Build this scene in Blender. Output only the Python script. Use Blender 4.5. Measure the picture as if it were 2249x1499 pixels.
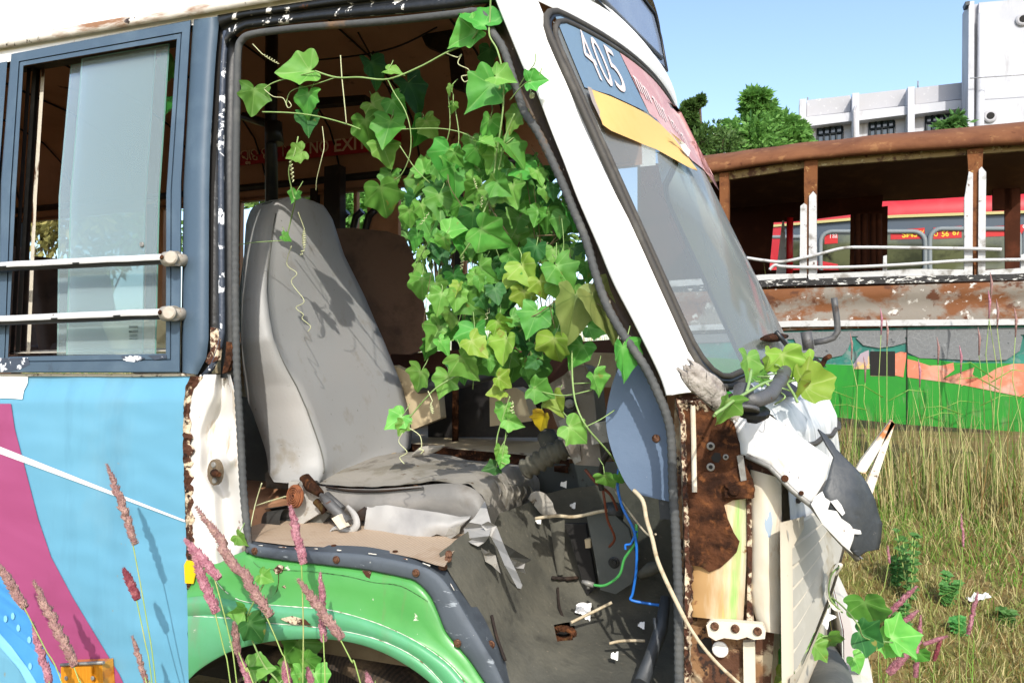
import bpy, math, random
import numpy as np
from mathutils import Vector, Matrix, noise
from mathutils.geometry import tessellate_polygon
random.seed(7)
SC = bpy.context.scene
for o in list(bpy.data.objects): bpy.data.objects.remove(o)
C = SC.collection
# ------------------------------------------------------------------ camera
CAM = Vector((0.0, -1.6, 1.65)); YAW = math.radians(20); PITCH = math.radians(1.8)
PW, PH, FPX, CX, CY = 2249, 1499, 1624.0, 1124.5, 749.5
FW = Vector((-math.sin(YAW)*math.cos(PITCH), math.cos(YAW)*math.cos(PITCH), math.sin(PITCH)))
RT = Vector((math.cos(YAW), math.sin(YAW), 0)); UP = RT.cross(FW)
cd = bpy.data.cameras.new('camera'); cam = bpy.data.objects.new('camera', cd); C.objects.link(cam)
cd.sensor_width = 36; cd.lens = FPX/PW*36; cd.clip_start = 0.05; cd.clip_end = 600
cam.matrix_world = Matrix(((RT.x, UP.x, -FW.x, CAM.x), (RT.y, UP.y, -FW.y, CAM.y), (RT.z, UP.z, -FW.z, CAM.z), (0, 0, 0, 1)))
SC.camera = cam
# ------------------------------------------------------------------ sky, sun, exposure
SUN_EL, SUN_ROT = math.radians(37), math.radians(155)
w = bpy.data.worlds.new('World'); SC.world = w; w.use_nodes = True
nt = w.node_tree; bg = nt.nodes['Background']
sky = nt.nodes.new('ShaderNodeTexSky'); sky.sky_type = 'NISHITA'; sky.sun_disc = False
sky.sun_elevation = SUN_EL; sky.sun_rotation = SUN_ROT; sky.air_density = 1.0; sky.dust_density = 1.6; sky.ozone_density = 1.3
nt.links.new(sky.outputs[0], bg.inputs[0]); bg.inputs[1].default_value = 0.15
sl = bpy.data.lights.new('sun', 'SUN'); sl.energy = 2.2; sl.angle = math.radians(0.5); sl.color = (1, 0.955, 0.88)
so = bpy.data.objects.new('sun', sl); C.objects.link(so); so.location = (3, -6, 8)
SUND = Vector((-math.sin(SUN_ROT)*math.cos(SUN_EL), -math.cos(SUN_ROT)*math.cos(SUN_EL), -math.sin(SUN_EL)))
so.rotation_euler = SUND.to_track_quat('-Z', 'Y').to_euler()
SC.view_settings.view_transform = 'Standard'; SC.view_settings.look = 'None'
SC.view_settings.exposure = 1.12; SC.view_settings.gamma = 1
SC.cycles.max_bounces = 8; SC.cycles.transparent_max_bounces = 12
# ------------------------------------------------------------------ rays
def ray(px, py): return FW + RT*((px-CX)/FPX) - UP*((py-CY)/FPX)
def onp(px, py, p0, n):
    d = ray(px, py); t = (p0-CAM).dot(n)/d.dot(n); return CAM + d*t
def S(px, py, Y=0.0): return onp(px, py, Vector((0, Y, 0)), Vector((0, 1, 0)))
NU = Vector((0, 1, -0.035)).normalized()
def U(px, py, Y=0.0): return onp(px, py, Vector((0, Y, 1.65)), NU)     # side above the belt leans in
def ZP(px, py, Z): return onp(px, py, Vector((0, 0, Z)), Vector((0, 0, 1)))
def XP(px, py, X): return onp(px, py, Vector((X, 0, 0)), Vector((1, 0, 0)))
def DP(px, py, d): return CAM + ray(px, py)*d
def proj(P):
    q = P-CAM; d = q.dot(FW); return CX+q.dot(RT)/d*FPX, CY-q.dot(UP)/d*FPX
def hit(px, py, G, t0=1.2, t1=4.5, st=0.008):
    d = ray(px, py); best = None; t = t0; pv = None
    while t < t1:
        P = CAM+d*t; f = G(P)
        if pv is not None and pv > 0 and f <= 0:
            a, b = t-st, t
            for _ in range(18):
                m = (a+b)/2
                if G(CAM+d*m) > 0: a = m
                else: b = m
            return CAM+d*b
        if best is None or f < best[0]: best = (f, t)
        pv = f; t += st
    return CAM+d*best[1]
def rs(pl, n):
    """polyline resampled to n points by length"""
    L = [0]
    for a, b in zip(pl, pl[1:]): L.append(L[-1]+math.dist(a, b))
    out = []; k = 0
    for i in range(n):
        s = L[-1]*i/(n-1)
        while k < len(L)-2 and L[k+1] < s: k += 1
        u = (s-L[k])/max(L[k+1]-L[k], 1e-9)
        out.append(tuple(a+(b-a)*u for a, b in zip(pl[k], pl[k+1])))
    return out
def sm(pl, k=6):
    """Catmull-Rom through a polyline"""
    if len(pl) < 3: return list(pl)
    Q = [pl[0]]+list(pl)+[pl[-1]]; out = []
    for i in range(1, len(Q)-2):
        p0, p1, p2, p3 = Q[i-1:i+3]
        for j in range(k):
            t = j/k
            out.append(tuple(.5*((2*b)+(c-a)*t+(2*a-5*b+4*c-d)*t*t+(3*b-a-3*c+d)*t**3) for a, b, c, d in zip(p0, p1, p2, p3)))
    out.append(tuple(pl[-1])); return out
def ip(tab, x):
    """linear table lookup: [(x, a, b, ...)]"""
    if x <= tab[0][0]: return tab[0][1:]
    for a, b in zip(tab, tab[1:]):
        if x <= b[0]:
            u = (x-a[0])/(b[0]-a[0]); return tuple(p+(q-p)*u for p, q in zip(a[1:], b[1:]))
    return tab[-1][1:]
def sst(a, b, x):
    t = min(1, max(0, (x-a)/(b-a))); return t*t*(3-2*t)
def nz(*p): return noise.noise(Vector(p))
# ------------------------------------------------------------------ meshes
class MB:
    def __init__(s): s.v = []; s.f = []; s.m = []; s.sm = []; s.at = None
    def add(s, vs, fs, mi=0, smooth=False):
        o = len(s.v); s.v += [Vector(p) for p in vs]
        for f in fs: s.f.append(tuple(o+i for i in f)); s.m.append(mi); s.sm.append(smooth)
        return s
    def poly(s, pts, mi=0):
        pts = [Vector(p) for p in pts]
        return s.add(pts, [tuple(t) for t in tessellate_polygon([pts])], mi)
    def slab(s, pts, off, mi=0, side=None):
        pts = [Vector(p) for p in pts]; off = Vector(off); n = len(pts)
        tri = [tuple(t) for t in tessellate_polygon([pts])]
        q = pts+[p+off for p in pts]
        s.add(q, tri+[tuple(n+i for i in reversed(t)) for t in tri], mi)
        s.add(q, [(i, (i+1) % n, n+(i+1) % n, n+i) for i in range(n)], mi if side is None else side)
        return s
    def tube(s, path, r, n=8, mi=0, cap=True, mif=None, flat=1.0):
        path = [Vector(p) for p in path]; vs = []; fs = []; m = len(path); up = None
        for i, p in enumerate(path):
            t = (path[min(i+1, m-1)]-path[max(i-1, 0)])
            t = t.normalized() if t.length > 1e-9 else Vector((0, 0, 1))
            if up is None: up = Vector((0, 0, 1)) if abs(t.z) < .9 else Vector((1, 0, 0))
            a = t.cross(up); a.normalize(); b = a.cross(t); up = b
            rr = r[i] if isinstance(r, (list, tuple)) else r
            for k in range(n):
                an = 2*math.pi*k/n; vs.append(p+a*(math.cos(an)*rr)+b*(math.sin(an)*rr*flat))
        o = len(s.v); s.v += vs
        for i in range(m-1):
            for k in range(n):
                k2 = (k+1) % n; s.f.append((o+i*n+k, o+i*n+k2, o+(i+1)*n+k2, o+(i+1)*n+k))
                s.m.append(mif(i, k, n) if mif else mi); s.sm.append(True)
        if cap:
            s.f.append(tuple(o+k for k in reversed(range(n)))); s.m.append(mi); s.sm.append(False)
            s.f.append(tuple(o+(m-1)*n+k for k in range(n))); s.m.append(mi); s.sm.append(False)
        return s
    def grid(s, nu, nv, fn, mi=0, smooth=True, mf=None):
        o = len(s.v)
        for j in range(nv+1):
            for i in range(nu+1): s.v.append(Vector(fn(i/nu, j/nv)))
        W = nu+1
        for j in range(nv):
            for i in range(nu):
                m = mf((i+.5)/nu, (j+.5)/nv) if mf else mi
                if m is None: continue
                s.f.append((o+j*W+i, o+j*W+i+1, o+(j+1)*W+i+1, o+(j+1)*W+i)); s.m.append(m); s.sm.append(smooth)
        return s
    def loft(s, lines, mi=0, smooth=True):
        n = len(lines[0]); o = len(s.v)
        for l in lines: s.v += [Vector(p) for p in l]
        for j in range(len(lines)-1):
            for i in range(n-1):
                s.f.append((o+j*n+i, o+j*n+i+1, o+(j+1)*n+i+1, o+(j+1)*n+i)); s.m.append(mi); s.sm.append(smooth)
        return s
    def box(s, c, e, ax=None, mi=0):
        c = Vector(c); ax = ax or (Vector((1, 0, 0)), Vector((0, 1, 0)), Vector((0, 0, 1)))
        vs = [c+ax[0]*(e[0]*i/2)+ax[1]*(e[1]*j/2)+ax[2]*(e[2]*k/2) for i in (-1, 1) for j in (-1, 1) for k in (-1, 1)]
        return s.add(vs, [(0, 1, 3, 2), (4, 6, 7, 5), (0, 4, 5, 1), (2, 3, 7, 6), (0, 2, 6, 4), (1, 5, 7, 3)], mi)
    def disc(s, c, nrm, r, h, n=14, mi=0, dome=0.0):
        c = Vector(c); nrm = Vector(nrm).normalized()
        a = nrm.orthogonal().normalized(); b = nrm.cross(a)
        R = [(r, 0), (r, h*.7), (r*.8, h)]
        if dome: R.append((r*.4, h+dome))
        vs = []
        for (q, z) in R:
            for k in range(n):
                an = 2*math.pi*k/n; vs.append(c+nrm*z+a*(q*math.cos(an))+b*(q*math.sin(an)))
        m = len(R); fs = [(j*n+k, j*n+(k+1) % n, (j+1)*n+(k+1) % n, (j+1)*n+k) for j in range(m-1) for k in range(n)]
        fs.append(tuple((m-1)*n+k for k in range(n)))
        return s.add(vs, fs, mi, False)
    def build(s, name, mats, parent=None, label=None, cat=None, group=None, kind=None, bev=0.0):
        me = bpy.data.meshes.new(name)
        if not isinstance(mats, (list, tuple)): mats = [mats]
        if parent is not None: L = ROOT[parent.name]
        elif kind: L = Vector((0, 0, 0))
        else:
            xs = [p.x for p in s.v]; ys = [p.y for p in s.v]; zs = [p.z for p in s.v]
            L = Vector(((min(xs)+max(xs))/2, (min(ys)+max(ys))/2, min(zs)))
        me.from_pydata([tuple(p-L) for p in s.v], [], s.f)
        for m in mats: me.materials.append(m)
        me.polygons.foreach_set('material_index', s.m); me.polygons.foreach_set('use_smooth', s.sm)
        if s.at is not None:
            a = me.color_attributes.new('vein', 'FLOAT_COLOR', 'POINT')
            a.data.foreach_set('color', [x for t in s.at for x in (t, t, t, 1)])
        me.update(); me.validate()
        o = bpy.data.objects.new(name, me); C.objects.link(o)
        if parent is not None: o.parent = parent; ROOT[o.name] = ROOT[parent.name]
        else: o.location = L; ROOT[o.name] = L
        if bev:
            b = o.modifiers.new('bevel', 'BEVEL'); b.width = bev; b.segments = 2; b.limit_method = 'ANGLE'; b.angle_limit = math.radians(40)
        props(o, label, cat, group, kind); return o
ROOT = {}
def props(o, label=None, cat=None, group=None, kind=None):
    if label: o['label'] = label
    if cat: o['category'] = cat
    if group: o['group'] = group
    if kind: o['kind'] = kind
def thing(name, loc, label, cat, group=None):
    o = bpy.data.objects.new(name, None); C.objects.link(o); o.location = loc; o.empty_display_size = .1
    ROOT[o.name] = Vector(loc); props(o, label, cat, group); return o
def textmb(txt, fn, mi=0, res=3, bold=0.0, mb=None):
    """a word as a mesh: its box is mapped through fn(u, v)"""
    cu = bpy.data.curves.new('t', 'FONT'); cu.body = txt; cu.resolution_u = res; cu.offset = bold
    o = bpy.data.objects.new('t', cu); C.objects.link(o); bpy.context.view_layer.update()
    me = o.evaluated_get(bpy.context.evaluated_depsgraph_get()).to_mesh()
    co = [v.co.copy() for v in me.vertices]; fs = [tuple(p.vertices) for p in me.polygons]
    x0 = min(c.x for c in co); x1 = max(c.x for c in co); y0 = min(c.y for c in co); y1 = max(c.y for c in co)
    mb = mb or MB(); mb.add([fn((c.x-x0)/(x1-x0), (c.y-y0)/(y1-y0)) for c in co], fs, mi)
    o.evaluated_get(bpy.context.evaluated_depsgraph_get()).to_mesh_clear()
    bpy.data.objects.remove(o); bpy.data.curves.remove(cu); return mb
def quad(a, b, c, d):
    """bilinear pixel quad: bottom-left, bottom-right, top-right, top-left"""
    return lambda u, v: tuple((p*(1-u)+q*u)*(1-v)+(t*(1-u)+r*u)*v for p, q, r, t in zip(a, b, c, d))
def spoly(mb, pts, fn, mi=0, div=8, smooth=True):
    """an outline filled through a fine triangulation, every point placed by fn(px, py)"""
    vs = []; fs = []; seen = {}; n = div
    for tri in tessellate_polygon([[Vector((a, b, 0)) for a, b in pts]]):
        A, B_, C_ = [pts[i] for i in tri]; idx = {}
        for i in range(n+1):
            for j in range(n+1-i):
                u, v = i/n, j/n; x, y = A[0]+(B_[0]-A[0])*u+(C_[0]-A[0])*v, A[1]+(B_[1]-A[1])*u+(C_[1]-A[1])*v; key = (round(x, 2), round(y, 2))
                if key not in seen: seen[key] = len(vs); vs.append(fn(x, y))
                idx[i, j] = seen[key]
        for i in range(n):
            for j in range(n-i):
                fs.append((idx[i, j], idx[i+1, j], idx[i, j+1]))
                if i+j < n-1: fs.append((idx[i+1, j], idx[i+1, j+1], idx[i, j+1]))
    return mb.add(vs, fs, mi, smooth)
def solid(o, th, off=1):
    m = o.modifiers.new('thickness', 'SOLIDIFY'); m.thickness = th; m.offset = off; return o
# ------------------------------------------------------------------ materials
def srgb(r, g, b, k=0.72):
    f = lambda c: (c/12.92 if c <= .04045 else ((c+.055)/1.055)**2.4)
    return tuple(min(.95, f(x/255)*k) for x in (r, g, b))
MATS = {}
def M(name, col, rough=.6, metal=0.0, layers=(), bump=None, spec=.4, coat=0.0):
    """layers: (kind, scale, lo, hi, colour[, stretch xyz[, detail[, rough]]])  kind n noise, v voronoi edge, w wave"""
    if name in MATS: return MATS[name]
    m = bpy.data.materials.new(name); m.use_nodes = True; MATS[name] = m
    nt = m.node_tree; N = nt.nodes; L = nt.links; b = N['Principled BSDF']
    b.inputs['Roughness'].default_value = rough; b.inputs['Metallic'].default_value = metal
    b.inputs['Specular IOR Level'].default_value = spec; b.inputs['Coat Weight'].default_value = coat
    tc = N.new('ShaderNodeTexCoord'); out = N.new('ShaderNodeRGB'); out.outputs[0].default_value = (*col, 1); cur = out.outputs[0]
    rcur = None
    for i, l in enumerate(layers):
        kind, sc, lo, hi, c = l[:5]; st = l[5] if len(l) > 5 and l[5] else (1, 1, 1); det = l[6] if len(l) > 6 and l[6] is not None else 6
        mp = N.new('ShaderNodeMapping'); mp.inputs['Scale'].default_value = st; mp.inputs['Location'].default_value = (i*3.7+len(name)*.91, i*1.3, i*.77)
        L.new(tc.outputs['Object'], mp.inputs[0])
        if kind == 'n':
            t = N.new('ShaderNodeTexNoise'); t.inputs['Scale'].default_value = sc; t.inputs['Detail'].default_value = det; t.inputs['Roughness'].default_value = .62; t.inputs['Distortion'].default_value = .25; o = t.outputs[0]
        elif kind == 'v':
            t = N.new('ShaderNodeTexVoronoi'); t.inputs['Scale'].default_value = sc; t.feature = 'DISTANCE_TO_EDGE'; o = t.outputs[0]
        else:
            t = N.new('ShaderNodeTexWave'); t.inputs['Scale'].default_value = sc; t.inputs['Distortion'].default_value = 2.0; t.inputs['Detail'].default_value = 3; o = t.outputs[1]
        L.new(mp.outputs[0], t.inputs[0])
        mr = N.new('ShaderNodeMapRange'); mr.inputs[1].default_value = lo; mr.inputs[2].default_value = hi; L.new(o, mr.inputs[0])
        mx = N.new('ShaderNodeMix'); mx.data_type = 'RGBA'; L.new(mr.outputs[0], mx.inputs[0]); L.new(cur, mx.inputs[6]); mx.inputs[7].default_value = (*c, 1); cur = mx.outputs[2]
        if len(l) > 7:
            r = N.new('ShaderNodeMix'); r.data_type = 'FLOAT'; L.new(mr.outputs[0], r.inputs[0]); r.inputs[2].default_value = rough
            if rcur: L.new(rcur, r.inputs[2])
            r.inputs[3].default_value = l[7]; rcur = r.outputs[0]
    L.new(cur, b.inputs['Base Color'])
    if rcur: L.new(rcur, b.inputs['Roughness'])
    if bump:
        sc, st = bump[:2]; t = N.new('ShaderNodeTexNoise'); t.inputs['Scale'].default_value = sc; t.inputs['Detail'].default_value = 5
        if len(bump) > 2:
            mp = N.new('ShaderNodeMapping'); mp.inputs['Scale'].default_value = bump[2]; L.new(tc.outputs['Object'], mp.inputs[0]); L.new(mp.outputs[0], t.inputs[0])
        else: L.new(tc.outputs['Object'], t.inputs[0])
        bp = N.new('ShaderNodeBump'); bp.inputs['Strength'].default_value = st; bp.inputs['Distance'].default_value = .01
        L.new(t.outputs[0], bp.inputs['Height']); L.new(bp.outputs[0], b.inputs['Normal'])
    return m
def GL(name, tint, dust, dcol, rough=.03, nsc=3, lo=.3, hi=.8, spec=1.0, stv=None):
    """dusty glass: clear pane with a film of dust whose cover varies"""
    m = bpy.data.materials.new(name); m.use_nodes = True; nt = m.node_tree; N = nt.nodes; L = nt.links; N.remove(N['Principled BSDF'])
    tr = N.new('ShaderNodeBsdfTransparent'); tr.inputs[0].default_value = (*tint, 1)
    gl = N.new('ShaderNodeBsdfGlossy'); gl.inputs['Roughness'].default_value = rough
    fr = N.new('ShaderNodeFresnel'); fr.inputs[0].default_value = 1.0+.5*spec
    m1 = N.new('ShaderNodeMixShader'); L.new(fr.outputs[0], m1.inputs[0]); L.new(tr.outputs[0], m1.inputs[1]); L.new(gl.outputs[0], m1.inputs[2])
    df = N.new('ShaderNodeBsdfDiffuse'); df.inputs[0].default_value = (*dcol, 1)
    tc = N.new('ShaderNodeTexCoord'); t = N.new('ShaderNodeTexNoise'); t.inputs['Scale'].default_value = nsc; t.inputs['Detail'].default_value = 6
    mp = N.new('ShaderNodeMapping'); mp.inputs['Scale'].default_value = stv or (1, 1, 1); L.new(tc.outputs['Object'], mp.inputs[0]); L.new(mp.outputs[0], t.inputs[0])
    mr = N.new('ShaderNodeMapRange'); L.new(t.outputs[0], mr.inputs[0]); mr.inputs[1].default_value = .3; mr.inputs[2].default_value = .7; mr.inputs[3].default_value = dust*lo*2; mr.inputs[4].default_value = dust*hi*1.3
    m2 = N.new('ShaderNodeMixShader'); L.new(mr.outputs[0], m2.inputs[0]); L.new(m1.outputs[0], m2.inputs[1]); L.new(df.outputs[0], m2.inputs[2])
    L.new(m2.outputs[0], N['Material Output'].inputs[0]); return m
def LEAF(name, col, vein, trans=.28, rough=.55, var=None):
    m = bpy.data.materials.new(name); m.use_nodes = True; nt = m.node_tree; N = nt.nodes; L = nt.links; b = N['Principled BSDF']
    oi = N.new('ShaderNodeObjectInfo'); at = N.new('ShaderNodeVertexColor'); at.layer_name = 'vein'
    tc = N.new('ShaderNodeTexCoord'); t = N.new('ShaderNodeTexNoise'); t.inputs['Scale'].default_value = 22; t.inputs['Detail'].default_value = 5; L.new(tc.outputs['Object'], t.inputs[0])
    mr = N.new('ShaderNodeMapRange'); mr.inputs[1].default_value = .35; mr.inputs[2].default_value = .68; L.new(t.outputs[0], mr.inputs[0])
    a = N.new('ShaderNodeMix'); a.data_type = 'RGBA'; L.new(mr.outputs[0], a.inputs[0]); a.inputs[6].default_value = (*col, 1); a.inputs[7].default_value = (*(var or tuple(c*.72 for c in col)), 1)
    v = N.new('ShaderNodeMix'); v.data_type = 'RGBA'; L.new(at.outputs[0], v.inputs[0]); L.new(a.outputs[2], v.inputs[6]); v.inputs[7].default_value = (*vein, 1)
    t2 = N.new('ShaderNodeTexNoise'); t2.inputs['Scale'].default_value = 34; t2.inputs['Detail'].default_value = 4; L.new(tc.outputs['Object'], t2.inputs[0])
    m3 = N.new('ShaderNodeMapRange'); m3.inputs[1].default_value = .66; m3.inputs[2].default_value = .72; m3.inputs[4].default_value = .75; L.new(t2.outputs[0], m3.inputs[0])
    bz = N.new('ShaderNodeMix'); bz.data_type = 'RGBA'; L.new(m3.outputs[0], bz.inputs[0]); L.new(v.outputs[2], bz.inputs[6]); bz.inputs[7].default_value = (*srgb(150, 140, 66), 1)
    hs = N.new('ShaderNodeHueSaturation'); L.new(bz.outputs[2], hs.inputs['Color'])
    r1 = N.new('ShaderNodeMapRange'); r1.inputs[3].default_value = .475; r1.inputs[4].default_value = .515; L.new(oi.outputs['Random'], r1.inputs[0]); L.new(r1.outputs[0], hs.inputs['Hue'])
    r2 = N.new('ShaderNodeMapRange'); r2.inputs[3].default_value = .75; r2.inputs[4].default_value = 1.2; L.new(oi.outputs['Random'], r2.inputs[0]); L.new(r2.outputs[0], hs.inputs['Value'])
    L.new(hs.outputs[0], b.inputs['Base Color']); b.inputs['Roughness'].default_value = rough; b.inputs['Specular IOR Level'].default_value = .28
    tl = N.new('ShaderNodeBsdfTranslucent'); L.new(hs.outputs[0], tl.inputs[0])
    mx = N.new('ShaderNodeMixShader'); mx.inputs[0].default_value = trans; L.new(b.outputs[0], mx.inputs[1]); L.new(tl.outputs[0], mx.inputs[2])
    bp = N.new('ShaderNodeBump'); bp.inputs['Strength'].default_value = .25; bp.inputs['Distance'].default_value = .004; L.new(t.outputs[0], bp.inputs['Height']); L.new(bp.outputs[0], b.inputs['Normal'])
    L.new(mx.outputs[0], N['Material Output'].inputs[0]); return m
RUST = srgb(92, 58, 38); RUSTD = srgb(50, 32, 23); RUSTO = srgb(126, 80, 48)
m_white = M('white_paint', (.78, .77, .74), .42, layers=[('n', 2.2, .55, .8, (.66, .62, .55)), ('n', 9, .66, .72, srgb(170, 120, 80), (1, 1, .35))], bump=(14, .08))
m_pillar = M('pillar_paint', (.84, .83, .80), .45, layers=[('n', 3, .62, .85, (.74, .66, .56)), ('n', 26, .73, .76, srgb(150, 100, 70))], bump=(8, .06))
m_cream = M('cream_paint', srgb(236, 226, 205), .5, layers=[('n', 5, .5, .75, srgb(222, 200, 165)), ('n', 11, .6, .68, srgb(190, 150, 105), (1, 1, .4)), ('n', 19, .69, .72, RUST)], bump=(16, .15))
m_rust = M('rust', RUST, .92, layers=[('n', 16, .42, .6, RUSTD), ('n', 40, .55, .7, RUSTO), ('n', 7, .6, .75, srgb(120, 105, 60))], bump=(60, .8), spec=.1)
m_rustd = M('rust_dark', RUSTD, .95, layers=[('n', 22, .5, .65, RUST), ('n', 60, .6, .7, RUSTO)], bump=(70, .7), spec=.1)
m_rustedge = M('rust_flaking', srgb(80, 46, 28), .9, layers=[('n', 28, .5, .55, srgb(225, 205, 175)), ('n', 50, .55, .62, srgb(40, 24, 16))], bump=(50, .8))
m_frame = M('frame_slate_paint', srgb(78, 98, 116), .5, layers=[('n', 6, .5, .75, srgb(96, 116, 132)), ('n', 90, .74, .76, srgb(190, 195, 200)), ('n', 3.5, .68, .72, srgb(54, 62, 74))], bump=(120, .05))
m_framechip = M('frame_slate_chipped', srgb(68, 76, 90), .5, layers=[('n', 30, .56, .58, (.75, .76, .78)), ('n', 9, .6, .7, srgb(60, 70, 88))], bump=(60, .25))
m_blackchip = M('black_chipped', srgb(34, 36, 38), .4, layers=[('n', 26, .62, .635, (.74, .73, .7), (1, 1, .35)), ('n', 17, .66, .68, RUST)], bump=(40, .3))
m_black = M('black_paint', srgb(30, 32, 34), .38, layers=[('n', 12, .5, .8, srgb(52, 54, 54)), ('n', 60, .72, .74, srgb(170, 170, 170))], bump=(30, .12))
m_dark = M('dark_recess', srgb(40, 30, 24), .85, layers=[('n', 10, .5, .7, srgb(70, 50, 34))], bump=(40, .3))
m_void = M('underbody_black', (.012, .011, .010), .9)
m_seal = M('seal_rubber', srgb(80, 82, 82), .8, layers=[('n', 9, .5, .75, srgb(108, 108, 104)), ('n', 5, .64, .7, srgb(120, 96, 74))], bump=(80, .2))
m_gasket = M('gasket_rubber', srgb(70, 66, 60), .7, layers=[('n', 12, .5, .7, srgb(96, 92, 84))], bump=(60, .15))
m_screw = M('rusty_screw', srgb(120, 84, 62), .6, .5, layers=[('n', 120, .5, .6, srgb(78, 46, 30))], bump=(150, .4))
m_steel = M('dull_steel', srgb(150, 148, 142), .5, .3, layers=[('n', 14, .55, .66, srgb(110, 100, 90)), ('n', 30, .64, .69, RUST)], bump=(50, .25))
m_pipe = M('grey_pipe', srgb(98, 98, 98), .55, .2, layers=[('n', 18, .55, .65, srgb(70, 62, 56)), ('n', 33, .64, .68, RUST)], bump=(60, .3))
m_darkpl = M('dark_plastic', srgb(62, 66, 70), .5, layers=[('n', 10, .5, .75, srgb(82, 84, 84)), ('n', 60, .7, .74, srgb(120, 120, 116))], bump=(90, .12))
# ================================================================== the minibus
BUS = thing('derelict_minibus', (-1.2, 1.0, 0), 'abandoned white and blue minibus with missing driver door, cab open and overgrown by vines', 'minibus')
GZ = 2.612                                                           # gutter height
def WB(y): return max(0.0, 1-((y-1)/.95)**2) if abs(y-1) < .95 else 1-((y-1)/.95)**2
def WX(y, z):
    v = (z-1.65)/.86
    x = -.144-.386*min(v, 1.06)
    if v > 1.06: x -= .17*(z-1.65-.86*1.06)
    return x+.2*WB(y)
def HW(px, py, off=0.0):
    return hit(px, py, lambda P: P.x-WX(P.y, P.z)-off)
def FX(y, z):
    x = ip([(.6, -.03), (.9, 0), (1.35, 0), (1.5, -.01), (1.58, -.045), (1.63, -.1), (1.68, -.15)], z)[0]
    return x+.17*(1-((y-1)/.98)**2)
def HF(px, py, off=0.0): return hit(px, py, lambda P: P.x-FX(P.y, P.z)-off)
# --- roof
PROF = [(.034, .0), (.03, .04), (.036, .1), (.05, .18), (.085, .27), (.15, .37), (.28, .46), (.5, .52), (1.0, .56)]
PROF = PROF+[(2-a, b) for a, b in PROF[-2::-1]]
def roofgrid(x0, x1, ins, mi=0):
    mb = MB(); n = len(PROF)-1
    def fn(u, v):
        k = min(n-1, int(v*n)); f = v*n-k; a = PROF[k]; b = PROF[k+1]
        y = a[0]+(b[0]-a[0])*f; z = a[1]+(b[1]-a[1])*f
        y = 1+(y-1)*(1-ins); return (x0+(x1-x0)*u, y, GZ+z-(ins*1.0 if z > .02 else 0)+.004*nz(u*6, v*5, 1))
    mb.grid(40, n*2, fn, mi); return mb
roofgrid(-5.2, -.56, 0).build('roof', m_white, BUS)
m_ceil = M('ceiling_board', srgb(190, 140, 108), .8, layers=[('n', 3, .5, .75, srgb(166, 118, 88)), ('n', 8, .62, .7, srgb(92, 62, 44))], bump=(20, .1))
cb = roofgrid(-5.15, -.62, .035)
for k in range(9):                                                    # ceiling board joints
    x = -4.8+k*.5; cb.tube([(x, 1+(a-1)*.955, GZ+b-.045) for a, b in PROF[3:-3]], .006, 4, 1)
cb.build('ceiling', [m_ceil, m_dark], BUS)
def gut(dp): return [(px, 105-.172*px+dp) for px in (-420, 0, 480, 640, 860, 1100)]
mb = MB(); lo = [U(a, b, -.018) for a, b in gut(2)]; hi = [U(a, b, -.02) for a, b in gut(-17)]
mb.loft([[U(a, b, .0) for a, b in gut(3)], lo, hi, [U(a, b, .01) for a, b in gut(-24)]])
mb.build('gutter_rail', M('gutter_paint', srgb(232, 226, 214), .5, layers=[('n', 8, .5, .62, srgb(150, 108, 72), (.5, 1, 2)), ('n', 25, .62, .66, RUSTD)], bump=(30, .3)), BUS)
mb = MB(); mb.loft([[U(a, b, .004) for a, b in gut(1)], [U(a, b, .002) for a, b in gut(11)], [U(a, b, .006) for a, b in gut(22)]])
mb.build('gutter_channel', m_dark, BUS)
# --- side window
O = [(24, 118), (420, 43), (399, 400), (396, 818), (-6, 818), (2, 400)]
I = [(52, 145), (388, 87), (365, 429), (364, 776), (18, 783), (35, 430)]
def ring(Ya, Yb, ins):
    r = []
    for (a, b), (c, d) in zip(O, I): r.append(U(a+(c-a)*ins, b+(d-b)*ins, Ya))
    return r+[r[0]]
wf = MB(); wf.loft([ring(.004, 0, 0), ring(-.013, 0, .06), ring(-.014, 0, .62), ring(-.008, 0, .66), ring(-.012, 0, .72), ring(-.012, 0, .97), ring(.0, 0, 1), ring(.05, 0, 1.0)], 0, False)
wf_o = wf.build('window_frame', [m_frame], BUS)
mb = MB()
for pts in ([(0, 786), (60, 785), (66, 800), (40, 812), (2, 816)], [(265, 781), (300, 780), (318, 786), (300, 795), (272, 792)], [(325, 780), (364, 778), (366, 786), (340, 790)]):
    mb.slab([U(a, b, -.0145) for a, b in pts], (0, .001, 0))
mb.build('flaked_paint', m_framechip, wf_o)
mb = MB(); mb.poly([U(a, b, .0) for a, b in [(-420, 205), (17, 120), (-4, 400), (-13, 818), (-420, 818)]]); mb.build('window_pillar', m_frame, BUS)
mb = MB(); Lp = [(424, 43), (419, 120), (403, 400), (400, 818)]; Rp = [(482, 36), (473, 134), (461, 336), (459, 430), (458, 760), (452, 792), (434, 822)]
Lp, Rp = rs(Lp, 20), rs(Rp, 20)
mb.loft([[U(a, b, .006) for a, b in Lp], [U(a+3, b, -.006) for a, b in Lp], [U((a+c)/2, (b+d)/2, -.011) for (a, b), (c, d) in zip(Lp, Rp)], [U(a, b, -.006) for a, b in Rp], [U(a, b, .014) for a, b in Rp]])
mb.build('door_post_panel', m_frame, BUS)
mb = MB()                                                            # dark gap behind panel joints
mb.poly([U(a, b, .012) for a, b in [(-420, 190), (490, 25), (470, 430), (465, 835), (396, 835), (403, 425), (428, 60), (10, 130), (-8, 830), (-420, 830)]]); mb.build('joint_gap', m_void, BUS)
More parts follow.
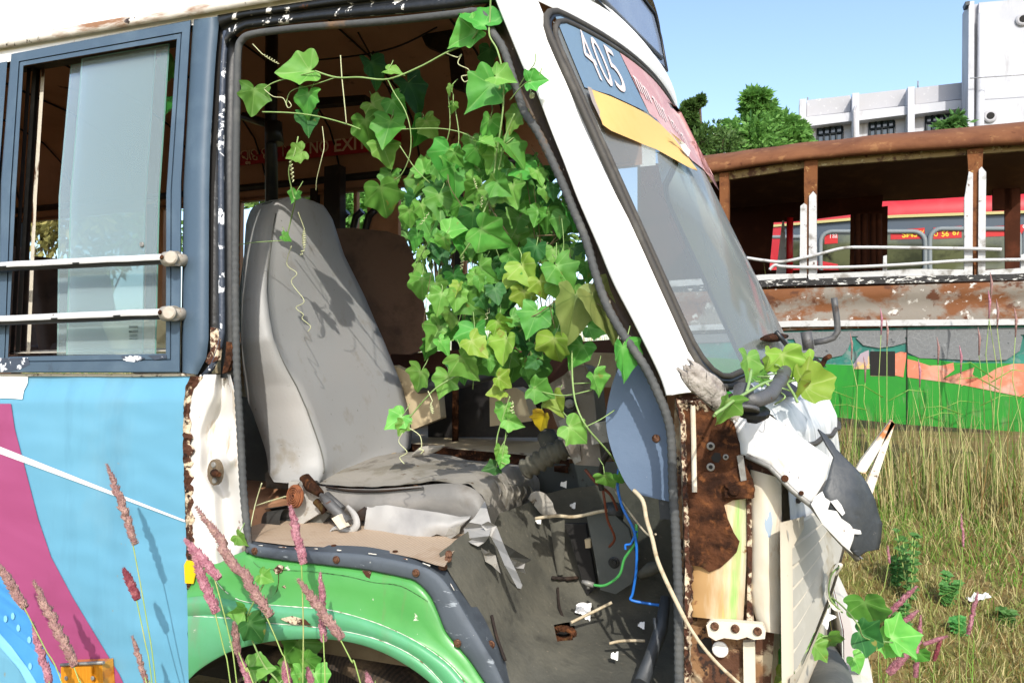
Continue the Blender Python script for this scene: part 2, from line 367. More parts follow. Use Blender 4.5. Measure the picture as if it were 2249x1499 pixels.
# tracks and panes
mb = MB()
for xa, xb, w_, Y, mi in ((64, 26, 9, .045, 1), (76, 38, 9, .055, 0), (95, 62, 8, .06, 2), (84, 50, 10, .075, 1)):
    q = [(xa, 150), (xa-18, 430), (xb, 778)]
    mb.loft([[U(a-w_/2, b, Y) for a, b in q], [U(a+w_/2, b, Y) for a, b in q], [U(a+w_/2, b, Y+.02) for a, b in q]], mi, False)
mb.loft([[U(a, b, .03) for a, b in [(50, 147), (390, 88)]], [U(a, b, .08) for a, b in [(52, 160), (390, 104)]]], 1, False)
mb.loft([[U(a, b, .03) for a, b in [(16, 776), (366, 771)]], [U(a, b, .09) for a, b in [(20, 770), (366, 764)]]], 2, False)
mb.build('window_track', [m_gasket, m_dark, M('track_worn', srgb(222, 214, 196), .6, layers=[('n', 20, .55, .62, RUST, (1, 1, .3))], bump=(40, .3))], BUS)
g_pane = GL('dusty_pane', (.84, .92, .92), .36, srgb(180, 196, 200), .06, 2.2, .45, .62, .45)
m_edge = M('glass_edge', srgb(150, 205, 185), .2, spec=.8)
def pane(name, pts, Y):
    mb = MB(); mb.slab([U(a, b, Y) for a, b in pts], (0, .005, 0), 0, 1); return mb.build(name, [g_pane, m_edge], BUS)
p1 = pane('window_pane', [(179, 129), (370, 96), (348, 430), (340, 777), (145, 779), (154, 430)], .018)
pane('window_pane', [(155, 143), (340, 110), (317, 459), (312, 776), (125, 779), (129, 430)], .034)
mb = MB()                                                            # etched glass maker's mark and the finger knob
fq = lambda q: (lambda u, v: U(*quad(*q)(u, v), .0165))
textmb('SWARAJ', fq([(283, 723), (303, 722), (303, 714), (283, 715)]), mb=mb, bold=.02); textmb('MAZDA', fq([(283, 731), (303, 730), (303, 724), (283, 725)]), mb=mb, bold=.02)
for q in (734, 738, 743): mb.poly([U(a, b, .0165) for a, b in [(284, q), (302, q), (302, q+1.2), (284, q+1.2)]])
mb.build('etched_mark', M('etch', srgb(60, 72, 72), .7), p1)
mb = MB(); mb.disc(U(312, 537, .017), (0, -1, 0), .0075, .004, 12); mb.build('pane_knob', m_steel, p1)
# guard bars
m_barw = M('bar_worn_white', srgb(206, 206, 204), .5, layers=[('n', 14, .55, .75, srgb(185, 182, 176)), ('n', 30, .66, .7, RUST)], bump=(40, .2))
for (a, b) in (((-420, 606), (376, 568)), ((-420, 722), (372, 688))):
    mb = MB(); n = 60; P0, P1 = U(*a, -.04), U(*b, -.04); path = [P0.lerp(P1, i/n)+Vector((0, 0, .0015*nz(i*.3, b[1], 0))) for i in range(n+1)]
    def mf(i, k, nn, s=b[1]):
        return 1 if 11.2 < k < 20.6+1.3*nz(i*.35, s, 9) else 0
    mb.tube(path, .0148, 22, 0, True, mf); bo = mb.build('guard_bar', [m_barw, m_black], BUS)
    Q = U(b[0]+6, b[1], -.04); mb = MB(); mb.tube([Q-Vector((.028, 0, 0)), Q+Vector((.012, 0, 0))], .0205, 16)
    mb.tube([Q+Vector((0, -.012, 0)), Q+Vector((0, .05, 0))], .018, 12); mb.disc(Q+Vector((.006, -.012, 0)), (.35, -1, 0), .0185, .012, 18)
    mb.build('bar_clamp', M('clamp_alloy', srgb(196, 186, 170), .5, .2, layers=[('n', 30, .6, .68, srgb(150, 110, 80))], bump=(60, .2)), bo)
    mb = MB(); mb.disc(Q+Vector((-.02, -.021, .002)), (-.2, -1, .2), .0065, .004, 8); mb.build('clamp_bolt', m_rust, bo)
# --- door opening surround
mb = MB(); T = rs([(474, 30), (640, 6), (800, -20), (1000, -48), (1110, -62)], 30); B = rs([(500, 110), (508, 84), (540, 64), (700, 45), (850, 34), (1000, 20), (1100, 4)], 30)
def lp(k): return [(a+(c-a)*k, b+(d-b)*k) for (a, b), (c, d) in zip(T, B)]
mb.loft([[U(a, b, y) for a, b in lp(k)] for k, y in ((0, .004), (.1, -.006), (.3, -.01), (.4, .004), (.5, .01), (.6, .0), (.8, -.006), (.95, .004), (1, .03))])
mb.build('door_header', m_blackchip, BUS)
mb = MB(); a1 = rs([(482, 38), (473, 134), (461, 336), (459, 430), (459, 770)], 24); a2 = rs([(495, 70), (485, 134), (478, 336), (481, 430), (481, 765)], 24)
mb.loft([[U(a, b, .004) for a, b in a1], [U(a+1, b, .012) for a, b in a1], [U(a, b, .013) for a, b in a2]]); mb.build('door_jamb', m_blackchip, BUS)
mb = MB(); mb.tube([U(a, b, .006) for a, b in rs([(497, 70), (491, 134), (486, 300), (486, 430), (488, 740), (470, 800), (448, 826)], 30)], .0085, 8, flat=1)
mb.build('jamb_bead', m_framechip, BUS)
mb = MB(); b1 = rs([(497, 70), (491, 134), (487, 300), (488, 740), (484, 830)], 20); b2 = rs([(528, 84), (522, 200), (518, 400), (520, 700), (524, 830)], 20)
mb.loft([[U(a, b, .014) for a, b in b1], [U(a, b, .03) for a, b in b1], [U(a, b, .034) for a, b in b2]]); mb.build('jamb_channel', m_black, BUS)
for pts, m in (([(462, 718), (476, 722), (484, 745), (478, 790), (458, 800), (448, 792), (462, 770)], m_rustedge), ([(497, 750), (510, 752), (511, 785), (500, 815), (488, 820), (495, 780)], m_rust)):
    mb = MB(); mb.slab([U(a, b, -.002) for a, b in pts], (0, .012, 0)); mb.build('rust_patch', m, BUS)
# --- rubber seal round the opening
SEAL = [(548, 1212), (545, 1180), (535, 1080), (528, 950), (520, 800), (517, 600), (518, 400), (521, 200), (523, 115), (530, 90), (552, 76), (620, 66), (700, 58), (850, 47), (1000, 31), (1045, 26), (1068, 40), (1082, 72), (1104, 105), (1120, 150), (1137, 205), (1152, 246), (1181, 290), (1204, 335), (1236, 404), (1260, 463), (1285, 522), (1306, 595), (1323, 647), (1342, 690), (1375, 744), (1415, 803), (1440, 852), (1462, 905), (1474, 960), (1478, 1073), (1484, 1170), (1488, 1260), (1490, 1350), (1491, 1510)]
mb = MB(); path = rs(sm(SEAL, 8), 620)
mb.tube([U(a, b, .008+.004*math.sin(i*.05)) for i, (a, b) in enumerate(path)], [.0098*(1+(.10*math.sin(i*2.1) if (i < 130 or i > 330) else .03*nz(i*.2, 1, 0))) for i in range(len(path))], 8)
mb.build('rubber_seal', m_seal, BUS)
# --- windscreen pillar
AL = sm([(1085, -6), (1110, 56), (1133, 112), (1152, 157), (1172, 190), (1211, 291), (1239, 361), (1268, 438), (1312, 540), (1346, 622), (1390, 707), (1445, 819), (1462, 868)], 5)
AR = sm([(1180, -6), (1206, 56), (1228, 104), (1256, 162), (1278, 210), (1312, 266), (1338, 325), (1366, 400), (1390, 475), (1421, 561), (1452, 632), (1482, 697), (1510, 751), (1533, 795), (1560, 862)], 5)
AL, AR = rs(AL, 60), rs(AR, 60); Ls = [U(a, b, -.002) for a, b in AL]; Rs_ = [HW(a, b) for a, b in AR]
ow = Vector((.45, -.85, .2)).normalized(); lines = [[p+Vector((.004, .03, 0)) for p in Ls], [p+Vector((.0, .006, 0)) for p in Ls]]
for k, d in ((.0, .004), (.07, .009), (.14, .004), (.2, .012), (.4, .026), (.6, .03), (.8, .022), (.93, .01), (1.0, -.004)):
    lines.append([p.lerp(q, k)+ow*(d+.0015*nz(i*.15, k*4, 2)) for i, (p, q) in enumerate(zip(Ls, Rs_))])
mb = MB(); mb.loft(lines); mb.loft([[l[-1] for l in lines[2:]], [l[-1]+Vector((-.01, .035, -.004)) for l in lines[2:]]])
AP = mb.build('windscreen_pillar', m_pillar, BUS)
mb = MB(); k0 = 250
sl2 = rs([(a+6, b) for a, b in SEAL[15:34]], 60); al2 = rs(AL, 60)
mb.loft([[U(a, b, .03) for a, b in sl2], [U((a+c)/2, (b+d)/2, .05) for (a, b), (c, d) in zip(sl2, al2)], [U(a+3, b, .022) for a, b in al2]])
mb.build('pillar_flange', M('flange_dark_brown', srgb(66, 52, 40), .6, layers=[('n', 10, .5, .7, srgb(98, 78, 52)), ('n', 40, .68, .7, srgb(200, 190, 170))], bump=(30, .3)), BUS)
# --- windscreen glass, gasket and header
def wz(y, t):
    b = WB(min(1.95, max(.05, y))); lo_ = 1.615+.085*b; hi_ = 2.485+.05*b; return lo_+(hi_-lo_)*t
yl = lambda t: .012+.03*t
def WP(s, t, off=0.0):
    y = 1+(s-.5)*2*(1-yl(t)); z = wz(y, t); return Vector((WX(y, z)+off, y, z-off*.4))
def rr(n=160, r=.09):
    out = []; sx, sz = 1.8, .86
    W_, H_ = sx/2, sz/2; cs = [(W_-r, -H_+r, -90), (W_-r, H_-r, 0), (-W_+r, H_-r, 90), (-W_+r, -H_+r, 180)]; pts = []
    for cx, cz, a0 in cs:
        for k in range(9): an = math.radians(a0+90*k/8); pts.append((cx+r*math.cos(an), cz+r*math.sin(an)))
    pts.append(pts[0]); return [(p[0]/sx+.5, p[1]/sz+.5) for p in rs(pts, n)]
def inrr(u, v, r=.1):
    x, z = abs(u-.5)*1.8, abs(v-.5)*.86; dx, dz = x-(.9-r), z-(.43-r)
    return 0 if not (dx > 0 and dz > 0 and math.hypot(dx, dz) > r) else None
g_ws = GL('dusty_windscreen', (.72, .80, .82), .63, srgb(152, 158, 158), .08, 2.4, .42, .62, .8, (4, 2.2, .5))
mb = MB(); mb.grid(70, 48, lambda u, v: WP(u, v), 0, True, inrr); WS = mb.build('windscreen', g_ws, BUS)
mb = MB(); rp = rr(); mb.tube([WP(u, v, .003) for u, v in rp], .0075, 7, cap=False); mb.tube([WP(.5+(u-.5)*1.012, .5+(v-.5)*1.024, .0) for u, v in rp], .006, 6, 1, cap=False); mb.tube([WP(.5+(u-.5)*1.024, .5+(v-.5)*1.046, .004) for u, v in rp], .009, 7, cap=False)
mb.build('windscreen_gasket', [m_gasket, m_black], BUS)
def HZ(s, z):
    y = 1+(s-.5)*2*.9; return Vector((WX(y, z), y, z))
mb = MB()
mb.loft([[WP(i/50, 1.03, .0) for i in range(51)], [WP(i/50, 1.05, .012) for i in range(51)], [WP(i/50, 1.12, .018) for i in range(51)], [HZ(i/50, 2.645)+Vector((.006, 0, 0)) for i in range(51)]])
mb.grid(50, 4, lambda u, v: HZ(u, 2.93+v*.18)+Vector((.006-.3*v*v, 0, 0))); mb.build('front_header', m_white, BUS)
g_hd = M('header_glass', srgb(132, 146, 170), .12, layers=[('n', 4, .4, .7, srgb(150, 164, 184))], spec=.5)
HA, HB = HW(1310, 0, .012), HW(1464, 154, .014); HC = HB+Vector((-.035, 0, .25)); HNn = (HB-HA).cross(HC-HA).normalized()
hp_ = lambda px, py, o=0: onp(px, py, HA+HNn*o*(1 if HNn.x > 0 else -1), HNn)
GLS = [(1200, -111), (1310, 0), (1388, 78), (1465, 156), (1452, 84), (1438, 30), (1410, -8), (1340, -111)]
mb = MB(); mb.slab([hp_(a, b) for a, b in GLS], (-.02, 0, 0)); hg = mb.build('header_glass', g_hd, BUS)
mb = MB(); mb.tube([hp_(a, b, .004) for a, b in GLS+GLS[:1]], .0045, 6, cap=False); mb.tube([hp_(a, b, .002) for a, b in [(1204, -118), (1320, -4), (1390, 66), (1452, 128)]], .008, 6, 1); mb.build('glass_edging', [m_black, M('edge_grey', srgb(120, 126, 136), .6)], hg)
# stickers behind and on the windscreen: each point is set on the glass
def HWp(off): return lambda px, py: HW(px, py, off)
def WPoly(mb, pts, off, mi=0, div=7):
    """an outline filled on the curved glass through a fine triangulation"""
    P2 = [(a, b) for a, b in pts]; top = P2
    xs = [p[0] for p in P2]; ys = [p[1] for p in P2]
    for tri in tessellate_polygon([[Vector((a, b, 0)) for a, b in P2]]):
        A, B_, C_ = [P2[i] for i in tri]; n = div; idx = {}; vs = []; fs = []
        for i in range(n+1):
            for j in range(n+1-i):
                u, v = i/n, j/n; idx[i, j] = len(vs)
                vs.append(HW(A[0]+(B_[0]-A[0])*u+(C_[0]-A[0])*v, A[1]+(B_[1]-A[1])*u+(C_[1]-A[1])*v, off))
        for i in range(n):
            for j in range(n-i):
                fs.append((idx[i, j], idx[i+1, j], idx[i, j+1]))
                if i+j < n-1: fs.append((idx[i+1, j], idx[i+1, j+1], idx[i, j+1]))
        mb.add(vs, fs, mi, True)
    return mb
m_bblue = M('board_faded_blue', srgb(112, 138, 160), .75, layers=[('n', 6, .5, .75, srgb(112, 140, 166)), ('n', 50, .68, .74, srgb(150, 172, 190), (.3, 1, 1)), ('n', 3, .62, .7, srgb(66, 100, 134))], bump=(30, .2))
m_bred = M('board_faded_red', srgb(196, 150, 152), .75, layers=[('n', 8, .45, .7, srgb(214, 182, 180)), ('n', 50, .66, .72, srgb(226, 205, 202), (.3, 1, 1))], bump=(30, .15))
m_btxt = M('board_numerals', srgb(236, 218, 212), .7, layers=[('n', 40, .6, .66, srgb(190, 180, 184))])
mb = MB(); WPoly(mb, [(1214, 22), (1268, 44), (1312, 70), (1352, 98), (1386, 170), (1424, 248), (1400, 236), (1340, 208), (1284, 192), (1250, 110)], .004)
BB_ = mb.build('route_board', m_bblue, WS)
for ch, q in (('4', [(1301, 158), (1328, 182), (1281, 70), (1254, 48)]), ('0', [(1330, 180), (1354, 198), (1313, 92), (1289, 72)]), ('5', [(1356, 194), (1381, 210), (1346, 114), (1322, 94)])):
    mb = textmb(ch, (lambda q: lambda u, v: HW(*quad(*q)(u, v), .008))(q), bold=-.004, res=4); mb.build('route_number', m_btxt, BB_)
mb = MB(); WPoly(mb, [(1353, 99), (1400, 134), (1450, 186), (1496, 246), (1528, 310), (1566, 384), (1580, 420), (1546, 372), (1520, 352), (1482, 310), (1442, 262), (1426, 249), (1388, 170)], .004)
RB_ = mb.build('destination_board', m_bred, WS)
mb = MB()                                                            # the white destination lettering, worn to its strokes
rnd = random.Random(4)
for k in range(17):
    u = k/16; x = 1390+u*112; y = 165+u*112+u*u*22; h = (44-u*14)*(.7+.45*rnd.random())
    if k in (5, 10): continue
    WPoly(mb, [(x, y), (x+2.6-u, y+2), (x+2.6-u+h*.42, y+2+h), (x+h*.42, y+h)], .0075, 0, 2)
    if k % 3 == 0: WPoly(mb, [(x, y), (x+7-2*u, y+6), (x+7-2*u, y+9), (x, y+4)], .0075, 0, 2)
mb.build('destination_lettering', m_btxt, RB_)
m_yel = M('yellow_card', srgb(236, 190, 116), .7, layers=[('n', 5, .5, .8, srgb(228, 178, 98)), ('n', 40, .7, .73, srgb(250, 214, 130))], bump=(40, .1))
mb = MB(); YT = [(1298, 196), (1342, 212), (1390, 234), (1420, 250), (1448, 270), (1478, 300), (1506, 338), (1532, 374)]; YB_ = [(1324, 274), (1342, 287), (1378, 302), (1420, 320), (1440, 327), (1478, 348), (1510, 366), (1530, 375)]
yt, yb = rs(YT, 30), rs(YB_, 30)
mb.grid(29, 10, lambda u, v: HW(*[p+(q-p)*v for p, q in zip(yt[int(round(u*29))], yb[int(round(u*29))])], .012+.006*math.sin(u*7+v)+.02*max(0, u-.7)*(1-v)))
yc = mb.build('yellow_card', m_yel, WS)
mb = MB(); mb.loft([[HW(a, b, .016) for a, b in [(1290, 190), (1300, 222), (1322, 268)]], [HW(a, b, .016) for a, b in [(1299, 193), (1308, 222), (1329, 272)]]]); mb.build('tape_strip', M('tape', srgb(170, 158, 148), .6, bump=(60, .3)), yc)
mb = MB(); mb.loft([[HW(a, b, .03) for a, b in [(1470, 288), (1488, 302), (1505, 316), (1516, 332)]], [HW(a, b, .02) for a, b in [(1480, 300), (1492, 314), (1500, 330), (1512, 344)]]]); mb.build('curled_paper', m_white, yc)
# wiper
mb = MB(); A = HW(1674, 744, .03); B2 = HW(1726, 738, .03)
mb.tube([A, A.lerp(B2, .3), A.lerp(B2, .6), B2], [.006, .016, .018, .008], 8, flat=.7); wi = mb.build('wiper_blade', m_rustd, BUS)
mb = MB(); mb.tube([HW(1704, 728, .045), HW(1722, 750, .05), HW(1742, 778, .045), HW(1752, 792, .04)], .006, 6); mb.build('wiper_arm', m_black, wi)
# --- front shell below the windscreen
def FP(y, z, off=0): return Vector((FX(y, z)+off, y, z))
mb = MB()
def cowl(u, v):
    y = .06+1.88*u; zt = 1.612+.085*WB(min(1.95, max(.05, y))); z = zt+(1.30-zt)*v
    if v < .02: return Vector((WX(y, zt)-.004, y, zt))
    k = sst(0, .28, v); return Vector((WX(y, zt)*(1-k)+FX(y, z)*k+.0025*nz(u*14, v*7, 2)+.012*math.sin(math.pi*min(1, v/.28)), y, z))
mb.grid(70, 36, cowl); mb.build('front_cowl', M('cowl_paint', (.70, .70, .68), .45, layers=[('n', 7, .5, .7, srgb(170, 178, 184), (1, 1, .25)), ('n', 16, .56, .66, srgb(150, 156, 160), (1, 1, .12)), ('n', 9, .68, .72, srgb(150, 110, 80))], bump=(12, .15)), BUS)
mb = MB(); mb.grid(60, 12, lambda u, v: FP(.05+1.88*u, 1.60-.75*v, -.04), 0); mb.build('front_inner_panel', m_cream, BUS)
mb = MB()
for zz in (1.47, 1.36): mb.tube([FP(.1+1.8*i/50, zz+.004*math.sin(i), .004) for i in range(51)], .006, 6)
mb.build('panel_seam', m_gasket, BUS)
mb = MB(); mb.grid(50, 5, lambda u, v: FP(.55+1.4*u, 1.34-.1*v, .012+.02*math.sin(math.pi*v))); mb.build('grille_rim', m_white, BUS)
# black vents and the studs on the cowl
mb = MB(); mb.slab([HF(a, b, .02) for a, b in [(1782, 800), (1796, 786), (1816, 806)]], (-.01, 0, 0)); mb.build('cowl_vent', m_black, BUS)
mb = MB(); mb.slab([HF(a, b, .012) for a, b in [(1712, 862), (1735, 838), (1752, 850), (1746, 872)]], (-.01, 0, 0)); mb.build('cowl_vent', m_black, BUS)
mb = MB(); mb.tube([HF(1806, 800, .02), HF(1812, 788, .05), HF(1822, 782, .06)], .008, 7); mb.build('washer_nozzle', m_rust, BUS)
# headlamp bezel with louvres
m_bez = M('bezel_cream', srgb(214, 204, 184), .55, layers=[('n', 6, .5, .75, srgb(210, 200, 178)), ('n', 18, .66, .7, srgb(168, 140, 105))], bump=(30, .08))
m_louv = M('bezel_grey', srgb(188, 184, 172), .5, layers=[('n', 9, .5, .7, srgb(204, 200, 188)), ('n', 7, .58, .7, srgb(160, 146, 118), (1, 1, .4))], bump=(30, .06))
mb = MB(); z0, z1 = 1.325, 1.03
def BZ(y, k, o): return FP(y, z0-.01*(y-.03)+(z1-z0)*k*(1-1.25*max(0, y-.03)), o)
for k in range(7):
    za = z0+(z1-z0)*k/7; zb = z0+(z1-z0)*(k+1)/7
    for a, b, oa, ob, mi in ((za, za-.006, .014, .017, 0), (za-.006, zb+.006, .017, .022, 1), (zb+.006, zb, .022, .012, 2)):
        mb.grid(14, 1, (lambda a, b, oa, ob: lambda u, v: BZ(-.01+.49*u, (a+(b-a)*v-z0)/(z1-z0), oa+(ob-oa)*v))(a, b, oa, ob), mi, False)
mb.grid(3, 12, lambda u, v: BZ(-.03+.024*u+(.07*u if v < .14 else 0), -.04+1.08*v, .012+.014*math.sin(1.57*u)), 0)
mb.grid(16, 3, lambda u, v: BZ(-.03+.54*u, .98+.17*v, .028-.02*v*v), 0)
mb.grid(8, 4, lambda u, v: FP(-.03+.18*u*(1-.6*v), z1-.04-.075*v+.05*u, .016), 0)
mb.grid(2, 8, lambda u, v: BZ(.47+.04*u, -.05+1.15*v, .026-.012*u), 0)
mb.build('headlamp_bezel', [m_bez, m_louv, M('louvre_grime', srgb(120, 100, 76), .9)], BUS)  # undercut louvre faces: shade between the slats put into a darker colour
# --- torn headlamp flap hanging off the corner
mb = MB(); FLAP = [(1604, 925), (1627, 912), (1650, 918), (1660, 926), (1676, 922), (1681, 905), (1707, 923), (1760, 960), (1813, 997), (1821, 1003), (1821, 1021), (1813, 1053), (1781, 1107), (1739, 1075), (1688, 1021), (1669, 1008), (1650, 1001), (1627, 997), (1625, 973), (1613, 941)]
def FLP(px, py, o=0): return onp(px, py, Vector((.0, .0+o, 1.45)), Vector((-.12, -1, .10)).normalized())
def bend(px, py):                                                    # the torn sheet is rolled across its long axis and buckled
    t = ((px-1604)*.72+(py-925)*.69)/330; c = (-(px-1604)*.69+(py-925)*.72)/70
    return .020*c*c-.03*math.sin(2.6*t)+.004*nz(t*4, c*1.5, 1)+.05*max(0, t-.85)**1.5
m_flap = M('flap_paint', (.62, .61, .58), .42, layers=[('n', 9, .60, .66, srgb(225, 205, 180)), ('n', 15, .66, .69, RUST), ('n', 40, .70, .72, RUSTD)], bump=(10, .2))
spoly(mb, FLAP, lambda a, b: FLP(a, b, bend(a, b)), 0, 7); fo = solid(mb.build('torn_corner_panel', m_flap, BUS), .004)
mb = MB(); DK = [(1797, 941), (1812, 952), (1830, 972), (1837, 985), (1862, 1010), (1886, 1034), (1906, 1062), (1922, 1096), (1931, 1131), (1938, 1150), (1936, 1180), (1931, 1206), (1905, 1210), (1886, 1222), (1868, 1208), (1866, 1180), (1845, 1150), (1820, 1120), (1806, 1082), (1818, 1050), (1826, 1020), (1832, 1002), (1815, 975)]
spoly(mb, DK, lambda a, b: FLP(a, b, bend(a, b)-.012+.0009*max(0, a-1880)), 0, 7); solid(mb.build('black_bezel_end', m_darkpl, fo, label='black painted end of the torn panel'), .004)
mb = MB(); WT = [(1781, 1107), (1790, 1090), (1806, 1078), (1812, 1092), (1824, 1100), (1818, 1118), (1838, 1122), (1848, 1138), (1866, 1150), (1874, 1160), (1890, 1164), (1892, 1172), (1876, 1172), (1874, 1184), (1866, 1206), (1874, 1216), (1850, 1196), (1806, 1150)]
spoly(mb, WT, lambda a, b: FLP(a, b, bend(a, b)-.018), 0, 6)
spoly(mb, [(1824, 1100), (1838, 1096), (1848, 1108), (1856, 1126), (1850, 1132), (1836, 1116)], lambda a, b: FLP(a, b, bend(a, b)-.018), 0, 3)
mb.build('peeled_primer', m_flap, fo)
mb = MB(); mb.tube([FLP(a, b, bend(a, b)) for a, b in [(1640, 1000), (1690, 1024), (1740, 1076), (1783, 1110), (1830, 1170), (1884, 1228), (1890, 1222)]], .006, 6); mb.build('rolled_edge', m_steel, fo)
for a, b, r in ((1724, 1050, .009), (1760, 1082, .006), (1667, 898, .008), (1664, 908, .006)):
    mb = MB(); mb.disc(FLP(a, b, bend(a, b)-.005), (-.1, -1, .1), r*.8, .003, 9); mb.build('rust_spot', m_rust, fo)
# ================================================================== lower body of the minibus
XR = [(800, 430), (822, 421), (850, 408), (880, 404), (950, 402), (1000, 402), (1060, 405), (1140, 408), (1290, 411), (1420, 413), (1540, 416)]
def PB(px, py, o=0.0):
    return S(px, py, -.012+.022*sst(884, 822, py)+.005*nz(px*.006, py*.009, 3)+.0022*nz(px*.02, py*.03, 8)-o)
m_vinyl = M('vinyl_blue', srgb(106, 168, 196), .42, layers=[('n', 2, .45, .7, srgb(114, 175, 202)), ('n', 5, .55, .75, srgb(96, 152, 178), (1, 1, .16)), ('n', 1.3, .55, .72, srgb(124, 172, 192)), ('n', 38, .69, .73, srgb(140, 150, 140))], bump=(3.5, .55, (1, 1, .45)), coat=.1)
m_pink = M('vinyl_pink', srgb(166, 76, 122), .45, layers=[('n', 4, .5, .75, srgb(154, 68, 110))], bump=(5, .1))
m_mid = M('vinyl_mid_blue', srgb(72, 150, 215), .45, layers=[('n', 3, .4, .7, srgb(88, 168, 226))], bump=(5, .1))
m_lite = M('vinyl_light_blue', srgb(140, 208, 238), .45)
m_vwhite = M('vinyl_white', srgb(240, 240, 240), .45)
mb = MB(); mb.grid(50, 90, lambda u, v: (lambda py: PB(-420+(ip(XR, py)[0]+420)*u+2.2*nz(0, py*.06, 0)*(u > .99), py))(822+720*v)); PAN = mb.build('side_panel', m_vinyl, BUS)
mb = MB()
spoly(mb, [(-420, 886), (24, 886), (32, 940), (58, 1040), (84, 1140), (112, 1222), (160, 1312), (212, 1398), (262, 1480), (285, 1530), (160, 1530), (140, 1487), (112, 1452), (86, 1406), (70, 1364), (42, 1325), (0, 1262), (-420, 1000)], lambda a, b: PB(a, b, .003)); mb.build('pink_swoosh', m_pink, PAN)
mb = MB(); spoly(mb, [(-420, 1000), (0, 1262), (42, 1325), (70, 1364), (86, 1406), (112, 1452), (140, 1487), (165, 1530), (-420, 1530)], lambda a, b: PB(a, b, .0045))
spoly(mb, [(0, 1390), (26, 1420), (60, 1465), (100, 1530), (-420, 1530), (-420, 1200)], lambda a, b: PB(a, b, .006), 1)
spoly(mb, [(0, 1420), (40, 1468), (76, 1530), (-420, 1530), (-420, 1240)], lambda a, b: PB(a, b, .0075), 2)
for x, y in ((28, 1352), (64, 1404), (12, 1358), (100, 1488), (40, 1378), (66, 1462)):
    mb.poly([PB(x+4.2*math.cos(t*.7), y+8*math.sin(t*.7), .0078) for t in range(9)], 1)
mb.build('water_graphic', [m_mid, m_lite, m_vinyl], PAN)
mb = MB(); spoly(mb, [(-420, 836), (0, 980), (120, 1028), (240, 1076), (406, 1141), (406, 1146), (240, 1084), (120, 1040), (0, 996), (-420, 856)], lambda a, b: PB(a, b, .0045)); mb.build('white_stripe', m_vwhite, PAN)
mb = MB(); spoly(mb, [(-420, 823), (62, 823), (60, 842), (52, 858), (49, 876), (20, 874), (-420, 872)], lambda a, b: PB(a, b, .004+.0)); mb.build('torn_vinyl_patch', m_pillar, PAN)
mb = MB(); mb.tube([PB(a, b, .003) for a, b in [(-420, 824), (100, 823), (300, 824), (432, 822)]], .005, 6); mb.build('belt_lip', M('lip_cream_rust', srgb(225, 215, 195), .6, layers=[('n', 22, .55, .62, RUST)], bump=(50, .3)), PAN)
# side marker lamp
L0 = [(135, 1458), (224, 1455), (228, 1512), (137, 1512)]
mb = MB(); mb.slab([S(a, b, -.05) for a, b in L0], (0, .036, 0)); mb.slab([S(a, b, -.0505) for a, b in [(139, 1462), (206, 1460), (208, 1512), (140, 1512)]], (0, -.008, 0))
mo = mb.build('marker_lamp', M('amber_lens', srgb(205, 128, 22), .25, layers=[('w', 60, .3, .8, srgb(226, 158, 50)), ('n', 20, .6, .7, srgb(150, 96, 30))], coat=.4), BUS, label='amber side marker lamp', bev=.003)
mb = MB()
for a, b in ((146, 1488), (204, 1488)): mb.disc(S(a, b, -.059), (0, -1, 0), .006, .003, 10)
mb.build('lamp_screw', m_steel, mo)
mb = MB(); mb.tube([S(a, b, -.058) for a, b in [(134, 1459), (180, 1456), (228, 1454)]], .0045, 6); mb.build('lamp_rim', m_steel, mo)
# white crumpled door post below the belt
CL = rs([(440, 822), (420, 850), (409, 900), (407, 1000), (410, 1120), (412, 1220), (413, 1300)], 50); CR = rs([(506, 822), (516, 860), (522, 930), (531, 1030), (538, 1110), (546, 1180), (550, 1240)], 50)
def CP(u, v, o=0):
    k = v*49; i = min(48, int(k)); f = k-i
    l = [CL[i][j]+(CL[i+1][j]-CL[i][j])*f for j in (0, 1)]; r = [CR[i][j]+(CR[i+1][j]-CR[i][j])*f for j in (0, 1)]
    px, py = l[0]+(r[0]-l[0])*u, l[1]+(r[1]-l[1])*u
    ur = .62-.28*sst(.1, .32, v)+.22*sst(.45, .62, v)+.03*nz(v*6, 3, 0)
    d = .050*sst(ur-.12, ur+.12, u)-.034*sst(ur+.16, 1.0, u)+.012*nz(u*2.4, v*7, 1)-.03*math.exp(-((u-.8)**2/.012+(v-.44)**2/.002))
    return S(px, py, .0+d-o)
mb = MB(); mb.grid(34, 90, lambda u, v: CP(u, v)); mb.build('door_post', M('post_paint', (.60, .585, .555), .4, layers=[('n', 9, .6, .66, srgb(205, 180, 145), (1, 1, .3)), ('n', 13, .68, .7, srgb(150, 95, 60))], bump=(10, .08)), BUS)
mb = MB()                                                            # the corroded edge of the vinyl panel
a = random.Random(3); l1 = []; l2 = []
for i in range(70):
    py = 826+i*(1292-826)/69; x = ip(XR, py)[0]; l1.append((x-2+3*a.random(), py)); wd = 11+10*abs(nz(i*.23, 7, 0))*2
    if py < 870: wd += 14*(1-(py-826)/44)
    l2.append((x+wd+4*a.random(), py))
mb.loft([[S(p, q, .004) for p, q in l1], [S(p, q, -.018-.004*a.random()) for p, q in l1], [S((p+r)/2, q, -.008) for (p, q), (r, s_) in zip(l1, l2)], [S(p, q, -.004) for p, q in l2]], 0, False)
mb.build('corroded_edge', m_rustedge, BUS)
mb = MB(); mb.slab([S(x, y, -.022) for x, y in [(404, 1240), (409, 1230), (426, 1232), (428, 1262), (424, 1281), (406, 1280)]], (0, .003, 0)); mb.build('yellow_reflector', M('yellow_tape', srgb(240, 200, 20), .5, layers=[('n', 30, .6, .7, srgb(190, 140, 20))]), BUS)
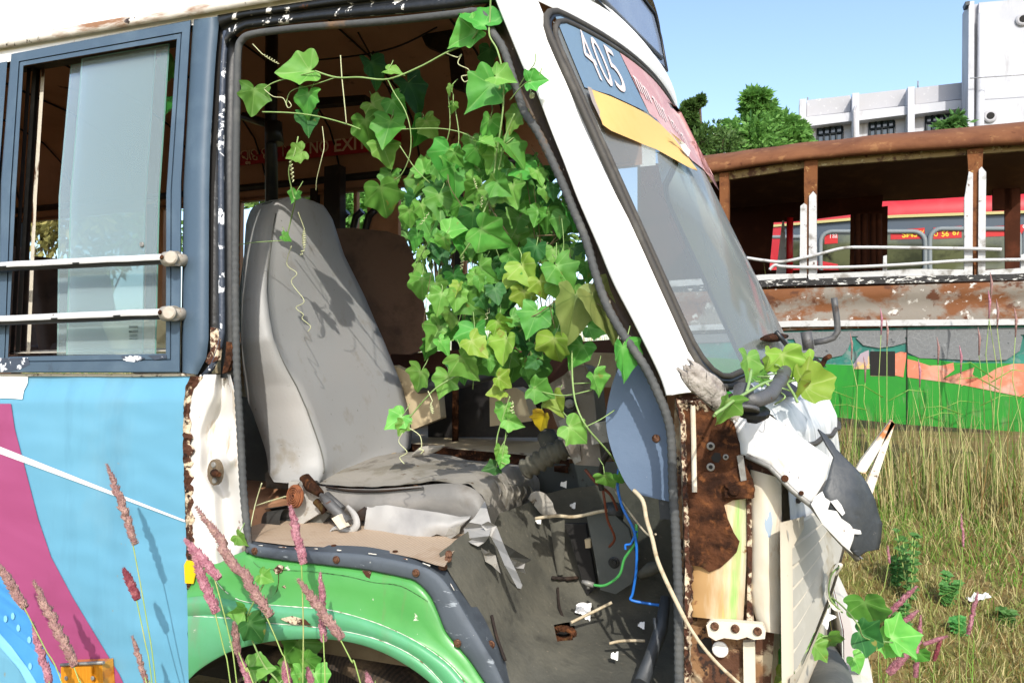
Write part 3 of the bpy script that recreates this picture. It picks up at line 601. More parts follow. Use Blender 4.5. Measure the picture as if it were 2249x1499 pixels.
# door striker
mb = MB(); mb.slab([S(470+15*math.cos(t), 1037+29*math.sin(t), -.006) for t in [k*.42 for k in range(15)]], (0, .012, 0)); st = mb.build('door_striker', M('striker_brown', srgb(128, 112, 90), .6, .2, layers=[('n', 20, .5, .65, srgb(98, 84, 66))], bump=(50, .3)), BUS)
mb = MB(); Q = S(474, 1038, -.01); mb.tube([Q+Vector((-.005, 0, 0)), Q+Vector((.012, -.014, 0)), Q+Vector((.03, -.02, 0))], [.011, .009, .006], 10); mb.build('striker_peg', m_rust, st)
for px, py in ((470, 1020), (472, 1055)):
    mb = MB(); mb.disc(S(px, py, -.006), (0, -1, 0), .0075, .004, 12); mb.build('striker_screw', m_steel, st)
# ------------------------------------------------------------------ green wing over the wheel
P0 = [(411, 1292), (430, 1262), (455, 1240), (480, 1236), (515, 1218), (545, 1208), (556, 1219), (624, 1230), (720, 1241), (800, 1250), (880, 1266), (912, 1275), (944, 1306), (963, 1346), (979, 1385), (1005, 1417), (1034, 1452), (1066, 1499), (1090, 1535)]
P1 = [(411, 1312), (440, 1308), (480, 1311), (515, 1318), (560, 1326), (640, 1331), (720, 1338), (800, 1358), (870, 1385), (930, 1417), (985, 1457), (1022, 1499), (1050, 1535)]
P2 = [(412, 1352), (460, 1350), (520, 1358), (600, 1368), (680, 1375), (780, 1390), (860, 1415), (925, 1452), (972, 1499), (1000, 1535)]
P3 = [(414, 1492), (440, 1468), (480, 1443), (520, 1425), (580, 1410), (650, 1403), (720, 1403), (780, 1412), (840, 1432), (900, 1465), (945, 1499), (978, 1535)]
n = 90; P0r, P1r, P2r, P3r = [rs(sm(p, 5), n) for p in (P0, P1, P2, P3)]
mixp = lambda A, B, k: [tuple(x+(y-x)*k for x, y in zip(p, q)) for p, q in zip(A, B)]
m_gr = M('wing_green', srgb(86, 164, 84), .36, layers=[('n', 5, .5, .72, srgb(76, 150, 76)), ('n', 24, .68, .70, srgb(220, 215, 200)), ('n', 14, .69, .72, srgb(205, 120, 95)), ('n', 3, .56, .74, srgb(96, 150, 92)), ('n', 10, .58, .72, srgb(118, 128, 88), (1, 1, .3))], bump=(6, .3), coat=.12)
m_gr2 = M('wing_green_faded', srgb(92, 168, 116), .4, layers=[('n', 4, .45, .7, srgb(108, 178, 142)), ('n', 24, .68, .70, srgb(226, 222, 210)), ('n', 9, .58, .74, srgb(120, 150, 118), (1, 1, .35))], bump=(6, .3), coat=.12)  # lower wing: sky reflection put into the colour as paler teal green
mb = MB()
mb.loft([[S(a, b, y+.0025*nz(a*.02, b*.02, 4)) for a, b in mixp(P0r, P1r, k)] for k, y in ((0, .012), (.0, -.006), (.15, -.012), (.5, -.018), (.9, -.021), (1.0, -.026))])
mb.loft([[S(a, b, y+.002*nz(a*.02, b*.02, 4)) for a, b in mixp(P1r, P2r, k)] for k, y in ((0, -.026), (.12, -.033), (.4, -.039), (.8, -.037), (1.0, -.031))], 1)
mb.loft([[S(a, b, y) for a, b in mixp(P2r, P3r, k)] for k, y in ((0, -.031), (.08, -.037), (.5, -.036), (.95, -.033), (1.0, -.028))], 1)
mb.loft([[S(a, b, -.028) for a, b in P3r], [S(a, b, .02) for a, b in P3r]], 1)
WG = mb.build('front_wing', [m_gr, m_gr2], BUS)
def strk(name, pl, w_, Y, mat, par, seed=0, thr=-.35):
    mb = MB(); q = rs(sm(pl, 6), 70); run = []
    for i, (a, b) in enumerate(q):
        if nz(i*.35, seed, 5) > thr: run.append((a, b, i))
        elif len(run) > 1: mb.tube([S(x, y, Y) for x, y, _ in run], [w_*(.35+.9*abs(nz(k*.5, seed, 1))) for _, _, k in run], 5); run = []
        else: run = []
    if len(run) > 1: mb.tube([S(x, y, Y) for x, y, _ in run], [w_*(.35+.9*abs(nz(k*.5, seed, 1))) for _, _, k in run], 5)
    if mb.v: mb.build(name, mat, par)
m_chip = M('chipped_edge', srgb(236, 230, 218), .6, layers=[('n', 30, .55, .62, srgb(120, 80, 52))], bump=(60, .3))
strk('chipped_crease', [(448, 1236), (462, 1252), (478, 1280), (500, 1302), (530, 1318), (580, 1326), (640, 1331), (720, 1338), (800, 1358), (870, 1385), (930, 1417), (985, 1457), (1022, 1499)], .0020, -.0275, m_chip, WG, 2, -.55)
strk('chipped_crease', [(425, 1352), (520, 1358), (600, 1368), (680, 1375), (780, 1390), (860, 1415), (925, 1452), (972, 1499)], .0021, -.033, m_chip, WG, 5, -.5)
strk('paint_crack', [(556, 1232), (570, 1245), (600, 1250), (680, 1254), (760, 1264), (820, 1278), (880, 1286), (940, 1320)], .0009, -.0155, m_dark, WG, 8, -.6)
strk('paint_crack', [(612, 1255), (610, 1290), (600, 1308), (592, 1312)], .0018, -.020, m_rust, WG, 1, -1)
for pts in ([(600, 1250), (610, 1240), (621, 1244), (618, 1256), (606, 1260)], [(592, 1312), (612, 1290), (626, 1284), (628, 1290), (612, 1304), (600, 1312)], [(795, 1252), (814, 1255), (812, 1270), (804, 1266)], [(615, 1358), (640, 1352), (670, 1360), (680, 1372), (640, 1370)], [(498, 1350), (520, 1336), (532, 1338), (528, 1355), (508, 1358)]):
    Yp = -.0405 if pts[0][1] > 1340 else (-.0195 if pts[0][0] < 700 else -.0135); mb = MB(); mb.slab([S(a, b, Yp) for a, b in pts], (0, .006, 0)); mb.build('rust_patch', m_rustedge, WG)
# wheel arch, wheel
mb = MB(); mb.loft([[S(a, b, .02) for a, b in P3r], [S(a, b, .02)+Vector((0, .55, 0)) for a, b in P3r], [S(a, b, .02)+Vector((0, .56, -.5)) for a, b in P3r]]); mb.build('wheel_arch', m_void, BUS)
cxw = (S(430, 1490, .1).x+S(960, 1499, .1).x)/2
mb = MB(); R0 = [(.40, .0), (.425, .02), (.435, .06), (.435, .18), (.425, .22), (.40, .24), (.24, .24), (.24, 0)]
for k in range(48):
    pass
mb.grid(48, 7, lambda u, v: (lambda r, d: Vector((cxw+r*math.cos(u*6.2832), .12+d, .44+r*math.sin(u*6.2832)*1.0)))(*R0[int(round(v*7))])); wh = mb.build('wheel', M('tyre_rubber', srgb(66, 54, 44), .9, layers=[('w', 30, .4, .6, srgb(46, 40, 34)), ('n', 8, .5, .7, srgb(104, 86, 64))], bump=(60, .5)), BUS)
mb = MB(); mb.disc((cxw, .18, .44), (0, -1, 0), .235, .03, 24, dome=.02); mb.build('wheel_rim', m_rust, wh)
# ------------------------------------------------------------------ grey trim along the sill, step plate
TU = [(548, 1180), (580, 1187), (637, 1193), (720, 1196), (797, 1199), (848, 1207), (912, 1219), (957, 1234), (986, 1251), (1010, 1280), (1040, 1321), (1063, 1356), (1085, 1401), (1104, 1439), (1119, 1475), (1140, 1535)]
TL = [(542, 1206), (556, 1219), (624, 1230), (720, 1241), (800, 1250), (880, 1266), (912, 1275), (944, 1306), (963, 1346), (979, 1385), (1005, 1417), (1034, 1452), (1066, 1499), (1090, 1535)]
a, b = rs(sm(TU, 5), 80), rs(sm(TL, 5), 80)
m_trim = M('trim_scuffed', srgb(86, 94, 102), .68, layers=[('n', 7, .48, .66, srgb(64, 70, 78)), ('n', 34, .64, .69, srgb(150, 158, 164), (.5, 1, 2)), ('n', 60, .72, .74, srgb(200, 200, 196))], bump=(26, .2))
mb = MB(); lns = []
for k, y in ((0, .06), (.30, .0), (.345, -.012), (.38, -.017), (.6, -.019), (.93, -.020), (1.0, -.014), (1.0, .01)):
    lns.append([S(p[0], p[1], y+.003*nz(i*.2, k*3, 6)-.008*math.exp(-((i-66)/4)**2)*(1 if k < .7 else 0)) for i, p in enumerate(mixp(a, b, k))])
mb.loft(lns); TR = mb.build('sill_trim', m_trim, BUS)
strk('trim_scuff', [(560, 1196), (640, 1202), (740, 1207), (850, 1220), (930, 1236), (975, 1262), (1005, 1310), (1024, 1360), (1048, 1415)], .003, -.016, m_chip, TR, 3, .05)
for px, py, y in ((560, 1209, -.018), (739, 1228, -.022), (914, 1257, -.022), (1005, 1411, -.022), (1079, 1414, .02), (975, 1243, .03)):
    mb = MB(); mb.disc(S(px, py, y), (0, -1, 0), .0095, .004, 14); mb.disc(S(px, py, y-.004), (0, -1, 0), .005, .004, 8); mb.build('trim_screw', m_screw, TR)
m_plate = M('step_plate_beige', srgb(206, 184, 160), .6, layers=[('w', 34, .46, .6, srgb(188, 164, 138), (1, .5, 1)), ('n', 8, .55, .72, srgb(178, 150, 122)), ('n', 30, .7, .73, RUST)], bump=(60, .25))
mb = MB(); mb.poly([ZP(x, y, 1.182) for x, y in [(536, 1120), (548, 1186), (637, 1197), (720, 1201), (797, 1204), (848, 1212), (912, 1225), (957, 1240), (976, 1244), (1000, 1205), (1060, 1150), (1100, 1075), (600, 1075)]]); SP = mb.build('step_plate', m_plate, BUS)
for px, py in ((733, 1198), (868, 1211)):
    mb = MB(); mb.disc(ZP(px, py, 1.183), (0, 0, 1), .007, .003, 10); mb.build('plate_screw', m_rust, SP)
# ------------------------------------------------------------------ rusted front corner post
def poly_part(name, pts, Y, mat, th=.006, par=None, bev=0):
    mb = MB(); mb.slab([S(a, b, Y) for a, b in pts], (0, th, 0)); return mb.build(name, mat, par or BUS, bev=bev)
poly_part('corner_post', [(1482, 862), (1560, 868), (1640, 900), (1700, 960), (1706, 1100), (1700, 1400), (1690, 1540), (1488, 1540), (1480, 960)], .05, M('post_rust_cream', srgb(206, 188, 156), .8, layers=[('n', 9, .44, .54, srgb(150, 112, 76)), ('n', 13, .48, .54, RUST), ('n', 30, .58, .62, RUSTD)], bump=(40, .5)), .02)
CPN = sm([(1506, 1095), (1560, 1090), (1640, 1092), (1640, 1180), (1639, 1300), (1637, 1350), (1628, 1366), (1580, 1362), (1508, 1352), (1506, 1250)], 1)
m_stain = M('cream_stained', srgb(234, 222, 196), .5, layers=[('n', 4, .44, .6, srgb(200, 160, 108), (2.6, 1, .3)), ('n', 4, .56, .66, srgb(150, 204, 104), (3.4, 1, .35)), ('n', 15, .66, .70, srgb(150, 105, 68))], bump=(14, .15))
def curved(name, pl, pr, Yc, bul, mat, th=.01):
    a, b = rs(pl, 30), rs(pr, 30); mb = MB()
    mb.loft([[S(p[0]+(q[0]-p[0])*k, p[1]+(q[1]-p[1])*k, Yc-bul*math.sin(math.pi*min(1, max(0, k)))+dy+.003*nz(i*.3, k*5, 3)) for i, (p, q) in enumerate(zip(a, b))] for k, dy in ((0, th), (0, 0), (.15, 0), (.35, 0), (.5, 0), (.65, 0), (.85, 0), (1, 0), (1, th))])
    mb.loft([[S(b[-1][0]+(a[-1][0]-b[-1][0])*k, b[-1][1]+(a[-1][1]-b[-1][1])*k, Yc-bul*math.sin(math.pi*k)+d) for k in [j/12 for j in range(13)]] for d in (0, .03)])
    return mb.build(name, mat, BUS)
curved('corner_panel', [(1506, 1085), (1507, 1200), (1507, 1352)], [(1640, 1092), (1641, 1200), (1636, 1300), (1632, 1366)], .03, .022, m_stain)
curved('corner_strip', [(1648, 1030), (1650, 1200), (1648, 1300), (1652, 1330), (1668, 1384)], [(1716, 1050), (1717, 1200), (1717, 1330), (1716, 1392)], .034, .018, m_cream)
poly_part('light_blue_chip', [(1682, 1126), (1694, 1122), (1697, 1150), (1692, 1180), (1684, 1178), (1679, 1150)], .0165, M('chip_blue', srgb(178, 196, 212), .5), .004)
RP = [(1500, 888), (1530, 884), (1590, 896), (1612, 930), (1626, 985), (1632, 1010), (1652, 1052), (1657, 1092), (1610, 1098), (1590, 1108), (1598, 1140), (1612, 1172), (1624, 1190), (1618, 1212), (1598, 1232), (1582, 1246), (1558, 1256), (1540, 1244), (1508, 1238), (1505, 1100)]
mb = MB(); mb.slab([S(a, b, .004) for a, b in RP], (0, .008, 0)); RPo = mb.build('rust_plate', m_rust, BUS)
for px, py, r in ((1561, 979, .0085), (1561, 1025, .0085), (1594, 1003, .006)):
    mb = MB(); mb.disc(S(px, py, .004), (0, -1, 0), r, .004, 14); mb.build('plate_eyelet', m_steel, RPo)
    mb = MB(); mb.disc(S(px, py, -.0005), (0, -1, 0), r*.5, .001, 10); mb.build('eyelet_hole', m_void, RPo)
poly_part('plate_hole', [(1561, 1004), (1570, 993), (1582, 995), (1584, 1006), (1578, 1016), (1568, 1014)], .003, m_void, .0006, RPo)
mb = MB(); mb.slab([S(a, b, -.01) for a, b in [(1590, 1066), (1622, 1058), (1652, 1052), (1658, 1078), (1654, 1094), (1592, 1092)]], (0, .02, 0)); br = mb.build('rusted_bracket', m_rust, BUS, bev=.003)
mb = MB(); mb.disc(S(1612, 1076, -.011), (0, -1, 0), .011, .008, 10); mb.disc(S(1600, 1064, -.011), (0, -1, 0), .008, .006, 8); mb.build('bracket_bolt', m_rustd, br)
mb = MB(); mb.slab([S(a, b, -.004) for a, b in [(1618, 1000), (1632, 998), (1640, 1056), (1628, 1062)]], (0, .014, 0)); mb.build('clip_tab', m_steel, BUS, bev=.003)
mb = MB(); q = rs([(1482, 875), (1492, 930), (1494, 1000), (1498, 1100), (1502, 1250), (1500, 1400), (1500, 1520)], 80); rn = random.Random(9)
mb.loft([[S(a, b, .03) for a, b in q], [S(a+2+2*rn.random(), b, -.004-.006*rn.random()) for a, b in q], [S(a+9+5*rn.random(), b, .0-.006*rn.random()) for a, b in q], [S(a+16+6*rn.random(), b, .02) for a, b in q]], 0, False); mb.build('peeling_flange', m_rustedge, BUS)
mb = MB(); mb.loft([[S(a, b, y) for a, b in [(x, 880), (x+2, 960), (x+4, 1080)]] for x, y in ((1512, .03), (1517, -.004), (1526, -.004), (1530, .03))]); mb.build('flange_rib', m_cream, BUS)
mb = MB(); q0 = rs([(1490, 872), (1540, 872), (1600, 884)], 30); mb.loft([[S(a, b, .01) for a, b in q0], [S(a, b+9+5*rn.random(), -.006-.006*rn.random()) for a, b in q0], [S(a, b+22+9*rn.random(), .003) for a, b in q0]], 0, False); mb.build('flaking_sheet', m_rustedge, BUS)
mb = MB(); mb.slab([S(a, b, -.006) for a, b in [(1551, 1372), (1560, 1362), (1600, 1364), (1674, 1370), (1682, 1384), (1680, 1402), (1656, 1404), (1640, 1398), (1620, 1404), (1590, 1400), (1572, 1406), (1556, 1396)]], (0, .016, 0)); hp = mb.build('hinge_plate', m_cream, BUS, bev=.004)
for px, py in ((1570, 1374), (1615, 1379), (1664, 1385)):
    mb = MB(); mb.disc(S(px, py, -.007), (0, -1, 0), .0085, .005, 12); mb.build('hinge_bolt', m_screw, hp)
poly_part('post_hole', [(1548, 1399), (1562, 1402), (1566, 1430), (1560, 1436), (1536, 1432), (1530, 1414)], .047, m_void, .002)
poly_part('post_hole', [(1582, 1462), (1588, 1466), (1590, 1478), (1584, 1480), (1580, 1472)], .047, m_void, .002)
mb = MB(); mb.disc(S(1582, 1424, .04), (0, -1, 0), .0165, .006, 20); mb.build('round_plug', m_white, BUS)
poly_part('lower_strip', [(1632, 1410), (1658, 1408), (1660, 1540), (1634, 1540)], .03, m_cream, .016)
poly_part('frayed_seam', [(1640, 1092), (1650, 1090), (1652, 1200), (1650, 1300), (1656, 1370), (1640, 1372), (1642, 1250)], .024, m_rustedge, .008)
# ------------------------------------------------------------------ bumper, plate, mirror pipes
mb = MB(); n_ = 40
def bump(u, v):
    y = .02+2.0*u; x = .150+.05*(1-((y-1)/1.0)**2); r = [(0, 0), (.028, .012), (.036, .05), (.034, .10), (.028, .15), (0, .162)][int(round(v*5))]
    return Vector((x+r[0]+.003*nz(u*9, v*3, 0), y, .655+r[1]))
mb.grid(n_, 5, bump); mb.grid(n_, 1, lambda u, v: bump(u, 1)-Vector((.06*v, 0, 0)))
mb.build('bumper', M('bumper_white', srgb(232, 226, 214), .5, layers=[('n', 7, .62, .72, srgb(205, 175, 140), (1, .3, 1)), ('n', 30, .70, .73, RUST)], bump=(20, .2)), BUS)
mb = MB(); mb.tube([Vector((.085+.02*math.sin(i*.4), .05+.085*i, .84+.02*math.sin(i*.7))) for i in range(18)], [.062+.004*math.sin(i*1.3) for i in range(18)], 14); mb.build('torn_apron', M('apron_rubber', srgb(92, 94, 92), .75, layers=[('n', 8, .5, .7, srgb(120, 120, 114))], bump=(30, .3)), BUS)
m_plw = M('plate_white', srgb(220, 220, 216), .5, layers=[('n', 16, .6, .7, srgb(150, 140, 130))]); m_plr = M('plate_red', srgb(205, 52, 40), .5, layers=[('n', 14, .6, .68, srgb(170, 60, 50))])
mb = MB(); pf = lambda u, v, o=0: Vector((.150+o, .62+.5*u, .78-.0+.15*v))
mb.slab([pf(0, 0), pf(1, 0), pf(1, 1), pf(0, 1)], (-.003, 0, 0)); pl_ = mb.build('number_plate', m_plw, BUS)
mb = MB(); mb.poly([pf(.02, .42, .003), pf(.98, .42, .003), pf(.98, .97, .003), pf(.02, .97, .003)]); mb.build('plate_red_field', m_plr, pl_)
mb = textmb('OR', lambda u, v: pf(.06+.4*u, .08+.28*v, .003), bold=.02); mb.build('plate_lettering', m_black, pl_)
mb = MB(); mb.tube([HF(1632, 902, .03), HF(1633, 852, .05)], .019, 12); mb.tube([HF(1632, 904, .03), HF(1632, 896, .032)], .03, 14)
mb.tube([HF(1634, 876, .05), HF(1660, 880, .06), HF(1690, 868, .08), HF(1712, 838, .09), HF(1728, 806, .09), HF(1744, 790, .08)], .0145, 10); mp_ = mb.build('mirror_pipe', m_pipe, BUS, label='bent grey mirror pipe at the near corner')
mb = MB(); mb.disc(HF(1643, 904, .022), (.2, -.3, 1), .04, .012, 18); mb.build('pipe_grommet', m_black, mp_)
mb = MB(); mb.slab([HF(a, b, .021) for a, b in [(1640, 916), (1676, 912), (1680, 922), (1662, 930), (1644, 928)]], (-.002, 0, 0)); mb.build('pipe_hole', m_dark, mp_)
FPp = lambda px, py: onp(px, py, Vector((.03, 1.72, 1.7)), Vector((0, 1, 0)))
mb = MB(); mb.tube([FPp(1770, 728), FPp(1776, 768)], .022, 12); mb.tube([FPp(1788, 752), FPp(1812, 748), FPp(1830, 742), FPp(1840, 728), FPp(1838, 700), FPp(1834, 672), FPp(1832, 654)], .013, 10); mb.build('mirror_pipe', m_pipe, BUS, label='bent mirror pipe at the far corner')
mb = MB(); brp = lambda px, py, o=0: onp(px, py, Vector((.2, .9+o, 1.3)), Vector((0, 1, 0)))
for pts in ([(1880, 1032), (1890, 1012), (1958, 922), (1966, 930), (1900, 1040)], [(1966, 930), (1958, 924), (1900, 1068), (1904, 1092), (1912, 1098)]): mb.slab([brp(a, b) for a, b in pts], (0, .03, 0))
mb.build('bumper_bracket', M('bracket_white_rust', srgb(230, 222, 205), .55, layers=[('n', 12, .55, .66, srgb(190, 120, 60)), ('n', 30, .62, .68, RUST)], bump=(40, .25)), BUS, bev=.004)
rn = random.Random(2); mb = MB(); bx = (HF(1618, 918, .05)-HF(1508, 806, .07)); bl_ = bx.length; bx.normalize(); by = bx.cross(-FW).normalized(); bz = bx.cross(by)
o0 = HF(1508, 806, .065)
def brg(u, v):
    an = 6.283*v; k = math.sin(math.pi*min(.94, .16+.86*u))**.6; r = .023*k*(1+.35*nz(u*2.2, math.cos(an)*1.5, math.sin(an)*1.5)+.18*nz(u*5, math.cos(an)*6, 3)); return o0+bx*(bl_*u+.012*nz(0, math.cos(an)*3, math.sin(an)*3)*(1 if u in (0, 1) else 0))+by*(r*math.cos(an))+bz*(r*.55*math.sin(an))
mb.grid(26, 22, brg, 0, False)
for k in range(7):
    a0 = o0+by*rn.uniform(-.014, .014)-bz*0-bx*rn.uniform(.0, .012); mb.tube([a0, a0+bx*.05+by*rn.uniform(-.01, .01)], [.002, .007], 4)
mb.build('weathered_bracket', M('weathered_grey', srgb(176, 168, 158), .9, layers=[('n', 14, .5, .6, srgb(140, 130, 122), (1, 1, 1)), ('n', 30, .58, .62, srgb(64, 56, 50), (2.5, 1, .4))], bump=(60, 1.0)), BUS)

# rest of the body beyond the left edge of the picture, chassis and the other wheels
xl = S(-415, 1000, 0).x
mb = MB(); mb.box(((xl-5.2)/2, .0, 1.19), (xl+5.2, .02, .88)); mb.build('side_panel', m_vinyl, BUS)
mb = MB(); mb.box(((xl-5.2)/2, .0, 1.66), (xl+5.2, .02, .07)); mb.box(((xl-5.2)/2, .02, 2.57), (xl+5.2, .02, .08))
for x in (-5.15, -4.2, xl-.03): mb.box((x, .012, 2.12), (.1, .02, .84))
mb.build('window_frame', m_frame, BUS)
mb = MB(); mb.box((-5.19, 1.0, 1.7), (.03, 1.94, 1.9)); mb.build('rear_wall', m_vinyl, BUS)
mb = MB(); mb.box((-2.4, 1.0, .66), (4.6, .8, .3)); mb.build('chassis', m_void, BUS)
for dx, dy in ((0, 1.5), (-3.0, 0), (-3.0, 1.5)):
    c = wh.copy(); C.objects.link(c); c.parent = BUS; c.location = (dx, dy, 0)
    for ch in [o for o in bpy.data.objects if o.parent == wh]:
        k = ch.copy(); C.objects.link(k); k.parent = c
# ================================================================== inside the cab
m_in = M('lining_brown', srgb(212, 158, 120), .75, layers=[('n', 4, .5, .7, srgb(180, 128, 94)), ('n', 20, .66, .72, srgb(84, 56, 40))], bump=(25, .15))
m_beige = M('panel_beige', srgb(206, 188, 152), .65, layers=[('n', 5, .5, .72, srgb(176, 154, 120)), ('n', 24, .68, .73, srgb(110, 90, 66))], bump=(30, .12))
m_inblk = M('interior_black', srgb(42, 40, 40), .35, layers=[('n', 14, .5, .7, srgb(62, 58, 54))], bump=(30, .1))
xf = lambda px: S(px, 440, 2.0).x
# far side wall with its openings
mb = MB(); Z0, Z1, ZT = 1.78, 2.68, 2.86
segs = [(-5.2, xf(60), None), (xf(60), xf(330), 'o'), (xf(330), xf(372), None), (xf(372), xf(520), 'o'), (xf(520), xf(540), None), (xf(540), xf(705), 'o'), (xf(705), xf(757), None), (xf(757), xf(786), 's'), (xf(786), xf(793), None), (xf(793), xf(816), 's'), (xf(816), xf(884), None), (xf(884), xf(1000), 'o'), (xf(1000), xf(1030), None), (xf(1030), -.66, 'o')]
for a, b, k in segs:
    lo_, hi_ = Z1, ZT
    mb.add([(a, 1.96, ZT-.22), (b, 1.96, ZT-.22), (b, 1.93, 3.0), (a, 1.93, 3.0)], [(0, 1, 2, 3)])
    za = 1.55 if k == 'o' else 2.05
    mb.box(((a+b)/2, 1.97, (.9+(za if k else 2.68))/2), (b-a, .03, (za if k else 2.68)-.9))
mb.box((-.45, 1.97, 1.25), (.42, .03, .7)); mb.build('far_wall', m_in, BUS)
mb = MB()
for x in (xf(60), xf(350), xf(530), xf(705), xf(1015)): mb.box((x, 1.945, 2.1), (.05, .03, 1.1))
mb.tube([(xf(40), 1.93, 2.69), (xf(1190), 1.93, 2.69)], .022, 6); mb.tube([(xf(40), 1.93, 1.78), (xf(540), 1.93, 1.78)], .018, 6)
mb.build('far_window_frame', m_inblk, BUS)
g_far = GL('far_pane', (.9, .95, .93), .16, srgb(190, 200, 196), .05, 3, .3, .8, .3)
for a, b in ((xf(885), xf(1000)), (xf(1032), xf(1188)), (xf(70), xf(150))):
    mb = MB(); mb.add([(a, 1.985, 1.6), (b, 1.985, 1.6), (b, 1.985, 2.6), (a, 1.985, 2.6)], [(0, 1, 2, 3)]); mb.build('far_pane', g_far, BUS)
# door pillar and the rounded door slots
mb = MB(); mb.slab([S(a, b, 1.80) for a, b in [(712, 366), (746, 360), (746, 520), (710, 520)]], (0, .06, 0)); mb.build('door_pillar', m_inblk, BUS, bev=.006)
mb = MB()
for a in (xf(757), xf(788), xf(816)):
    mb.tube([(a, 1.94, 1.7), (a, 1.94, 2.4), (a+.02, 1.94, 2.47), (a+.06, 1.94, 2.5)], .02, 8)
mb.build('folding_door', m_inblk, BUS)
# NO EXIT strip
m_sign = M('sign_maroon', srgb(190, 40, 46), .55, layers=[('n', 6, .55, .75, srgb(120, 28, 34))], bump=(30, .05))
sg = lambda px, py, o=0: S(px, py, 1.86-o)
mb = MB(); mb.slab([sg(a, b) for a, b in [(440, 330), (880, 274), (880, 326), (440, 372)]], (0, .008, 0)); SG = mb.build('exit_sign', m_sign, BUS)
m_let = M('sign_lettering', srgb(250, 215, 185), .6)
mb = MB()
for wd, q in (('NO', [(680, 338), (722, 334), (722, 306), (680, 310)]), ('EXIT', [(734, 334), (806, 326), (806, 298), (734, 304)])):
    textmb(wd, (lambda q: lambda u, v: sg(*quad(*q)(u, v), .003))(q), bold=.02, mb=mb)
def stroke(pl, r=.0036):
    mb.tube([sg(528+(x-108)*.1556, 330+(y-310)*.1556-(x-108)*.0, .004) for x, y in sm(pl, 4)], r, 5)
stroke([(118, 372), (124, 338), (160, 318), (196, 322), (210, 350), (208, 440), (150, 400), (132, 390), (150, 418), (170, 400)])
stroke([(232, 308), (236, 380), (256, 445)])
stroke([(290, 380), (262, 350), (270, 315), (310, 300), (345, 330), (350, 365)]); stroke([(284, 382), (312, 388), (284, 402), (300, 438), (340, 440), (338, 402)])
stroke([(440, 370), (414, 340), (420, 300), (460, 284), (500, 310), (504, 345)]); stroke([(436, 372), (464, 378), (436, 392), (452, 424), (492, 422), (488, 372)]); stroke([(400, 262), (410, 246), (452, 242), (482, 266)])
stroke([(210, 470), (182, 482), (200, 505), (216, 488), (240, 505), (236, 472), (214, 486)]); stroke([(706, 252), (712, 398)]); stroke([(728, 250), (748, 268)])
mb.build('sign_lettering', m_let, SG)
mb = MB()
for k, y in enumerate((378, 384, 392)): mb.tube([S(534, y+6, 1.93), S(716, y-14, 1.93)], .006, 5)
mb.build('wall_moulding', m_beige, BUS)
# inner floor and engine platform
mb = MB(); mb.box((-3.0, 1.05, .9), (4.4, 1.84, .06)); mb.build('cab_floor', M('floor_sheet', srgb(120, 104, 80), .8, layers=[('n', 5, .45, .7, srgb(92, 76, 56)), ('n', 26, .66, .72, srgb(60, 46, 34))], bump=(30, .3)), BUS)
mb = MB(); mb.box((-2.55, .98, 1.08), (2.2, 1.8, .3)); mb.build('rear_platform', m_in, BUS)
mb = MB(); mb.box((-5.1, 1.0, 1.8), (.06, 1.9, 2.4)); mb.build('rear_bulkhead', m_in, BUS)
LZ = 1.33
mb = MB(); mb.poly([ZP(x, y, LZ) for x, y in [(860, 1000), (905, 972), (1000, 984), (1130, 994), (1240, 1006), (1300, 1010), (1300, 930), (860, 930)]]); mb.build('engine_cover', m_beige, BUS)
mb = MB()
pts = [ZP(x, y, LZ) for x, y in rs([(860, 968), (905, 973), (1000, 985), (1130, 996), (1250, 1008)], 40)]
mb.loft([[p+Vector((0, .02, .003)) for p in pts], [p+Vector((0, -.004, 0)) for p in pts]], 0); mb.loft([[p+Vector((0, -.004, 0)) for p in pts], [p+Vector((0, .004, -.022)) for p in pts], [p+Vector((0, -.012, -.026)) for p in pts], [p+Vector((0, -.012, -.045)) for p in pts], [p+Vector((0, .1, -.05)) for p in pts], [p+Vector((0, .1, -.2)) for p in pts]], 1)
mb.build('cover_edge', [M('edge_worn', srgb(205, 190, 160), .6, layers=[('n', 18, .5, .6, RUST)]), m_rustd], BUS)
mb = MB(); mb.tube([ZP(1000, 968, LZ), ZP(1000, 968, LZ)+Vector((0, 0, .27))], .014, 10); mb.build('rusty_post', m_rust, BUS)
for px, py, X in ((1164, 936, .0),):
    mb = MB(); Q = ZP(1166, 952, LZ); mb.tube([Q, Q+Vector((0, 0, .055))], .012, 10); mb.disc(Q+Vector((0, -.012, .06)), (0, -1, .2), .014, .006, 14); mb.build('cover_latch', m_steel, BUS)
mb = MB(); mb.slab([S(a, b, 1.02) for a, b in [(862, 800), (962, 850), (968, 918), (870, 958)]], (0, .05, 0)); mb.build('dash_side_box', m_beige, BUS, bev=.008)
mb = MB(); mb.slab([S(a, b, 1.12) for a, b in [(1075, 866), (1130, 850), (1150, 860), (1168, 924), (1076, 936)]], (0, .1, 0)); mb.build('dash_side_box', m_beige, BUS, bev=.008)
mb = MB(); mb.slab([S(a, b, 1.36) for a, b in [(940, 820), (1180, 800), (1200, 960), (940, 960)]], (0, .02, 0)); mb.build('dash_recess', m_inblk, BUS)
mb = MB(); mb.tube([S(920, 850, 1.0), S(1010, 838, .95), (S(1090, 815, .85)), S(1130, 806, .8)], .026, 10); mb.build('column_shroud', m_darkpl, BUS)
mb = MB(); mb.slab([S(a, b, 1.52) for a, b in [(858, 778), (1420, 740), (1420, 850), (858, 850)]], (0, .05, 0)); mb.build('dashboard', M('dash_maroon', srgb(98, 60, 46), .6, bump=(20, .1)), BUS)
mb = MB(); mb.slab([S(a, b, 1.45) for a, b in [(1255, 772), (1352, 775), (1352, 850), (1262, 850)]], (0, .05, 0)); mb.build('dash_box', m_beige, BUS, bev=.01)
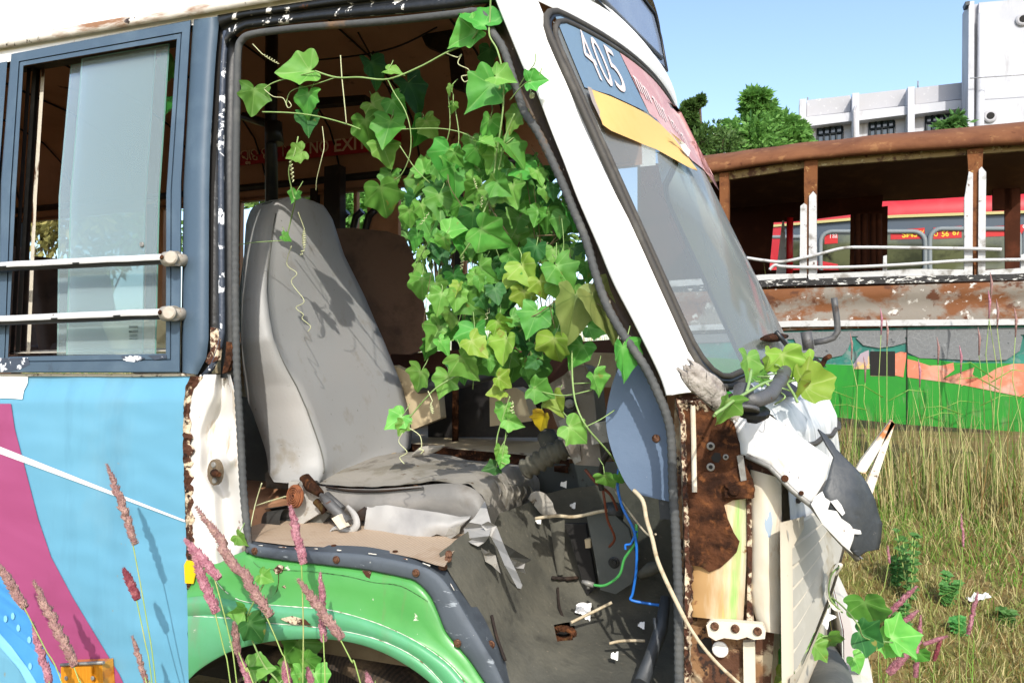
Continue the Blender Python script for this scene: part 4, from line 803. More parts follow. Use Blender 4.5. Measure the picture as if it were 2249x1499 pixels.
# poles
mb = MB()
def pole(px, py0, py1, y, r): mb.tube([S(px, py0, y), S(px-2, (py0+py1)/2, y), S(px, py1, y)], r, 12)
pole(597, 40, 480, .95, .026); mb.tube([S(600, 270, .95), S(604, 316, .95)], .036, 12); mb.tube([S(535, 255, .95), S(600, 275, .95)], .018, 8)
mb.build('grab_pole', m_inblk, BUS)
mb = MB(); mb.slab([S(a, b, 1.3) for a, b in [(912, 50), (978, 30), (1010, 110), (1020, 200), (992, 190), (985, 120), (935, 100)]], (0, .04, 0)); mb.build('torn_lining', m_dark, BUS)
mb = MB(); mb.slab([S(a, b, 1.4) for a, b in [(690, 215), (802, 208), (802, 222), (690, 232)]], (0, .05, 0)); mb.build('torn_lining', m_dark, BUS)
for i, pl in enumerate(([(700, 132), (800, 120), (880, 100), (960, 60)], [(820, 112), (818, 150), (880, 220)], [(780, 60), (830, 150), (870, 230)])):
    mb = MB(); mb.tube([S(a, b, 1.2) for a, b in sm(pl, 5)], .004, 5); mb.build('loose_cable', m_dark, BUS)
# passenger seats
m_sb = M('seat_brown', srgb(110, 84, 68), .7, layers=[('n', 6, .5, .7, srgb(74, 54, 42)), ('n', 60, .6, .7, srgb(106, 84, 66))], bump=(60, .1))
def pseat(px0, px1, pyt, pyb, y0, y1, mat, name='passenger_seat'):
    mb = MB(); A = S((px0+px1)/2, (pyt+pyb)/2, y0); xb = A.x; zt = S(px0, pyt, y0).z; zb = S(px0, pyb, y0).z
    def fn(u, v):
        a = u*2*math.pi; yy = (y0+y1)/2+(y1-y0)/2*math.copysign(abs(math.cos(a))**.35, math.cos(a)); xx = .055*math.copysign(abs(math.sin(a))**.6, math.sin(a))
        k = v; top = 1-.16*max(0, (k-.82)/.18)**2; lean = -.12*k
        return Vector((xb+xx*(1-.5*max(0, (k-.85)/.15)**2)+lean, (y0+y1)/2+(yy-(y0+y1)/2)*top, zb+(zt-zb)*(1-(1-k)**1.0)))
    mb.grid(40, 16, fn); mb.poly([fn(i/40, 1) for i in range(40)]); o = mb.build(name, mat, BUS)
    mb = MB(); mb.box((xb+.24, (y0+y1)/2, zb+.02), (.5, (y1-y0)*.96, .12)); mb.build('seat_cushion', mat, o, bev=.03); return o
def flatseat(pts, y, mat, name='passenger_seat', label=None):
    mb = MB(); mb.slab([S(a, b, y) for a, b in pts], (-.06, .12, 0)); return mb.build(name, mat, BUS, label, bev=.03)
flatseat([(700, 520), (735, 502), (770, 500), (850, 508), (888, 520), (906, 556), (922, 620), (936, 690), (945, 762), (902, 778), (830, 776), (700, 770)], 1.15, m_sb, label='dark brown seat back behind the driver')
pseat(40, 160, 562, 790, .75, 1.15, m_sb); pseat(-160, -40, 520, 790, 1.2, 1.7, m_sb); pseat(250, 300, 690, 800, .5, .95, m_beige)
# ------------------------------------------------------------------ driver's seat
m_vin = M('seat_vinyl_grey', srgb(172, 172, 170), .55, layers=[('n', 3, .45, .7, srgb(174, 171, 167)), ('n', 9, .58, .76, srgb(150, 142, 128)), ('n', 45, .68, .74, srgb(110, 106, 100))], bump=(120, .06))
m_cush = M('seat_cloth_dusty', srgb(160, 155, 145), .85, layers=[('n', 7, .5, .6, srgb(140, 134, 120)), ('n', 26, .62, .7, srgb(104, 86, 66)), ('n', 5, .6, .66, srgb(128, 122, 112))], bump=(60, .3))
m_dkgrey = M('seat_side_dark', srgb(104, 104, 98), .65, layers=[('n', 5, .5, .7, srgb(124, 122, 114))], bump=(80, .08))
pA = S(720, 1040, .36); pT = S(612, 455, .47); dl = pT-pA; nS = Vector((-dl.z, 0, dl.x)).normalized()*-1
def SP_(px, py, o=0.0):
    return onp(px, py, pA, nS)+nS*o
ROW = [(436, 624, 634, 655), (441, 600, 618, 685), (452, 580, 608, 712), (480, 571, 602, 730), (520, 568, 596, 743), (560, 566, 590, 756), (600, 562, 586, 776), (650, 560, 583, 801), (700, 559, 588, 822), (750, 559, 598, 844), (800, 560, 622, 864), (850, 564, 650, 884), (900, 576, 672, 898), (950, 588, 690, 905), (985, 598, 702, 902), (1010, 606, 708, 866), (1030, 614, 710, 806), (1048, 622, 706, 752), (1060, 630, 700, 722)]
mb = MB(); NR = 80; L = []
for j in range(NR+1):
    py = 436+(1060-436)*j/NR; xB, xS, xR = ip(ROW, py); v = j/NR
    P = []; s = SP_(xS, py); r = SP_(xR, py); yb = s.y-.035*sst(0, .12, v); wdt = r.y-s.y
    bol = .02+.035*sst(.1, .7, v)
    s0 = onp(xB, py, Vector((0, yb, 0)), Vector((0, 1, 0))); s0.x = max(min(s0.x, s.x-.01), s.x-.13)
    P.append(Vector((s0.x-.10+.02*v, yb+.05, s0.z-.0)))                # rear edge
    P.append(Vector((s0.x-.05, yb+.004, s0.z)))
    P.append(s0); P.append(s0.lerp(s, .35)+nS*(bol*.55)+Vector((0, -.006, 0))); P.append(s0.lerp(s, .7)+nS*(bol*.55)); P.append(s+nS*.002)
    for k in range(1, 12):
        t = k/12; q = s.lerp(r, t); cv = -.018*math.sin(math.pi*t)*sst(.2, .5, v)+.022*math.sin(math.pi*t)*(1-sst(.1, .35, v))
        P.append(q+nS*(cv+.003*nz(t*4, v*7, 3)+.012*sst(.7, 1.0, t)*(1-t)*2))
    P.append(r); P.append(r+Vector((-.05, .012, 0))); P.append(r+Vector((-.12, -.01, 0)))
    L.append(P)
o_ = len(mb.v); nn = len(L[0])
for l in L: mb.v += l
for j in range(NR):
    for i in range(nn-1):
        mb.f.append((j*nn+i, j*nn+i+1, (j+1)*nn+i+1, (j+1)*nn+i)); mb.m.append(0); mb.sm.append(True)
for l in (L[0], L[-1]): mb.poly(l)
# driver seat is carried by its cushion
TOPN = sm([(700, 1066), (760, 1072), (830, 1073), (900, 1068), (960, 1062), (1010, 1062), (1048, 1078), (1070, 1112), (1076, 1150)], 4)
FARS = sm([(760, 1010), (830, 1000), (900, 992), (960, 996), (1030, 1010), (1110, 1016), (1160, 1030), (1186, 1062), (1176, 1110)], 4)
a, b = rs(TOPN, 60), rs(FARS, 60); mc = MB()
na = [S(p, q, .30+.0*i) for i, (p, q) in enumerate(a)]; fb = [S(p, q, .78) for p, q in b]; lns = []
for k in [j/14 for j in range(15)]:
    lns.append([p.lerp(q, k)+Vector((0, 0, .02*math.sin(math.pi*k)*(1-sst(.8, 1, i/59))+.005*nz(i*.16, k*5, 1)*(1+1.5*sst(.6, .8, i/59))+.004*math.sin(i*1.15+k*5)*sst(.68, .8, i/59)+.012*math.exp(-(k/.05)**2)*(1-sst(.5, .9, i/59))*.6)) for i, (p, q) in enumerate(zip(na, fb))])
mc.loft(lns, 0)
bot = [S(700+(1075-700)*i/59, 1135+40*sst(0, 1, i/59), .31) for i in range(60)]
mc.loft([[p for p in na], [p+Vector((0, -.006, -.004)) for p in na]]+[[p.lerp(q, k)+Vector((0, -.016*math.sin(math.pi*k)-.012+.004*nz(i*.2, k*3, 7)+.006*math.sin(k*7+i*.07), 0)) for i, (p, q) in enumerate(zip(na, bot))] for k in (.12, .3, .5, .7, .85, 1)], 1)
fr = lns; mc.loft([[l[-1] for l in lns], [l[-1]+Vector((-.02, 0, -.06)) for l in lns]], 0); mc.loft([fb, [p+Vector((0, .01, -.12)) for p in fb]], 1)
DS = mc.build('driver_seat', [m_cush, M('cushion_side_vinyl', srgb(124, 122, 118), .55, layers=[('n', 4, .45, .7, srgb(156, 152, 146)), ('n', 9, .6, .75, srgb(118, 112, 104))], bump=(40, .2))], BUS)
mb.build('seat_backrest', m_vin, DS)
q_ = [SP_(ip(ROW, 470+i*10)[1], 470+i*10, .004) for i in range(58)]
mb = MB(); mb.tube(q_, .0022, 5); mb.build('backrest_piping', m_dkgrey, DS)
SIDE = [(600, 441), (578, 452), (570, 480), (567, 560), (562, 640), (560, 760), (561, 830), (552, 832), (545, 815), (532, 770), (524, 700), (525, 640), (530, 600), (538, 545), (548, 500), (562, 462), (582, 442)]
mb = MB(); mb.slab([S(p, q, .47) for p, q in SIDE], (0, .05, 0)); mb.build('backrest_side', m_dkgrey, DS, bev=.012)
mb = MB(); mb.slab([S(p, q, .44) for p, q in [(560, 832), (606, 1008), (632, 1060), (660, 1060), (620, 960), (580, 840)]], (0, .03, 0)); mb.build('backrest_skirt', m_vin, DS)
# torn cover panel and strips along the cushion front
mb = MB(); tp = rs([(806, 1112), (850, 1108), (900, 1116), (960, 1124), (1010, 1134), (1034, 1132)], 30); bt_ = rs([(796, 1186), (850, 1187), (910, 1187), (940, 1180), (960, 1172), (985, 1180), (1010, 1160), (1030, 1140)], 30)
mb.loft([[S(p[0]+(q[0]-p[0])*k, p[1]+(q[1]-p[1])*k, .27-.03*k+.018*math.sin(i*.22+k*2.2)*k-.012*math.sin(k*3.1)+.005*nz(i*.3, k*3, 0)) for i, (p, q) in enumerate(zip(tp, bt_))] for k in [j/10 for j in range(11)]]); m_cover = M('torn_cover_grey', srgb(176, 174, 170), .6, layers=[('n', 5, .5, .72, srgb(154, 152, 150)), ('n', 12, .64, .7, srgb(196, 182, 160))], bump=(40, .15)); mb.build('torn_cover', m_cover, DS)
def strip(pts, ws, y0, y1, mat, name='torn_strip', tw=0.0, mbx=None):
    mb = MB(); q = rs(sm(pts, 5), 26); l1 = []; l2 = []; l3 = []
    for i, (x, yy) in enumerate(q):
        j = min(25, i+1); k = max(0, i-1); dx, dy = q[j][0]-q[k][0], q[j][1]-q[k][1]; l_ = math.hypot(dx, dy) or 1; wv = ip([(n_/(len(ws)-1), v_) for n_, v_ in enumerate(ws)], i/25)[0]
        Y = y0+(y1-y0)*i/25; ex = -dy/l_*wv/2; ey = dx/l_*wv/2
        l1.append(S(x+ex, yy+ey, Y+tw*math.sin(i*.4))); l2.append(S(x, yy, Y-.012)); l3.append(S(x-ex, yy-ey, Y-tw*math.sin(i*.4)))
    mb.loft([l1, l2, l3]); mb.build(name, mat, DS)
def torn(pts, mat, name='torn_strip'):
    mb = MB(); P3 = [S(*p) for p in pts]; tri = tessellate_polygon([[Vector((p[0], p[1], 0)) for p in pts]]); o = Vector((0, .0025, -.0015))
    mb.add(P3, [tuple(t) for t in tri]); mb.add([p+o for p in P3], [tuple(reversed(t)) for t in tri]); n = len(P3); mb.add(P3+[p+o for p in P3], [(i, (i+1) % n, n+(i+1) % n, n+i) for i in range(n)]); return mb.build(name, mat, DS)
torn([(1018, 1160, .24), (1030, 1146, .2), (1043, 1134, .22), (1065, 1099, .28), (1071, 1122, .24), (1080, 1155, .2), (1074, 1176, .16), (1064, 1190, .2), (1050, 1199, .19), (1034, 1192, .18), (1022, 1182, .22)], m_cover)
torn([(1056, 1152, .19), (1072, 1144, .16), (1090, 1154, .2), (1104, 1190, .15), (1117, 1220, .13), (1134, 1254, .1), (1147, 1284, .09), (1144, 1292, .09), (1136, 1290, .1), (1122, 1264, .12), (1108, 1240, .13), (1094, 1206, .17), (1078, 1178, .19)], m_cover)
torn([(1096, 1186, .24), (1132, 1208, .2), (1166, 1228, .2), (1152, 1236, .22), (1118, 1222, .24)], m_dkgrey)
torn([(1114, 1224, .19), (1136, 1234, .16), (1153, 1236, .19), (1150, 1248, .18), (1154, 1258, .19), (1138, 1252, .2), (1126, 1246, .19)], m_cover)
torn([(1056, 1202, .2), (1074, 1212, .17), (1088, 1218, .18), (1092, 1234, .17), (1099, 1258, .16), (1088, 1248, .17), (1080, 1240, .17), (1066, 1232, .18), (1062, 1218, .2)], m_cush)
torn([(960, 1178, .26), (986, 1160, .24), (1012, 1152, .23), (1008, 1170, .22), (990, 1182, .23), (976, 1180, .25)], m_cush)
strip([(1165, 1100), (1180, 1092), (1205, 1120), (1220, 1130)], [14, 36, 36, 10], .5, .5, m_cush, tw=.01)
strip([(905, 1000), (930, 990), (960, 984), (975, 978)], [6, 22, 16, 4], .62, .66, m_cush)
strip([(715, 1068), (760, 1076), (830, 1078), (930, 1070)], [4, 7, 5, 2], .285, .285, m_dark, 'open_seam')
strip([(1020, 1066), (1060, 1074), (1100, 1062), (1150, 1066)], [2, 3, 3, 2], .4, .55, m_dkgrey, 'cushion_fold')
for i in range(6):
    x = 1085+i*15; strip([(x, 1052+i*2), (x+14-i, 1076+i), (x+8-i*2, 1112-i*3)], [2, 7, 3], .42+i*.05, .40+i*.05, m_cush, 'cushion_fold')
# recliner
mb = MB(); mb.slab([S(p, q, 0.255) for p, q in [(634, 1056), (662, 1056), (700, 1086), (716, 1100), (706, 1124), (664, 1150), (652, 1150), (650, 1128), (632, 1112)]], (0, .02, 0)); rc = mb.build('recliner_bracket', M('bracket_alloy', srgb(196, 194, 188), .5, .1, layers=[('n', 20, .58, .68, srgb(150, 138, 122)), ('n', 40, .66, .7, RUST)], bump=(50, .25)), DS, bev=.003)
mb = MB()
Qs = S(650, 1089, .225); Na = Vector((-.25, -1, .1)).normalized(); mb.disc(Qs, Na, .034, .008, 24); Nb = Na.orthogonal().normalized(); Nc = Na.cross(Nb)
mb.tube([Qs+Na*.0115+(Nb*math.cos(t*.35)+Nc*math.sin(t*.35))*(.031*(1-t/86)) for t in range(76)], .0027, 5)
mb.build('recliner_spring', M('rust_warm', srgb(150, 92, 58), .85, layers=[('n', 30, .5, .65, srgb(104, 60, 40))], bump=(60, .5)), rc)  # lighter copy of the rust, light on the spring put into its colour
mb = MB(); mb.tube([S(668, 1046, 0.235), S(684, 1068, 0.230), S(704, 1084, 0.225)], [.018, .022, .014], 8, flat=.7); mb.build('rusted_lever', m_rust, rc)
mb = MB(); mb.disc(S(662, 1061, 0.220), (0, -1, 0), .007, .004, 12); mb.build('pivot_pin', m_steel, rc)
mb = MB(); mb.tube([S(704, 1085, 0.215), S(722, 1104, 0.210), S(766, 1148, 0.195)], [.006, .0155, .0155], 10); mb.tube([S(716, 1086, 0.235), S(752, 1118, 0.225)], .012, 8); mb.build('lever_sleeve', m_pipe, rc)
mb = MB(); mb.tube([S(694, 1100, 0.235), S(704, 1112, 0.230), S(714, 1124, 0.235)], [.011, .009, .011], 8); mb.build('spring_hook', m_rust, rc)
for pts, y, m in (([(728, 1138), (742, 1130), (760, 1156), (746, 1162)], .17, m_cream), ([(640, 1150), (706, 1120), (724, 1130), (700, 1158), (660, 1162)], .28, m_dkgrey)):
    mb = MB(); mb.slab([S(p, q, y) for p, q in pts], (0, .02, 0)); mb.build('bracket_piece', m, rc)
strip([(724, 1168), (740, 1158), (766, 1166), (782, 1152), (778, 1130), (762, 1110)], [4, 12, 16, 18, 14, 8], .2, .24, m_cover, 'torn_strip')
strip([(770, 1128), (784, 1140), (796, 1126), (804, 1114)], [4, 16, 22, 8], .26, .27, m_dark, 'torn_strip')
# side pillar behind the seat, seen in the gap
mb = MB(); mb.slab([S(p, q, .62) for p, q in [(515, 870), (600, 880), (700, 1120), (520, 1130)]], (0, .03, 0)); mb.slab([S(p, q, .66) for p, q in [(515, 770), (560, 770), (620, 1000), (515, 900)]], (0, .03, 0), 1); mb.build('rear_bulkhead', [m_dkgrey, m_beige], BUS)
mb = MB(); mb.slab([S(p, q, .5) for p, q in [(582, 1040), (600, 1020), (640, 1050), (640, 1150), (590, 1140)]], (0, .03, 0)); mb.build('seat_base', m_cush, DS, bev=.01)
# ------------------------------------------------------------------ footwell mat
NET = [[(964, 1212, .05), (1052, 1152, .28), (1200, 1085, .60), (1330, 1062, .74), (1500, 1050, .80)],
       [(1003, 1284, .03), (1105, 1250, .26), (1215, 1235, .52), (1330, 1215, .66), (1500, 1200, .74)],
       [(1060, 1370, .04), (1155, 1365, .24), (1260, 1350, .44), (1360, 1335, .52), (1500, 1318, .58)],
       [(1095, 1440, .04), (1180, 1430, .17), (1280, 1424, .28), (1380, 1420, .34), (1500, 1415, .38)],
       [(1130, 1530, .03), (1210, 1535, .05), (1300, 1540, .06), (1400, 1540, .06), (1500, 1540, .06)]]
cols = [sm([r[k] for r in NET], 12) for k in range(5)]; rows = [sm([c[j] for c in cols], 12) for j in range(len(cols[0]))]
mb = MB(); hole = lambda x, y: ((x-1236)/24)**2+((y-1392)/15)**2 < 1+.5*nz(x*.08, y*.08, 0)
nr, ncol = len(rows), len(rows[0]); o_ = 0
for r_ in rows: mb.v += [S(x, y, d)+Vector((0, 0, .012*nz(x*.012, y*.012, 3)+.003*nz(x*.04, y*.03, 9)+.02*math.exp(-((x-1240)/70)**2-((y-1372)/20)**2))) for x, y, d in r_]
for j in range(nr-1):
    for i in range(ncol-1):
        x, y, _ = rows[j][i]
        if hole(x, y): continue
        mb.f.append((j*ncol+i, j*ncol+i+1, (j+1)*ncol+i+1, (j+1)*ncol+i)); mb.m.append(0); mb.sm.append(True)
m_mat = M('floor_mat', srgb(86, 85, 76), .8, layers=[('n', 4, .42, .66, srgb(108, 105, 92)), ('n', 11, .55, .7, srgb(68, 67, 60)), ('n', 70, .64, .72, srgb(132, 124, 108))], bump=(60, .28))
FM = mb.build('floor_mat', m_mat, BUS)
mb = MB(); mb.box((S(1236, 1400, .42).x, .45, .9), (.3, .3, .02)); mb.build('floor_pan', m_void, BUS)
mb = MB()
for t in range(22):
    an = t*.285; x = 1236+25*math.cos(an); y = 1390+15*math.sin(an); mb.tube([S(x, y, .33), S(x+3*nz(t, 1, 0), y+5, .325), S(1236+(x-1236)*.62, 1390+(y-1390)*.6, .34)], [.009, .010, .004], 5)
mb.build('torn_hole_edge', m_rust, FM)
for px, py in ((986, 1216), (970, 1244), (985, 1226)):
    mb = MB(); mb.disc(S(px, py, .028), (0, -1, .3), .009, .004, 12); mb.build('mat_screw', m_screw, FM)
def mp3(px, py):                                                      # point on the mat
    best = min(((x-px)**2+(y-py)**2, x, y, d) for r_ in rows for x, y, d in r_); return S(px, py, best[3]-.02)
for pl, r_ in (([(1225, 1290), (1228, 1330), (1238, 1360)], .004), ([(1212, 1268), (1240, 1270), (1268, 1268)], .006), ([(1080, 1350), (1092, 1400), (1110, 1450)], .004)):
    mb = MB(); mb.tube([mp3(*p) for p in sm(pl, 5)], r_, 5); mb.build('mat_tear', m_dark, FM)
mb = MB(); mb.loft([[S(a_, b_, .5) for a_, b_ in [(1208, 1150), (1216, 1210), (1224, 1262)]], [S(a_, b_, .485) for a_, b_ in [(1222, 1146), (1228, 1210), (1232, 1262)]], [S(a_, b_, .5) for a_, b_ in [(1240, 1140), (1240, 1200), (1238, 1260)]]]); mb.build('mat_ridge', m_mat, FM)
# kick panel, pedals, dark front bulkhead
mb = MB(); mb.slab([S(a_, b_, .84) for a_, b_ in [(1180, 1020), (1510, 1010), (1510, 1450), (1220, 1400), (1190, 1180)]], (0, .02, 0)); mb.build('front_bulkhead', M('bulkhead_dark', srgb(66, 70, 68), .7, layers=[('n', 5, .5, .7, srgb(74, 76, 72)), ('n', 22, .64, .7, srgb(40, 36, 32))], bump=(24, .2)), BUS)
mb = MB(); mb.slab([S(a_, b_, .46) for a_, b_ in [(1288, 1130), (1340, 1120), (1380, 1160), (1400, 1230), (1388, 1280), (1352, 1304), (1318, 1294), (1306, 1220)]], (0, .02, 0)); kp = mb.build('kick_plate', M('kick_grey', srgb(86, 90, 86), .6, layers=[('n', 6, .5, .7, srgb(102, 104, 98))], bump=(50, .15)), BUS, bev=.006)
mb = MB(); mb.disc(S(1349, 1234, .46), (0, -1, 0), .016, .006, 16); mb.disc(S(1349, 1234, .454), (0, -1, 0), .008, .006, 12); mb.build('plate_grommet', m_black, kp)
mb = MB(); mb.slab([S(a_, b_, .5) for a_, b_ in [(1284, 1184), (1297, 1182), (1297, 1202), (1286, 1203)]], (0, .02, 0)); mb.build('plate_clip', m_beige, kp)
mb = MB(); mb.slab([S(a_, b_, .52) for a_, b_ in [(1238, 1150), (1286, 1150), (1296, 1210), (1310, 1290), (1290, 1305), (1268, 1240), (1252, 1180)]], (0, .02, 0)); mb.build('pedal_slot', m_void, BUS)
mb = MB(); mb.tube([S(1462, 1310, .24), S(1452, 1380, .2), S(1430, 1440, .16), S(1408, 1500, .1)], [.012, .017, .016, .018], 8); mb.tube([S(1438, 1356, .2), S(1440, 1382, .19), S(1462, 1376, .2)], .006, 6); mb.build('pedal_arm', m_darkpl, BUS)
mb = MB(); mb.tube([S(1408, 1262, .36), S(1430, 1248, .34), S(1452, 1242, .34)], [.014, .022, .016], 10, flat=.8); mb.build('pedal_pad', m_mat, BUS)
mb = MB(); mb.tube([S(1348, 1110, .5), S(1346, 1138, .48)], .03, 12); mb.build('wiper_motor', m_darkpl, BUS)
# steering column cover and bellows
m_col = M('column_cover', srgb(124, 116, 106), .65, layers=[('n', 5, .5, .68, srgb(146, 134, 122)), ('n', 15, .6, .7, srgb(94, 86, 76))], bump=(40, .2))
mb = MB(); COL = [(1198, 848), (1240, 822), (1262, 798), (1290, 806), (1304, 860), (1310, 920), (1322, 1024), (1262, 1020), (1236, 968), (1206, 888)]
mb.slab([S(a_, b_, .34) for a_, b_ in COL], (0, .12, 0)); cc = mb.build('steering_column_cover', m_col, BUS, bev=.018)
mb = MB(); mb.slab([S(a_, b_, .333) for a_, b_ in [(1226, 924), (1262, 908), (1270, 930), (1276, 1012), (1262, 1018), (1244, 972)]], (0, .01, 0)); mb.build('cover_facing', m_steel, cc, bev=.004)
mb = MB(); mb.disc(S(1252, 890, .335), (-.1, -1, 0), .023, .012, 20); mb.build('ignition_collar', m_black, cc)
mb = MB(); mb.disc(S(1252, 886, .322), (-.1, -1, 0), .0125, .01, 18); mb.disc(S(1252, 886, .312), (-.1, -1, 0), .005, .004, 10); mb.build('ignition_lock', m_steel, cc)
mb = MB(); bl = [S(a_, b_, .5) for a_, b_ in sm([(1250, 980), (1215, 995), (1180, 1015), (1150, 1032)], 9)]
mb.tube(bl, [.03*(1+.16*math.sin(i*1.6)) for i in range(len(bl))], 14); mb.tube([S(1200, 955, .6), S(1208, 975, .58), S(1216, 1000, .56)], .03, 12); mb.build('rubber_bellows', m_mat, BUS)
mb = MB(); mb.slab([S(a_, b_, .3) for a_, b_ in [(1295, 930), (1330, 924), (1336, 970), (1300, 976)]], (0, .05, 0)); mb.build('relay_box', m_steel, BUS, bev=.004)
# grey side panel under the pillar
GP = sm([(1362, 800), (1346, 838), (1334, 890), (1331, 930), (1342, 985), (1366, 1045), (1388, 1078), (1402, 1085)], 4)+[(1440, 1094), (1478, 1102), (1480, 1040), (1474, 950), (1455, 890), (1430, 830), (1412, 798), (1390, 790)]
mb = MB(); mb.slab([S(a_, b_, .11) for a_, b_ in GP], (.004, .015, 0)); gp = mb.build('dash_end_panel', M('panel_blue_grey', srgb(104, 124, 150), .55, layers=[('n', 5, .5, .7, srgb(114, 134, 160)), ('n', 70, .72, .74, srgb(190, 190, 186))], bump=(160, .05)), BUS, bev=.004)
mb = MB(); mb.disc(S(1441, 962, .11), (0, -1, 0), .0095, .004, 14); mb.build('panel_screw', m_screw, gp)
mb = MB(); mb.slab([S(a_, b_, .12) for a_, b_ in [(1446, 1096), (1476, 1100), (1476, 1140), (1450, 1140)]], (0, .02, 0)); mb.build('connector', m_darkpl, gp)
# ================================================================== loose things in the cab
def cable(name, pts, r, mat, label, cat, n=6, k=7):
    mb = MB(); mb.tube([S(*p) for p in sm(pts, k)], r, n); return mb.build(name, mat, None, label, cat)
m_wblue = M('wire_blue', srgb(40, 120, 215), .4); m_wgreen = M('wire_green', srgb(90, 190, 100), .4); m_twig = M('dry_stem', srgb(205, 190, 160), .8, layers=[('n', 40, .5, .7, srgb(160, 140, 108))])
cable('cable', [(1362, 1015, .2), (1356, 1060, .2), (1366, 1110, .2), (1394, 1170, .2), (1398, 1240, .21), (1390, 1300, .22), (1386, 1316, .22), (1420, 1324, .23), (1450, 1328, .24)], .0036, m_wblue, 'loose bright blue wire hanging below the blue grey panel', 'wire')
cable('cable', [(1398, 1165, .21), (1386, 1192, .21), (1374, 1196, .21), (1374, 1206, .21)], .003, m_wblue, 'short curled blue wire end beside the longer blue wire', 'wire')
g_ = cable('cable', [(1398, 1150, .22), (1396, 1190, .22), (1372, 1225, .24), (1360, 1262, .26), (1330, 1284, .28), (1304, 1284, .3)], .0036, m_wgreen, 'thin green wire with a clear plug on its end in the footwell', 'wire')
mb = MB(); mb.tube([S(1304, 1284, .3), S(1290, 1280, .3), S(1278, 1276, .3)], [.007, .008, .005], 6); mb.tube([S(1292, 1282, .3), S(1292, 1292, .3)], .004, 6); mb.build('plug', m_steel, g_)
cable('dry_stem', [(1392, 1076, .02), (1412, 1100, .0), (1420, 1140, -.01), (1432, 1180, -.02), (1446, 1235, -.03), (1480, 1310, -.04), (1520, 1385, -.05), (1570, 1450, -.05), (1640, 1515, -.05)], [.0048]*40+[.0038]*25, m_twig, 'long pale dry stem leaning across the rusty corner post', 'stem')
cable('dry_stem', [(1350, 1076, .3), (1380, 1120, .2), (1415, 1166, .12), (1430, 1176, .06), (1440, 1172, .0)], .0024, m_twig, 'thin dry stem joining the long pale stem in the cab', 'stem')
cable('dry_stem', [(1176, 1138, .4), (1220, 1132, .4), (1262, 1134, .42), (1310, 1124, .42), (1334, 1120, .42)], .0052, m_twig, 'pale knobbly twig lying across the top of the footwell', 'twig')
cable('dry_stem', [(1254, 1366, .3), (1300, 1344, .34), (1344, 1322, .36)], .0042, m_twig, 'straight pale twig beside the torn hole in the floor mat', 'twig')
cable('dry_stem', [(1338, 1412, .25), (1370, 1406, .26), (1416, 1406, .28)], .0038, m_twig, 'short pale twig lying low on the floor mat', 'twig')
m_wbrown = M('wire_brown', srgb(120, 62, 42), .5); m_wblk = M('wire_black', srgb(48, 46, 44), .5)
cable('cable', [(1285, 1030, .36), (1310, 1060, .36), (1340, 1085, .38), (1356, 1120, .4)], .004, m_wbrown, 'brown wire pair drooping under the steering column cover', 'wire')
cable('cable', [(1346, 984, .2), (1326, 1010, .24), (1318, 1050, .27), (1322, 1075, .28)], .0075, m_wblk, 'thick black hose curving behind the blue grey panel', 'hose')
cable('cable', [(1322, 1060, .3), (1328, 1100, .3), (1334, 1140, .32), (1350, 1180, .34), (1338, 1200, .36)], .0035, m_wbrown, 'reddish brown wire dangling beside the blue wire', 'wire')
rn = random.Random(8)
for px, py, s_, lb in ((1283, 1345, .02, 'crumpled white paper scrap by the hole in the floor mat'), (1240, 1070, .009, 'white plaster crumb on the dark panel behind the seat'), (1260, 1116, .008, 'small white crumb above the knobbly twig'), (1352, 1446, .008, 'white crumb at the bottom of the floor mat'), (1185, 1150, .008, 'white flake at the end of the knobbly twig'), (1410, 1378, .008, 'pale flake beside the dark pedal arm')):
    mb = MB(); P = mp3(px, py)+Vector((0, -.012, .012))
    mb.grid(7, 5, lambda u, v: P+Vector(((u-.5)*s_*2.2, (v-.5)*s_*.8+s_*.4*nz(u*3, v*3, px), (v-.5)*s_*1.5*(.6+u)+s_*.7*nz(u*4, v*3, py*.1))))
    mb.build('paper_scrap', m_pillar, None, lb, 'scrap')
mb = MB()                                                            # the rolled rubber mat behind the hinge
mb.grid(30, 10, lambda u, v: (lambda a, r: S(566+62*v, 1142-4*v, .24)+Vector((0, r*math.cos(a), r*math.sin(a)*1.1)))(u*8.2, .018+.012*u+.006*v))
ro = mb.build('rolled_rubber', M('rubber_sheet', srgb(58, 58, 56), .6, layers=[('n', 6, .5, .7, srgb(78, 76, 70))], bump=(40, .1)), None, 'black rolled rubber sheet left on the beige step plate', 'rubber sheet')
# ================================================================== leaves
lm_a = LEAF('leaf_green', srgb(98, 172, 70), srgb(136, 196, 104), var=srgb(76, 148, 58))
lm_b = LEAF('leaf_bright', srgb(132, 198, 90), srgb(170, 216, 128), .32, var=srgb(106, 178, 74))
lm_d = LEAF('leaf_dark', srgb(56, 122, 56), srgb(90, 148, 80), .24, var=srgb(44, 100, 48))
lm_y = LEAF('leaf_yellow_green', srgb(158, 196, 80), srgb(190, 212, 126), .32, var=srgb(136, 182, 64))
lm_p = LEAF('leaf_pale_back', srgb(160, 180, 104), srgb(96, 126, 60), .4, var=srgb(142, 168, 90))
lm_x = LEAF('leaf_dead', srgb(214, 196, 40), srgb(110, 84, 30), .3, var=srgb(120, 92, 34))
m_stem = M('vine_stem', srgb(150, 180, 110), .6, layers=[('n', 20, .5, .7, srgb(120, 158, 80))]); m_tend = M('vine_tendril', srgb(204, 208, 160), .6)
m_bstem = M('vine_stem_brown', srgb(120, 104, 76), .8)
HALF = [(.0, .02), (.07, .16), (.20, .25), (.36, .25), (.50, .17), (.46, .02), (.49, -.12), (.57, -.26), (.47, -.37), (.37, -.46), (.26, -.60), (.14, -.78), (.0, -.97)]
